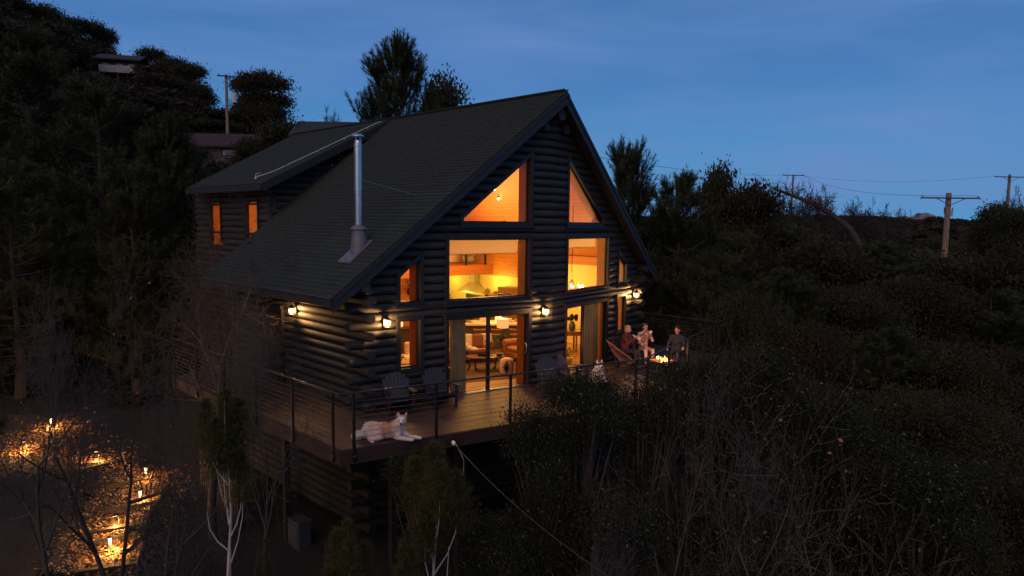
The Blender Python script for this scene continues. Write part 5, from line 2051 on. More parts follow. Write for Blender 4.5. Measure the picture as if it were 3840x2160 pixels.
# small ceiling spots near the right slope, and the room lights
SPOT = glow_mat('ceiling_spot_glow', (1.0, .72, .36), 30)
for i, (x, y, lab) in enumerate(((8.55, 3.9, 'left'), (8.95, 4.1, 'right'), (8.0, 2.8, 'low'))):
    z = rz(x, .38) if i < 2 else 4.66
    t = root('ceiling_spot', (x, y, z), {'left': 'small lit spot lamp, the lower of two on the ceiling behind the tall triangle window', 'right': 'small lit spot lamp, the upper of two on the ceiling behind the tall triangle window', 'low': 'small lit lamp just above the sill of the tall triangle window'}[lab], 'spot lamp')
    b = MB(); b.lathe([(.03, -.05), (.05, 0), (.05, .03), (.02, .06)], (x, y, z), 12); b.build('housing', IRON, t, smooth=True)
    b = MB(); b.ball((x, y, z - .06), .042, 8); b.build('bulb', SPOT, t, smooth=True)
ROOM = bpy.data.objects.new('room_lights', None)
for (p, e, r_, c) in (((4.2, 3.6, 4.0), 120, .5, (1, .50, .12)), ((7.9, 3.4, 4.2), 150, .5, (1, .50, .12)), ((8.6, 5.0, 4.2), 90, .5, (1, .50, .12)),
                      ((10.9, 8.2, 1.50), 13, .06, (1, .68, .10)), ((11.0, 6.6, 2.25), 22, .1, (1, .70, .10)), ((11.0, 9.6, 2.1), 12, .1, (1, .68, .10)), ((9.8, 8.6, 2.3), 26, .25, (1, .62, .12)), ((6.0, 7.6, 2.35), 40, .2, WARM),
                      ((6.5, 10.0, 4.6), 110, .4, (1, .50, .12)), ((4.3, 2.4, 2.3), 22, .15, WARM), ((7.2, 1.2, 2.35), 24, .2, WARM), ((10.4, 2.6, 2.3), 30, .2, (1, .66, .16))):
    lamp('room_light', p, e * 2.2, c, r_, cabin)
# the back room that lights the dormer windows
lamp('back_room_light', (3.4, 9.0, 4.6), 45, (1, .48, .14), .2, cabin)
BLIND = leaf_mat('amber_blind', (0.50, 0.20, 0.05), (0.60, 0.27, 0.08), .9, 3, .6)
for y0, y1 in ((8.02, 8.96), (11.01, 11.99)):
    mesh_arrays('blind', [(1.675, y0, 3.66), (1.675, y1, 3.66), (1.675, y1, 5.17), (1.675, y0, 5.17)], [[0, 1, 2, 3]], BLIND, cabin)
# ================================================================== LIT PATH BELOW THE CABIN
TIMB = mat('path_timber', (0.035, 0.025, 0.018), .9, .3, 5)
LEAFD = mat('fallen_leaf', (0.20, 0.075, 0.022), .8, 0.0, 3, col2=(0.34, 0.16, 0.05))
LEAFD2 = mat('pale_fallen_leaf', (0.45, 0.30, 0.20), .8, 0.2, 3)
SAND = mat('path_gravel', (0.030, 0.020, 0.010), .95, 0.0, 3.5, (1, 1, 1), .8, 14, col2=(0.070, 0.045, 0.020))
PATHPTS = [(-4.9, 2.6), (-4.31, 3.91), (-3.76, 5.14), (-3.0, 6.3), (-2.7, 7.63), (-3.1, 9.3), (-3.9, 11.2), (-3.7, 13.2), (-3.0, 15.5)]
def path_at(u):
    n = len(PATHPTS) - 1
    i = min(n - 1, int(u * n)); f = u * n - i
    a, b = Vector((*PATHPTS[i], 0)), Vector((*PATHPTS[i + 1], 0))
    return a.lerp(b, f), (b - a).normalized()
V, F = [], []
M_ = 90
for i in range(M_ + 1):
    p, d = path_at(i / M_)
    s = Vector((d.y, -d.x, 0))
    for j in range(7):
        w = (j / 6 - .5) * 2.1
        q = p + s * w - s * .35
        V.append((q.x, q.y, ground_z(q.x, q.y) + .035 - .02 * abs(j - 3) / 3 + noise.noise(Vector((q.x * 3, q.y * 3, 0))) * .03))
for i in range(M_):
    for j in range(6):
        a = i * 7 + j
        F.append((a, a + 1, a + 8, a + 7))
o = mesh_arrays('path', V, F, SAND, None, True)
o['kind'] = 'structure'
k = 0
for u in (.07, .17, .25, .36, .50, .62):
    p, d = path_at(u)
    s = Vector((d.y, -d.x, 0))
    a, b2 = p - s * rnd.uniform(.5, .9) + d * rnd.uniform(-.25, .25), p + s * rnd.uniform(.5, .8) + d * rnd.uniform(-.25, .25)
    b = MB()
    za, zb = ground_z(a.x, a.y) + .06, ground_z(b2.x, b2.y) + .06
    b.beam((a.x, a.y, za), (b2.x, b2.y, zb), .14, .17)
    o = b.build('step_timber', TIMB, None, bevel=.01)
    tag(o, ['dark timber step edging nearest the bottom of the lit path', 'dark timber step edging above the lowest path light', 'dark timber step edging by the hooked path light',
            'dark timber step edging below the bare branch', 'dark timber step edging behind the fallen bare branch', 'dark timber step edging at the bend of the path',
            ][k], 'step')
    k += 1
# low plank wall on the cabin side of the path
t = root('plank_retaining_wall', (-3.0, 5.0, -3.5), 'low dark plank retaining wall along the cabin side of the lit path', 'retaining wall')
for i in range(5):
    u0, u1 = .06 + i * .075, .06 + (i + 1) * .075
    (p0, d0), (p1, d1) = path_at(u0), path_at(u1)
    s0, s1 = Vector((d0.y, -d0.x, 0)), Vector((d1.y, -d1.x, 0))
    a, b2 = p0 + s0 * .72, p1 + s1 * .72
    for h in range(2):
        b = MB(); b.beam((a.x, a.y, ground_z(a.x, a.y) - .05 + h * .2), (b2.x, b2.y, ground_z(b2.x, b2.y) - .05 + h * .2), .05, .185); b.build('plank', TIMB, t)
    b = MB(); b.box((a.x, a.y, ground_z(a.x, a.y) + .05), (.1, .1, .55)); b.build('stake', TIMB, t)
# leaf litter: heaps of curled leaves
V, F, MI = [], [], []
lights = [(-4.31, 3.91, 0), (-3.76, 5.14, 1), (-2.91, 6.22, 0), (-2.31, 7.63, 0), (-3.0, 9.77, 1), (-4.5, 11.87, 1), (-3.56, 13.17, 0)]
for i in range(9500):
    if i < 8200:
        q = rnd.choice(lights)
        x, y = q[0] + rnd.gauss(0, .55), q[1] + rnd.gauss(0, .55)
    else:
        p, d = path_at(rnd.random()); x, y = p.x + rnd.gauss(0, .8), p.y + rnd.gauss(0, .8)
    z = ground_z(x, y) + .05 + rnd.random() * .05
    a = rnd.uniform(0, 6.28); t1 = Vector((math.cos(a), math.sin(a), rnd.gauss(0, .35))); t2 = Vector((-math.sin(a), math.cos(a), rnd.gauss(0, .35)))
    s = rnd.uniform(.025, .06)
    c = Vector((x, y, z))
    k = len(V)
    V += [c - t1 * s, c + t2 * s * .55, c + t1 * s, c - t2 * s * .55]
    F.append((k, k + 1, k + 2, k + 3)); MI.append(1 if rnd.random() < .25 else 0)
o = mesh_arrays('leaf_litter', V, F, [LEAFD, LEAFD2], None, False, MI)
o['kind'] = 'stuff'
# cobbles among the leaves near the lamps
STN = random_tint(mat('rounded_stone', (0.16, 0.10, 0.06), .85, .25, 3, bump=.4, bscale=20), .3)
t = root('stone_edging', (-3.6, 5.0, -3.5), 'loose line of rounded stones edging the leafy path', 'stones')
sv = {}
for i in range(46):
    q = rnd.choice(lights)
    x, y = q[0] + rnd.gauss(.15, .5), q[1] + rnd.gauss(-.2, .5)
    key = i % 5
    if key not in sv:
        b = MB(); b.ball((0, 0, 0), .11, 6, 0, (1, rnd.uniform(.6, .9), rnd.uniform(.5, .7))); o = b.build('stone', STN, None, smooth=True); sv[key] = o.data; bpy.data.objects.remove(o)
    o = link('stone', sv[key], t); o.location = Vector((x, y, ground_z(x, y) + .05)) - wloc(t); o.rotation_euler = (0, 0, rnd.uniform(0, 6)); o.scale = (rnd.uniform(.6, 1.3),) * 3

PL = mat('path_light_bronze', (0.03, 0.02, 0.014), .45, .2, metal=.5)
PG = glow_mat('path_light_lens', (1.0, .72, .32), 10)
labs = ['lit path light standing lowest on the leafy path', 'hooked dark path light beside the low plank wall', 'slim path light just behind the bare branch',
        'bright path light at the upper right of the branch', 'small lit path light at the bend, left of the bare trunk', 'dark hooked path light furthest to the left', 'bright short path light at the top of the path']
for (x, y, kind), lab, e in zip(lights, labs, (105, 85, 100, 90, 100, 110, 110)):
    z = ground_z(x, y)
    t = root('path_light', (x, y, z), lab, 'garden light', 'garden lights along the path')
    b = MB(); b.tube([(x, y, z - .1), (x, y, z + .42)], .014, 8); b.build('stake', PL, t, smooth=True)
    if kind:
        b = MB(); b.box((x - .08, y, z + .44), (.20, .05, .03)); b.build('hood', PL, t)
        b = MB(); b.box((x - .10, y, z + .421), (.10, .035, .006)); b.build('lens', PG, t)
        lamp('path_light_source', (x - .10, y, z + .24), e * 0.75, (1.0, .50, .13), .03, t)
    else:
        b = MB(); b.lathe([(.022, .28), (.035, .42), (.04, .46)], (x, y, z), 12); b.build('lens', PG, t, smooth=True)
        b = MB(); b.lathe([(.06, .46), (.05, .48), (.001, .50)], (x, y, z), 14); b.build('hood', PL, t, smooth=True)
        lamp('path_light_source', (x + .06, y - .06, z + .26), e * 0.75, (1.0, .50, .13), .03, t)

# electrical cabinet by the cabin wall, and the lower lattice of the deck
t = root('utility_cabinet', (-.55, 1.6, -3.9), 'pale grey utility cabinet standing under the deck', 'utility box')
GR = mat('grey_cabinet', (0.075, 0.08, 0.10), .5, .1)
b = MB(); b.box((-.55, 1.6, -3.5), (.35, .7, .9)); b.build('body', GR, t, bevel=.02)
b = MB(); b.box((-.735, 1.6, -3.5), (.02, .6, .75)); b.build('door', GR, t, bevel=.004)
b = MB(); b.box((-.56, 1.6, -3.03), (.4, .76, .04)); b.build('lid', GR, t, bevel=.008)
t = root('picket_fence', (-1.4, 4.5, -3.9), 'dark picket fence panel under the deck, left of the utility cabinet', 'fence')
for i in range(16):
    y = 3.2 + i * .16
    b = MB(); b.box((-1.45, y, ground_z(-1.45, y) + .7), (.025, .10, 1.4)); b.build('picket', TIMB, t)
for h in (.4, 1.1):
    b = MB(); b.box((-1.42, 4.4, ground_z(-1.45, 4.4) + h), (.04, 2.6, .08)); b.build('fence_rail', TIMB, t)

# service cable running from an insulator near the deck down past the viewer
t = root('service_cable', (.44, -3.4, -.07), 'service cable with white insulator sloping down from below the deck to the lower right', 'cable')
b = MB(); A0, B0 = Vector((.44, -3.4, -.07)), Vector((-2.0, -10.4, -.05))
pts = []
for i in range(15):
    u = i / 14; p = A0.lerp(B0, u); p.z -= .25 * 4 * u * (1 - u); pts.append(p)
b.tube(pts, .009, 6); b.build('wire', mat('cable_sheath', (0.05, 0.048, 0.042), .6), t, smooth=True)
b = MB(); b.ball(A0, .055, 10, 0, (1.3, .8, .8), (0, .3, -1.9)); b.build('insulator', WHT, t, smooth=True)
b = MB(); b.tube([A0 + Vector((.03, -.03, 0)), A0 + Vector((.12, -.2, -.35)), A0 + Vector((.10, -.22, -.65)), A0 + Vector((0.02, -.1, -.8))], .006, 5); b.build('tail', mat('pale_pipe2', (.4, .4, .36), .5), t)
b = MB(); b.tube([A0, (.6, -2.95, -.12)], .008, 5); b.build('anchor', IRON, t)

# ================================================================== UTILITY POLES
POLEM = mat('weathered_pole', (0.34, 0.25, 0.18), .9, .3, 2.5, (4, 4, .6), .4, 20)
XARM = mat('crossarm_wood', (0.10, 0.07, 0.05), .9, .3, 3)
POR = mat('porcelain', (.30, .27, .27), .4, .1)
def pole(x, y, ztop, ang, label, arm=2.6, r_=.15, equipment=False, double=False, arm_drop=.35, braces=True):
    zb = ground_z(x, y) - .3
    t = root('utility_pole', (x, y, zb), label, 'utility pole')
    b = MB(); b.tube([(x, y, zb), (x, y, ztop)], [r_ * 1.15, r_ * .8], 12); b.build('pole', POLEM, t, smooth=True)
    d = Vector((math.cos(ang), math.sin(ang), 0)); n_ = Vector((-d.y, d.x, 0))
    zz = ztop - arm_drop
    for k in range(2 if double else 1):
        z1 = zz - k * .9
        b = MB(); c = Vector((x, y, z1)) - n_ * (r_ * .85 + .05)
        b.beam(c - d * arm / 2, c + d * arm / 2, .10, .12); b.build('crossarm', XARM, t)
        for s in ((-1, 1) if not double else (-1, -.5, .5, 1)):
            b = MB(); q = c + d * (arm / 2 - .12) * s
            b.lathe([(.02, .05), (.055, .10), (.03, .13), (.05, .16), (.02, .20)], q, 10); b.build('insulator', POR if not equipment else IRON, t, smooth=True)
            if equipment:
                b = MB(); b.ball(c + d * (arm / 2) * s, .10, 8, 0, (1.3, 1, .9)); b.build('end_cap', POR, t, smooth=True)
    if braces:
        for s in (-1, 1):
            b = MB(); b.beam(Vector((x, y, zz)) - n_ * (r_ + .1) + d * s * arm * .26, Vector((x, y, zz - .62)) - n_ * r_, .03, .05); b.build('brace', XARM, t)
    if equipment:
        for s in (-1, 1):
            b = MB(); q = Vector((x, y, zz - 1.05)) + d * s * .36 - n_ * .1
            b.tube([q + Vector((0, 0, .25)), q - Vector((0, 0, .25))], .035, 8); b.tube([q + Vector((0, 0, .1)), Vector((x, y, zz - .98))], .02, 6); b.build('fuse_cutout', IRON, t)
        b = MB(); b.tube([Vector((x, y, zz - 1.55)) + d * .22 - n_ * .12, Vector((x, y, zz - 1.05)) + d * .22 - n_ * .12], .14, 12); b.build('transformer', POR, t, smooth=True)
    return Vector((x, y, zz + .1)), d

ax = math.atan2(-.71, .70)
P1, d1 = pole(60.19, 1.55, 7.60, ax, 'weathered pole with wide crossarm and fuses, nearest on the right', 5.0, .26, True, arm_drop=.45)
P2, d2 = pole(106.7, 5.3, 11.9, ax + .1, 'distant pole with crossarm at the right edge above small bare trees', 4.7, .22)
P3, d3 = pole(100.9, 32.6, 12.6, ax, 'far slim pole with small crossarm among the bare trees', 3.4, .15, double=False, arm_drop=.1, braces=False)
P4, d4 = pole(21.2, 56.0, 18.95, ax + .5, 'tall thin wooden pole with pale transformer on the left hillside', 1.7, .16, False, arm_drop=.2, braces=False)
t = bpy.data.objects['utility_pole.003'] if 'utility_pole.003' in bpy.data.objects else None
b = MB(); b.tube([(21.75, 55.5, 16.2), (21.75, 55.5, 17.2)], .27, 12); b.build('transformer', mat('pale_transformer', (.5, .5, .5), .5), t, smooth=True)
b = MB(); b.beam((20.9, 56.3, 15.9), (21.5, 55.7, 15.9), .06, .06); b.build('crossarm', XARM, t)
pole(99.0, 27.5, 8.6, ax, 'short pale post on the slope behind the leaning bare trunk', .5, .16, False, arm_drop=.3, braces=False)
WIREM = mat('power_wire', (0.02, 0.02, 0.024), .5)
def wire(a, b_, sag, label):
    m = MB(); pts = []
    for i in range(25):
        u = i / 24; p = a.lerp(b_, u); p.z -= sag * 4 * u * (1 - u); pts.append(p)
    m.tube(pts, .018, 4, False)
    o = m.build('power_line', WIREM, None)
    tag(o, label, 'power line')
wire(P3 + d3 * 1.4, P1 - d1 * 2.35 + Vector((0, 0, .1)), .8, 'thin power line from the far slim pole to the left end of the nearest crossarm')
wire(P1 - d1 * 2.35 + Vector((0, 0, .1)), P1 + d1 * 2.35 + Vector((0, 0, .12)), .0, 'short jumper line over the nearest crossarm')
wire(P1 + d1 * 2.35 + Vector((0, 0, .12)), P2 - d2 * 0 + Vector((0, 0, -4.6)), .3, 'thin power line running on to the right from the nearest crossarm')
wire(P3, P2 - d2 * 2.2, .9, 'upper power line between the two distant poles')
wire(Vector((27.04, 13.76, 8.9)), P3 - d3 * 1.2, .5, 'faint power line above the treetops right of the roof')

# ================================================================== HOUSES ON THE HILL
WHW = mat('white_painted_wall', (0.50, 0.48, 0.46), .7, .15, 1.5)
def hill_house(x, y, z, ang, w, d, h, roofc, wallc, label, deck_=False, rise=1.1):
    t = root('hill_house', (0, 0, 0), label, 'house')
    b = MB(); b.box((0, 0, h / 2 - 1.5), (w, d, h + 3)); b.build('wall', wallc, t)
    b = MB()
    e = .5
    b.add([(-w / 2 - e, -d / 2 - e, h), (w / 2 + e, -d / 2 - e, h), (w / 2 + e, 0, h + rise), (-w / 2 - e, 0, h + rise), (w / 2 + e, d / 2 + e, h), (-w / 2 - e, d / 2 + e, h),
           (-w / 2 - e, -d / 2 - e, h + .18), (w / 2 + e, -d / 2 - e, h + .18), (w / 2 + e, 0, h + rise + .18), (-w / 2 - e, 0, h + rise + .18), (w / 2 + e, d / 2 + e, h + .18), (-w / 2 - e, d / 2 + e, h + .18)],
          [(0, 1, 2, 3), (3, 2, 4, 5), (6, 7, 8, 9), (9, 8, 10, 11), (0, 1, 7, 6), (4, 5, 11, 10), (1, 2, 8, 7), (2, 4, 10, 8), (0, 3, 9, 6), (3, 5, 11, 9)])
    b.build('roof', roofc, t)
    for u in (-.32, .05, .34):
        b = MB(); b.box((u * w, -d / 2 - .03, h * .55), (w * .16, .08, h * .45)); f = b.build('window', WHW, t)
        b = MB(); b.box((u * w, -d / 2 - .05, h * .55), (w * .14, .06, h * .39)); b.build('pane', mat('dusk_pane', (.03, .04, .05), .1), f)
    if deck_:
        b = MB(); b.box((w * .1, -d / 2 - 1.1, .05), (w * .9, 2.2, .15)); b.build('balcony_floor', wallc, t)
        b = MB(); b.box((w * .1, -d / 2 - 2.2, .55), (w * .9, .06, .95)); b.build('balcony_panel', WHW, t)
        for u in (-.34, .1, .54):
            b = MB(); b.box((w * u, -d / 2 - 2.1, -1.5), (.15, .15, 3)); b.build('balcony_post', XARM, t)
    t.location = (x, y, z); t.rotation_euler = (0, 0, ang)
    return t
DKR = mat('dark_roofing', (0.022, 0.020, 0.022), .9, .2, 2)
RED = mat('dull_red_roofing', (0.060, 0.020, 0.022), .9, .25, 1.2)
DKW = mat('dark_timber_wall', (0.030, 0.026, 0.024), .9, .2, 2)
hill_house(24.0, 97.0, 24.3, -.55, 5.0, 5, 2.1, DKR, DKW, 'small dark house with white balcony high on the wooded hillside', True)
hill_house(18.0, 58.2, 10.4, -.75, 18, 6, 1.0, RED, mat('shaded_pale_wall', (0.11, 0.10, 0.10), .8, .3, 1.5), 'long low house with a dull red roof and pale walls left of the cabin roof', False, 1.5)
hill_house(24.5, 41.5, 9.3, -.78, 5.2, 5, 2.4, DKR, DKW, 'dark gabled roof just above the cabin dormer', False, 1.5)
TREES = [
    ('pine', 18.99, 24.2, 17.76, 7.07, 'tall ragged pine with upright needle tufts standing above the cabin roof', 'pines', 0, 1.48),
    ('oak', 24.97, 26.74, 17.58, 5.92, 'round crowned dark tree right of the tall pine above the cabin roof', 'oaks', 1, 0.65),
    ('oak', 32.66, 71.33, 12.65, 7.51, 'dense dark tree right of the hillside pole', 'oaks', 0, 2.49),
    ('oak', 34.87, 80.64, 11.77, 6.01, 'dark tree just behind the hillside pole', 'oaks', 2, 0.97),
    ('fir', 32.6, 88.62, 8.62, 1.93, 'thin pointed conifer in the gap left of the hillside pole', 'firs', 0, 0.42),
    ('oak', 30.96, 96.53, 10.3, 8.88, 'dark rounded tree on the hill crest left of the sky gap', 'oaks', 1, 2.52),
    ('oak', 30.28, 106.17, 11.34, 6.88, 'flat topped dark tree on the upper hill crest', 'oaks', 2, 5.76),
    ('oak', 27.77, 120.84, 15.27, 5.37, 'small dark crown sticking up from the hill crest', 'oaks', 0, 5.03),
    ('oak', 24.32, 121.53, 14.3, 7.92, 'broad dark tree on the crest between two taller crowns', 'oaks', 2, 4.81),
    ('oak', 20.15, 120.16, 13.65, 8.28, 'dark tree near the top left corner of the hill crest', 'oaks', 1, 1.39),
    ('oak', 15.29, 119.37, 12.16, 9.83, 'tallest dark tree at the left edge of the hill crest', 'oaks', 0, 3.37),
    ('oak', 29.76, 85.99, 9.69, 6.01, 'dark tree below the crest behind the thin conifer', 'oaks', 2, 1.74),
    ('oak', 20.93, 50.32, 7.06, 4.88, 'low rounded bush tree at the foot of the hillside pole', 'oaks', 1, 1.08),
    ('oak', 21.45, 44.26, 10.61, 6.7, 'low wide dark tree between the red roof and the cabin dormer', 'oaks', 2, 0.67),
    ('oak', 10.93, 54.68, 4.37, 6.7, 'dark tree below the white balcony house', 'oaks', 0, 1.35),
    ('oak', 14.55, 48.0, 5.92, 5.8, 'dark bushy tree left of the red roof', 'oaks', 1, 5.82),
    ('oak', 21.82, 62.64, 5.19, 6.83, 'dark tree above the left end of the red roof', 'oaks', 2, 5.21),
    ('oak', 21.56, 46.81, 8.17, 4.37, 'dark tree above the right end of the red roof', 'oaks', 0, 5.07),
    ('pine', -0.65, 29.48, 14.26, 8.6, 'big dark pine filling the upper left edge', 'pines', 1, 5.03),
    ('pine', 1.04, 23.11, 12.59, 7.14, 'large drooping dark pine left of the white balcony house', 'pines', 2, 1.21),
    ('pine', 2.05, 17.49, 10.71, 4.1, 'younger green pine below the red roofed house', 'pines', 0, 1.95),
    ('pine', -3.69, 17.31, 8.79, 4.88, 'dark pine low at the left edge of the frame', 'pines', 2, 3.94),
    ('pine', -0.13, 15.15, 9.15, 3.99, 'bushy pine behind the left bare tree', 'pines', 1, 4.6),
    ('bare', -2.12, 3.25, 9.5, 5.51, 'large bare tree with pale twisting limbs left of the cabin eave', 'bare trees', 0, 1.0),
    ('bare', -4.77, 1.89, 8.31, 4.32, 'wide bare tree with low sweeping branches at the left', 'bare trees', 1, 2.2),
    ('bare', -2.51, -0.44, 8.04, 2.74, 'slim bare tree whose twigs cross the cabin side wall', 'bare trees', 2, 0.4),
    ('bare', -6.11, 0.88, 7.64, 3.11, 'bare tree at the left edge above the lit path', 'bare trees', 2, 3.9),
    ('bare', -4.59, -0.51, 6.8, 3.15, 'low bare tree leaning over the lit path', 'bare trees', 1, 4.4),
    ('bare', 0.33, 8.25, 9.66, 3.84, 'bare tree in front of the dormer windows', 'bare trees', 0, 3.0),
    ('skybare', 33.3, 58.56, 11.49, 5.46, 'small bare tree on the skyline behind the dormer ridge', 'bare trees', 2, 5.37),
    ('sapling', -4.38, -3.29, 6.42, 0.85, 'slender young tree with pale forked stem and soft green foliage, lower left', 'saplings', 0, 0),
    ('sapling', -2.31, -6.16, 6.64, 0.94, 'slender young tree with pale stem right of the deck corner', 'saplings', 1, 1),
    ('sapling', -3.77, -5.95, 5.56, 0.7, 'young tree top with olive foliage at the bottom, right of the left sapling', 'saplings', 0, 2),
    ('sapling', -3.56, -7.02, 5.97, 0.44, 'small young tree top at the bottom edge left of the middle sapling', 'saplings', 1, 3),
    ('sapling', -5.04, -5.83, 5.24, 0.32, 'tiny young tree tip at the bottom edge right of the pale forked stem', 'saplings', 0, 4),
    ('holly', 1.2, -6.18, 6.97, 2.29, 'dense evergreen shrub with pale leaf undersides hiding the middle of the deck', 'holly oaks', 0, 5.53),
    ('holly', 0.41, -6.03, 6.48, 1.78, 'evergreen shrub just right of the middle sapling', 'holly oaks', 1, 0.54),
    ('holly', 2.44, -6.89, 7.19, 1.96, 'evergreen shrub in front of the white dog', 'holly oaks', 1, 3.8),
    ('holly', -0.83, -3.79, 4.77, 1.41, 'thin leafed evergreen shrub under the deck corner', 'holly oaks', 0, 4.22),
    ('holly', 4.92, -7.07, 6.53, 3.7, 'broad evergreen oak behind the big bare tree', 'holly oaks', 0, 3.18),
    ('holly', 8.21, -8.23, 6.95, 4.06, 'broad evergreen oak right of the big bare tree', 'holly oaks', 1, 1.12),
    ('holly', 0.61, -7.13, 5.38, 2.99, 'evergreen undergrowth at the bottom under the sloping cable', 'holly oaks', 1, 2.97),
    ('holly', 7.03, -10.74, 6.63, 3.47, 'evergreen oak in the lower right corner', 'holly oaks', 0, 0.56),
    ('holly', 3.58, -9.18, 5.61, 3.91, 'low evergreen oak at the bottom behind the bare stems', 'holly oaks', 1, 5.87),
    ('holly', -1.11, -6.16, 4.99, 1.78, 'dark shrub at the bottom middle below the insulator', 'holly oaks', 0, 5.44),
    ('holly', 4.16, -7.16, 7.73, 2.19, 'evergreen shrub below the fire table at the right of the deck', 'holly oaks', 0, 3.44),
    ('holly', 5.9, -7.47, 7.71, 2.88, 'dry topped evergreen shrub hiding the right end of the deck', 'holly oaks', 1, 1.89),
    ('limbs', 1.59, -7.99, 9.91, 3.61, 'tall bare tree whose trunk passes right of the people on the deck', 'bare trees', 0, 0.3),
    ('limbs', 2.2, -9.64, 9.17, 5.94, 'wide bare multi stemmed tree in the right foreground', 'bare trees', 1, 1.1),
    ('limbs', 2.24, -10.6, 9.1, 5.13, 'bare tree with long branches reaching right in the lower right', 'bare trees', 0, 2.5),
    ('bare', 2.8, -8.56, 8.54, 3.06, 'bare tree with fine brown twigs behind the right foreground tree', 'bare trees', 0, 4.4),
    ('bare', -0.9, -8.42, 7.37, 1.78, 'thin bare tree at the bottom beneath the evergreen shrub', 'bare trees', 2, 5.4),
    ('limbs', 0.12, -7.95, 7.63, 2.72, 'bare tree between the sloping cable and the tall trunk', 'bare trees', 0, 3.3),
    ('limbs', 3.1, -8.22, 9.0, 3.45, 'bare tree whose fine top reaches up right of the fire table', 'bare trees', 1, 0.8),
    ('pine', 18.59, 5.04, 11.87, 4.32, 'pine with tufted top just right of the gable rake', 'pines', 0, 5.71),
    ('pine', 18.47, 2.14, 11.18, 5.29, 'dark full pine right of the gable beyond the lanterns', 'pines', 1, 3.59),
    ('oak', 37.27, 10.62, 13.7, 4.27, 'tall dark tree with stepped crown on the right skyline', 'oaks', 1, 5.54),
    ('oak', 36.95, 7.92, 12.59, 5.19, 'broad dark tree on the right skyline left of the leaning trunk', 'oaks', 0, 5.33),
    ('pine', 16.2, -1.59, 8.89, 3.99, 'dark pine right of the people on the deck', 'pines', 2, 3.19),
    ('oak', 47.85, 10.83, 10.15, 7.92, 'dark tree below the leaning bare trunk', 'oaks', 2, 2.6),
    ('lean', 71.77, 18.67, 13.29, 10.01, 'leaning bare trunk against the sky on the right', 'bare trees', 0, 0),
    ('skybare', 91.45, 27.68, 15.02, 8.54, 'bare skyline tree behind the slim far pole', 'bare trees', 1, 3.76),
    ('skybare', 94.02, 25.0, 14.57, 9.67, 'bare skyline tree right of the slim far pole', 'bare trees', 2, 2.71),
    ('skybare', 100.14, 24.37, 13.24, 10.06, 'low spreading bare skyline tree in the middle of the right ridge', 'bare trees', 0, 1.01),
    ('skybare', 102.2, 22.25, 12.89, 9.47, 'low bare skyline tree near the distant mountain', 'bare trees', 1, 1.92),
    ('skybare', 106.21, 20.97, 12.49, 8.44, 'smallest bare skyline tree beside the distant mountain', 'bare trees', 2, 5.1),
    ('skybare', 101.44, 6.04, 15.8, 4.71, 'small bare tree left of the pole at the right edge', 'bare trees', 0, 0.27),
    ('skybare', 103.98, 3.55, 16.43, 5.23, 'small bare tree at the right edge beside the pole', 'bare trees', 2, 0.29),
    ('oak', 99.1, 5.26, 13.85, 6.66, 'dark tree under the pole at the right edge', 'oaks', 1, 3.93),
    ('oak', 94.22, 1.53, 13.55, 7.17, 'dark tree at the right edge below the small bare trees', 'oaks', 2, 1.76),
    ('oak', 31.56, 1.41, 9.19, 6.83, 'dark treetop left end of the upper row behind the nearest pole', 'trees on the valley side', 0, 3.36),
    ('pine', 36.62, -0.86, 9.28, 7.17, 'dark pine in the upper row left of the foot of the nearest pole', 'trees on the valley side', 1, 2.96),
    ('oak', 42.12, -3.61, 9.6, 8.01, 'broad dark treetop hiding the foot of the nearest pole', 'trees on the valley side', 2, 2.15),
    ('oak', 39.74, -6.83, 11.28, 5.92, 'dark treetop at the right edge, level with the foot of the nearest pole', 'trees on the valley side', 0, 6.26),
    ('pine', 21.59, -1.54, 7.41, 4.59, 'dark pine right of the gable lantern, beyond the people', 'trees on the valley side', 1, 1.23),
    ('oaknear', 24.48, -3.1, 7.58, 5.46, 'dark treetop in the second row below the leaning trunk', 'trees on the valley side', 2, 2.59),
    ('oaknear', 28.06, -5.24, 8.6, 6.2, 'wide dark treetop in the second row below the nearest pole', 'trees on the valley side', 0, 1.27),
    ('pine', 31.47, -7.34, 8.77, 6.19, 'dark pine at the right edge in the second row of treetops', 'trees on the valley side', 1, 3.97),
    ('oaknear', 14.71, -3.21, 7.07, 3.13, 'low dark treetop just above the far end of the deck', 'trees on the valley side', 2, 1.74),
    ('oaknear', 15.24, -5.29, 6.73, 3.55, 'dark treetop in the third row, left part', 'trees on the valley side', 0, 2.23),
    ('pine', 17.84, -6.54, 7.14, 4.27, 'dark pine in the third row, middle', 'trees on the valley side', 1, 4.69),
    ('oaknear', 19.63, -8.37, 7.38, 4.55, 'dark treetop in the third row towards the right', 'trees on the valley side', 2, 2.01),
    ('oaknear', 22.43, -9.82, 7.71, 4.44, 'dark treetop at the right edge in the third row', 'trees on the valley side', 0, 3.51),
    ('oaknear', 13.01, -8.91, 6.6, 3.76, 'dark evergreen crown right of the big bare tree, halfway down', 'trees on the valley side', 1, 5.68),
    ('oaknear', 14.43, -10.39, 6.77, 3.87, 'dark pine at the right, halfway down the frame', 'trees on the valley side', 2, 0.63),
    ('oaknear', 11.36, -11.68, 6.12, 3.19, 'dark evergreen crown at the right edge near the bottom', 'trees on the valley side', 0, 0.39),
    ('oaknear', 8.08, -11.22, 5.92, 2.56, 'dark evergreen crown behind the lower right oak', 'trees on the valley side', 1, 1.44),
]
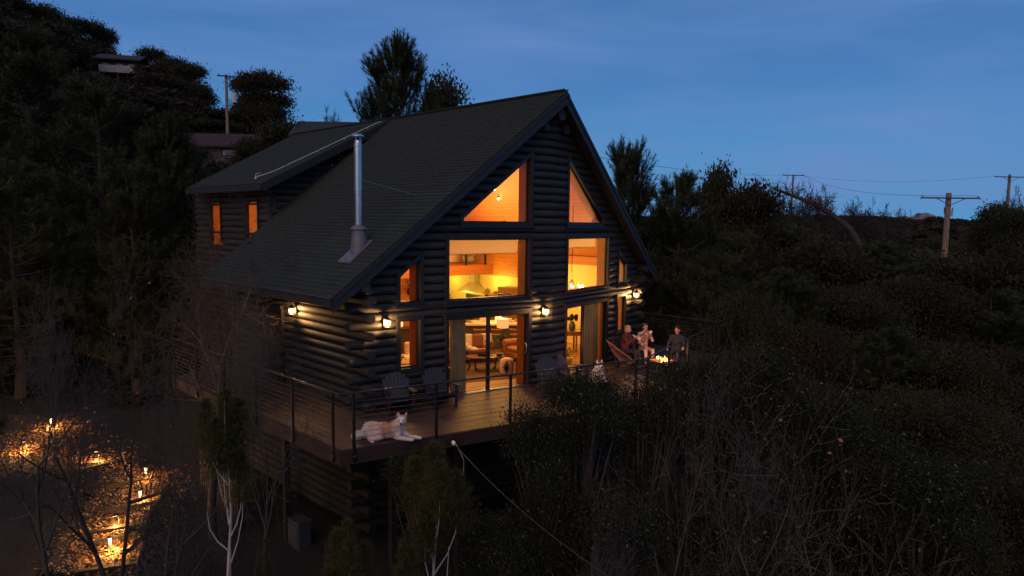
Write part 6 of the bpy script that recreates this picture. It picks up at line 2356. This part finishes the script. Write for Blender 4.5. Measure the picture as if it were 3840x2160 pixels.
# ================================================================== TREES
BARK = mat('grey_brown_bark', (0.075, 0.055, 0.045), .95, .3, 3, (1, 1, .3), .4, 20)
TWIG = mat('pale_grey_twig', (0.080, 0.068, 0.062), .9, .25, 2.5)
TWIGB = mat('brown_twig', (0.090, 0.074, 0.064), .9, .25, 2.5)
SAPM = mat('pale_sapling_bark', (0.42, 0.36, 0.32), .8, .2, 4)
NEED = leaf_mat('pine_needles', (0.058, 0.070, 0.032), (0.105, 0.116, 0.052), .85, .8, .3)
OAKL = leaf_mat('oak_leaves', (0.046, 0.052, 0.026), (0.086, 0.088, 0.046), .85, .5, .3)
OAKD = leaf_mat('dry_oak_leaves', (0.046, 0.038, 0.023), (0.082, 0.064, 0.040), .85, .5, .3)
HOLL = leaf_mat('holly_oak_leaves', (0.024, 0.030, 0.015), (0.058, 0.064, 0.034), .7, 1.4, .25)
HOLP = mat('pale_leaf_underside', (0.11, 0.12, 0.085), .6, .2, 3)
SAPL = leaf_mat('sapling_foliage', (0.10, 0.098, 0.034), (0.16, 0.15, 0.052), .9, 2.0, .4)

def needles(points, dirs, ln, nl, w, per, rg):
    """bottle-brush needle tufts: thin triangles set round short twigs"""
    n = len(points)
    P = np.repeat(points, per, axis=0)
    Dn = np.repeat(dirs, per, axis=0)
    t = rg.random((n * per, 1))
    base = P + Dn * t * ln
    r = rg.normal(size=(n * per, 3))
    r -= Dn * np.sum(r * Dn, axis=1, keepdims=True)
    r /= np.linalg.norm(r, axis=1, keepdims=True) + 1e-9
    d = r * .8 + Dn * .65
    d /= np.linalg.norm(d, axis=1, keepdims=True)
    s = np.cross(d, Dn)
    s /= np.linalg.norm(s, axis=1, keepdims=True) + 1e-9
    L_ = nl * (0.7 + .6 * rg.random((n * per, 1)))
    V = np.stack([base - s * w / 2, base + s * w / 2, base + d * L_], axis=1).reshape(-1, 3)
    F = np.arange(len(V)).reshape(-1, 3)
    return V, F

def leaves(cent, size, rg, flat=.4):
    n = len(cent)
    a = rg.normal(size=(n, 3)); a[:, 2] *= flat
    a /= np.linalg.norm(a, axis=1, keepdims=True)
    b = rg.normal(size=(n, 3))
    b -= a * np.sum(a * b, axis=1, keepdims=True)
    b /= np.linalg.norm(b, axis=1, keepdims=True)
    s = size * (.6 + .8 * rg.random((n, 1)))
    V = np.stack([cent - a * s, cent + b * s * .42, cent + a * s, cent - b * s * .42], axis=1).reshape(-1, 3)
    F = np.arange(len(V)).reshape(-1, 4)
    return V, F

def make_pine(seed, h=10.0, rad=2.5, droop=0.0, tuft=(.42, .17, .022, 26), dens=1.0, top_gap=.0):
    rg = np.random.default_rng(seed); r_ = random.Random(seed)
    b = MB()
    lean = (r_.uniform(-.3, .3), r_.uniform(-.3, .3))
    def ax(z):
        u = z / h
        return Vector((lean[0] * u * u + .08 * math.sin(u * 7 + seed), lean[1] * u * u + .08 * math.cos(u * 6 + seed), z))
    b.tube([ax(h * i / 12) for i in range(13)], [.02 * h * (1 - i / 12.5) + .012 for i in range(13)], 8)
    pts, dirs = [], []
    z = h * .12
    while z < h * .985:
        u = z / h
        prof = (1 - u) ** .75 * (.55 + .9 * min(1, u * 2.2)) + .06
        for k in range(r_.randint(4, 6)):
            a = r_.uniform(0, 2 * PI)
            L_ = rad * prof * r_.uniform(.6, 1.18)
            up = .25 + .75 * u - droop
            p = ax(z); q = p.copy(); path = [p]
            d = Vector((math.cos(a), math.sin(a), up * .35)).normalized()
            n = max(3, int(L_ / .35))
            for i in range(n):
                d = (d + Vector((r_.gauss(0, .07), r_.gauss(0, .07), .10 * up + .03))).normalized()
                q = q + d * (L_ / n); path.append(q.copy())
            b.tube(path, [.045 * (L_ / rad) * (1 - i / (len(path))) + .008 for i in range(len(path))], 4, False)
            for i, w in enumerate(path):
                f = i / (len(path) - 1)
                if f < .32 and r_.random() < .8:
                    continue
                for s in range(max(1, int((2 + 2 * f) * dens))):
                    sd = (d + Vector((r_.gauss(0, .75), r_.gauss(0, .75), r_.uniform(-.1, .8)))).normalized()
                    L2 = r_.uniform(.10, .50) * (.6 + .4 * L_ / rad)
                    e = w + sd * L2
                    pts.append(e); dirs.append((sd + Vector((0, 0, .55))).normalized())
                    if r_.random() < .5:
                        pts.append(w + sd * L2 * .5); dirs.append(sd)
            pts.append(path[-1]); dirs.append((d + Vector((0, 0, .5))).normalized())
        z += h * r_.uniform(.030, .050)
    pts.append(ax(h * .97)); dirs.append(Vector((0, 0, 1)))
    V, F = needles(np.array(pts), np.array(dirs), *tuft, rg)
    return b, V, F

def make_oak(seed, h=10.0, rad=3.2, nclump=120, per=46, lsize=.10, lo=.22, shape='round'):
    rg = np.random.default_rng(seed); r_ = random.Random(seed)
    b = MB()
    b.tube([(0, 0, 0), (.1, .05, h * .3), (.0, .1, h * .55)], [.035 * h, .026 * h, .014 * h], 8)
    C = []
    lobes = []
    for i in range(9):
        a = r_.uniform(0, 6.28); rr = rad * r_.uniform(.25, .62)
        zz = h * r_.uniform(lo + .15, .86)
        if shape == 'step':
            rr *= 1.1 - .7 * (zz / h)
        lobes.append((rr * math.cos(a), rr * math.sin(a), zz, rad * r_.uniform(.34, .58) * (1.15 - .5 * zz / h)))
    lobes.append((0, 0, h * .84, rad * .40)); lobes.append((0, 0, h * .5, rad * .75))
    for i in range(nclump):
        L_ = lobes[i % len(lobes)]
        v = rg.normal(size=3); v /= np.linalg.norm(v)
        if v[2] < -.3: v[2] *= -.6
        c = np.array(L_[:3]) + v * np.array([1, 1, .62]) * L_[3] * r_.uniform(.78, 1.1)
        c[2] = min(c[2], h * .985)
        C.append(c)
        if i % 9 == 0:
            p = Vector(c); s = Vector((0, 0, h * r_.uniform(.25, .5)))
            m = (p + s) / 2 + Vector((0, 0, .25))
            b.tube([s, m, p], [.011 * h, .006 * h, .002 * h], 4, False)
    C = np.array(C)
    cs = rad * .13
    cent = np.repeat(C, per, axis=0) + rg.normal(size=(len(C) * per, 3)) * np.array([cs * 1.35, cs * 1.35, cs * .8])
    V, F = leaves(cent, lsize, rg, 1.0)
    V[:, 2] *= h / np.percentile(V[:, 2], 99.85)
    return b, V, F

def make_bare(seed, h=9.0, rad=2.6, stems=3, levels=5, spread=.62, tw=1.0, budget=6500, gravity=.0):
    r_ = random.Random(seed)
    V, F = [], []
    def seg(p, q, r0, r1, n):
        d = (q - p)
        if d.length < 1e-6:
            return
        d.normalize(); o = d.orthogonal().normalized(); o2 = d.cross(o); k = len(V)
        for (c, r) in ((p, r0), (q, r1)):
            for i in range(n):
                a = 2 * PI * i / n; V.append(c + (o * math.cos(a) + o2 * math.sin(a)) * r)
        for i in range(n):
            j = (i + 1) % n; F.append((k + i, k + j, k + n + j, k + n + i))
    cnt = [0]
    def grow(p, d, L_, r, lv):
        if cnt[0] > budget * 6:
            return
        n = max(2, int(3 + lv * .6)); st = L_ / n; q = p.copy(); rr = r
        for i in range(n):
            d2 = (d + Vector((r_.gauss(0, .11), r_.gauss(0, .11), r_.gauss(0, .07) + (.035 if lv > 1 else -.01) - gravity * (lv < 3)))).normalized()
            e = q + d2 * st; r2 = r * (1 - .55 * (i + 1) / n)
            seg(q, e, max(rr, .0035 * tw), max(r2, .0028 * tw), 6 if lv >= levels - 1 else (4 if lv >= 3 else 3)); cnt[0] += 1
            q, d, rr = e, d2, r2
            if lv > 0 and (i > 0 or lv < levels):
                for _ in range(1 if lv >= levels - 1 else r_.choice((1, 1, 1, 2))):
                    a = r_.uniform(0, 2 * PI); sp = spread * r_.uniform(.7, 1.4)
                    o = d.orthogonal().normalized(); o2 = d.cross(o)
                    nd = (d * math.cos(sp) + (o * math.cos(a) + o2 * math.sin(a)) * math.sin(sp)).normalized()
                    grow(q, nd, L_ * r_.uniform(.50, .74), rr * .62, lv - 1)
    for s in range(stems):
        a = 2 * PI * s / max(1, stems) + r_.uniform(-.5, .5)
        o = .55 if stems > 1 else .10
        d = Vector((math.cos(a) * o, math.sin(a) * o, 1)).normalized()
        cnt[0] = 0
        saveb = budget
        grow(Vector((math.cos(a) * .08, math.sin(a) * .08, 0)), d, h * .46, .0135 * h / math.sqrt(stems) * 1.3, levels)
    Va = np.array([tuple(v) for v in V])
    # fit to the wanted size
    Va[:, 2] *= h / Va[:, 2].max()
    ext = np.percentile(np.hypot(Va[:, 0], Va[:, 1]), 97)
    Va[:, :2] *= rad / ext
    return Va, np.array(F)

def make_sapling(seed, h=6.0):
    rg = np.random.default_rng(seed); r_ = random.Random(seed)
    b = MB(); pts, dirs = [], []
    main = [Vector((.035 * math.sin(i * .9 + seed), .03 * math.cos(i * .7), h * i / 16)) for i in range(17)]
    b.tube(main, [.034 * (1 - i / 17.5) + .004 for i in range(17)], 7)
    col = lambda c, z0, z1, rr, n: [(c[0] + r_.gauss(0, rr), c[1] + r_.gauss(0, rr), r_.uniform(z0, z1)) for _ in range(n)]
    # slim side stems that turn upright, each carrying a plume of foliage
    plumes = [((0, 0), h * .80, h * 1.0, .13)]
    for i in range(8):
        z0 = h * (.50 + .036 * i); a = i * 2.4 + seed
        out = r_.uniform(.18, .36); rise = r_.uniform(.7, 1.2)
        p0 = Vector((0, 0, z0)); p3 = Vector((out * math.cos(a), out * math.sin(a), z0 + rise))
        p1 = p0 + Vector((out * .55 * math.cos(a), out * .55 * math.sin(a), rise * .28)); p2 = p0 + Vector((out * .9 * math.cos(a), out * .9 * math.sin(a), rise * .6))
        b.tube([p0, p1, p2, p3], [.013, .010, .008, .004], 5)
        if i > 2:
            plumes.append(((p3.x, p3.y), p2.z + .05, min(h * .97, p3.z + .50), .11))
    for c, z0, z1, rr in plumes:
        n = int(900 * (z1 - z0) / .8)
        for _ in range(n):
            u = r_.random(); z = z0 + (z1 - z0) * u
            R_ = rr * (1.0 - .75 * u ** 2)
            pts.append((c[0] + r_.gauss(0, R_), c[1] + r_.gauss(0, R_), z))
            dd = Vector((r_.gauss(0, .35), r_.gauss(0, .35), 1)).normalized(); dirs.append(tuple(dd))
    V, F = needles(np.array(pts), np.array(dirs), .05, .075, .006, 5, rg)
    return b, V, F

PROTO = {}
def tree_proto(kind, var):
    key = (kind, var)
    if key in PROTO:
        return PROTO[key]
    if kind == 'pine':
        b, V, F = make_pine(21 + var, 10, 2.5, droop=.35 * (var == 2) - .45 * (var == 0), dens=[.9, 1.5, 1.3][var], tuft=[(.80, .20, .026, 80), (.42, .19, .026, 26), (.42, .19, .026, 26)][var])
        d = (b, BARK, V, F, NEED, 10, 5.0)
    elif kind == 'fir':
        b, V, F = make_pine(40 + var, 10, 1.3, droop=.3, tuft=(.25, .12, .03, 16), dens=.7)
        d = (b, BARK, V, F, NEED, 10, 2.4)
    elif kind == 'oak':
        b, V, F = make_oak(60 + var, 10, 3.2, 460, 46, .14, shape='step' if var == 1 else 'round')
        d = (b, BARK, V, F, OAKD if var == 0 else OAKL, 10, 6.8)
    elif kind == 'oaknear':
        b, V, F = make_oak(70 + var, 10, 3.2, 520, 100, .085)
        d = (b, BARK, V, F, OAKD if var == 0 else OAKL, 10, 6.8)
    elif kind == 'holly':
        b, V, F = make_oak(80 + var, 7, 1.5, 330, 90, .032, lo=.25)
        d = (b, BARK, V, F, HOLL, 7, 3.1)
    elif kind == 'bare':
        Va, Fa = make_bare(100 + var, 9, 2.6, [1, 2, 1][var], 5, [.80, .85, .75][var], 1.35, [4200, 3200, 8500][var])
        d = (None, TWIG if var != 0 else TWIGB, Va, Fa, None, 9, 5.2)
    elif kind == 'skybare':
        Va, Fa = make_bare(190 + var, 9, 2.6, [2, 3, 2][var], 5, [.75, .85, .8][var], 8.0, 4200)
        d = (None, mat('dusky_twigs', (0.05, 0.042, 0.040), .95, .2, 2.5), Va, Fa, None, 9, 5.2)
    elif kind == 'limbs':
        Va, Fa = make_bare(170 + var, 9, 2.6, [2, 3][var], 4, [.66, .74][var], 1.4, 4200)
        d = (None, mat('grey_limb_bark', (0.15, 0.125, 0.098), .9, .3, 2.5), Va, Fa, None, 9, 5.2)
    elif kind == 'sapling':
        b, V, F = make_sapling(130 + var)
        d = (b, SAPM, V, F, SAPL, 6, .75)
    elif kind == 'lean':
        Va, Fa = make_bare(150, 9, 3.0, 1, 4, .8, 3.5, 900)
        d = (None, BARK, Va, Fa, None, 9, 6)
    PROTO[key] = d
    return d

MESHES = {}
NAMES = {'skybare': 'bare_tree', 'limbs': 'bare_tree', 'oaknear': 'oak_tree', 'pine': 'pine_tree', 'fir': 'fir_tree', 'oak': 'oak_tree', 'holly': 'evergreen_shrub', 'bare': 'bare_tree', 'sapling': 'young_tree', 'lean': 'bare_tree'}
CATS = {'skybare': 'tree', 'limbs': 'tree', 'oaknear': 'tree', 'pine': 'tree', 'fir': 'tree', 'oak': 'tree', 'holly': 'shrub', 'bare': 'tree', 'sapling': 'tree', 'lean': 'tree'}
for (kind, x, y, h, w, label, group, var, rot) in TREES:
    b, bm_, V, F, lm, h0, w0 = tree_proto(kind, var)
    t = root(NAMES[kind], (0, 0, 0), label, CATS[kind], group)
    key = (kind, var)
    if key not in MESHES:
        ms = []
        if b is not None:
            o = b.build('trunk', bm_, t, smooth=False); ms.append(('trunk', o.data))
            if kind == 'holly':
                mi = (NP.random(len(F)) < .06).astype(np.int32)
                o = mesh_arrays('crown', V, F, [lm, HOLP], t, False, mi)
            else:
                o = mesh_arrays('crown', V, F, lm, t)
            ms.append(('crown', o.data))
        else:
            # thick limbs as trunk, fine twigs as crown
            nf = len(F); rad_ = np.linalg.norm(V[F[:, 0]] - V[F[:, 1]], axis=1)
            thick = rad_ > np.percentile(rad_, 86)
            o = mesh_arrays('trunk', V, F[thick], bm_, t, True); ms.append(('trunk', o.data))
            o = mesh_arrays('crown', V, F[~thick], bm_, t); ms.append(('crown', o.data))
        MESHES[key] = ms
    else:
        for n_, me in MESHES[key]:
            link(n_, me, t)
    sxy = (w / w0) if w else h / h0
    t.scale = (sxy, sxy, h / h0)
    t.location = (x, y, ground_z(x, y))
    t.rotation_euler = (0, 0, rot)
    if kind == 'lean':
        # thick trunk leaning to the left, limbs sprawling from its upper end
        for c in list(t.children):
            bpy.data.objects.remove(c)
        b2 = MB()
        r0 = Vector((78.0, 13.2, ground_z(78, 13.2)))
        top = Vector((71.5, 20.4, 8.8))
        pts = [Vector((77.6, 13.5, 1.0)), Vector((76.2, 15.0, 4.3)), Vector((74.6, 16.9, 6.2)), Vector((73.2, 18.6, 7.4)), Vector((71.6, 20.6, 8.3)), Vector((70.6, 22.0, 9.0))]
        t.location = (78.0, 13.2, ground_z(78, 13.2)); t.scale = (1, 1, 1); t.rotation_euler = (0, 0, 0)
        b2.tube(pts, [.42, .36, .30, .25, .17, .06], 8)
        rr = random.Random(9)
        for i in range(46):
            f = rr.uniform(.35, 1.0) * 5; j = min(4, int(f)); p = pts[j].lerp(pts[j + 1], f - j)
            d = Vector((rr.gauss(-.2, .6), rr.gauss(.2, .6), rr.uniform(-.2, 1))).normalized(); pp = [p]
            L_ = rr.uniform(.6, 2.4)
            for s in range(4):
                d = (d + Vector((rr.gauss(0, .25), rr.gauss(0, .25), rr.gauss(0.02, .25)))).normalized(); pp.append(pp[-1] + d * L_ / 4)
            b2.tube(pp, [.07, .05, .035, .02, .01], 4, False)
            for s in range(5):
                q = pp[rr.randint(1, 4)]; d2 = (d + Vector((rr.gauss(0, .8), rr.gauss(0, .8), rr.gauss(.1, .6)))).normalized()
                b2.tube([q, q + d2 * rr.uniform(.3, .8), q + d2 * 1.0 + Vector((rr.gauss(0, .3), rr.gauss(0, .3), rr.gauss(0, .3)))], [.022, .014, .008], 3, False)
        b2.build('trunk', BARK, t)

# a few dead leaves still hanging in the bare trees, and wispy dry foliage in the right ones
V, F = [], []
for i in range(80):
    c = Vector((rnd.uniform(-5, 1.2), rnd.uniform(1, 5.5), rnd.uniform(-1.5, 3.5))) if i < 60 else Vector((rnd.uniform(1.0, 4.5), rnd.uniform(-11, -7.5), rnd.uniform(-1.5, 1.6)))
    if -1.8 < c.x and c.y > -3 and c.y > 0.5:
        continue
    d = Vector((rnd.gauss(0, 1), rnd.gauss(0, 1), rnd.gauss(0, 1))).normalized(); s2 = d.orthogonal().normalized(); s = rnd.uniform(.03, .05)
    k = len(V); V += [c - d * s, c + s2 * s * .6, c + d * s, c - s2 * s * .6]; F.append((k, k + 1, k + 2, k + 3))
o = mesh_arrays('hanging_dead_leaves', V, F, mat('russet_leaf', (0.20, 0.085, 0.05), .8, .2), None)
o['kind'] = 'stuff'

# ---- woods that read as one mass: crowns merged into a few sheets of forest
def forest(name, spots, seed, m, per=(46, 30), lsize=.34):
    rg = np.random.default_rng(seed)
    protos = []
    for i in range(4):
        _, V, F = make_oak(seed * 10 + i, 1.0, .42, per[0], per[1], lsize / 8.0, lo=.05)
        protos.append(V)
    Vs = []
    for (x, y, h, w) in spots:
        V = protos[rg.integers(0, 4)]
        a = rg.random() * 6.28; ca, sa = math.cos(a), math.sin(a)
        X = (V[:, 0] * ca - V[:, 1] * sa) * w / .84 + x; Y = (V[:, 0] * sa + V[:, 1] * ca) * w / .84 + y
        Z = V[:, 2] * h + ground_z(x, y) - .3
        Vs.append(np.stack([X, Y, Z], axis=1))
    V = np.concatenate(Vs)
    o = mesh_arrays(name, V, np.arange(len(V)).reshape(-1, 4), m, None)
    o['kind'] = 'stuff'
R2 = random.Random(77)
def sector(n, az0, az1, r0, r1, h0, h1, w0, w1):
    out = []
    for _ in range(n):
        az = math.radians(R2.uniform(az0, az1)); r = math.sqrt(R2.uniform(r0 * r0, r1 * r1))
        x, y = -9.1 + math.sin(az) * r, -14.6 + math.cos(az) * r
        if -1.8 < x < 15 and -6 < y < 15:
            continue
        out.append((x, y, R2.uniform(h0, h1), R2.uniform(w0, w1)))
    return out
def keep(sp, f):
    return [s for s in sp if f(s[0], s[1])]
hs = sector(330, -2, 36, 52, 150, 4.5, 7.5, 5, 9)
hs = keep(hs, lambda x, y: not ((x - 24) ** 2 + (y - 97) ** 2 < 36 or (abs((x - 21) - (y - 86) * .3) < 3.5 and 74 < y < 95) or ((x - 17) * .71 + (y - 72) * .71 > -10 and (x - 17) * .71 + (y - 72) * .71 < 3 and abs((x - 18) * .71 - (y - 76) * .71) < 4)))
hs = keep(hs, lambda x, y: not (8 < x < 30 and 44 < y < 62))
forest('hillside_woods', hs, 5, OAKD, (46, 30), .36)
forest('hillside_woods', sector(120, -2, 30, 34, 60, 3.0, 5.0, 3, 6), 6, OAKL, (46, 30), .30)
forest('valley_woods', sector(300, 62, 84, 44, 140, 5.5, 8.2, 5, 9), 7, OAKL, (46, 30), .40)
forest('valley_woods', sector(420, 52, 84, 140, 330, 5, 8, 9, 16), 8, OAKD, (30, 16), .8)
forest('valley_woods', sector(90, 58, 84, 24, 46, 4.5, 6.4, 4, 6), 9, OAKL, (90, 70), .13)
# undergrowth on the slopes round the cabin
ug = []
for _ in range(420):
    x, y = R2.uniform(-9, 22), R2.uniform(-14, 24)
    if -2.2 < x < 14 and -5 < y < 15:
        continue
    if min((x - a) ** 2 + (y - b_) ** 2 for a, b_ in PATHPTS) < 4.0 or (x < -1.8 and 2 < y < 15 and x > -7):
        continue
    if (x + 9.07) ** 2 + (y + 14.57) ** 2 < 30:
        continue
    ug.append((x, y, R2.uniform(.5, 1.8), R2.uniform(1.0, 2.4)))
forest('undergrowth', ug, 11, HOLL, (30, 26), .36)
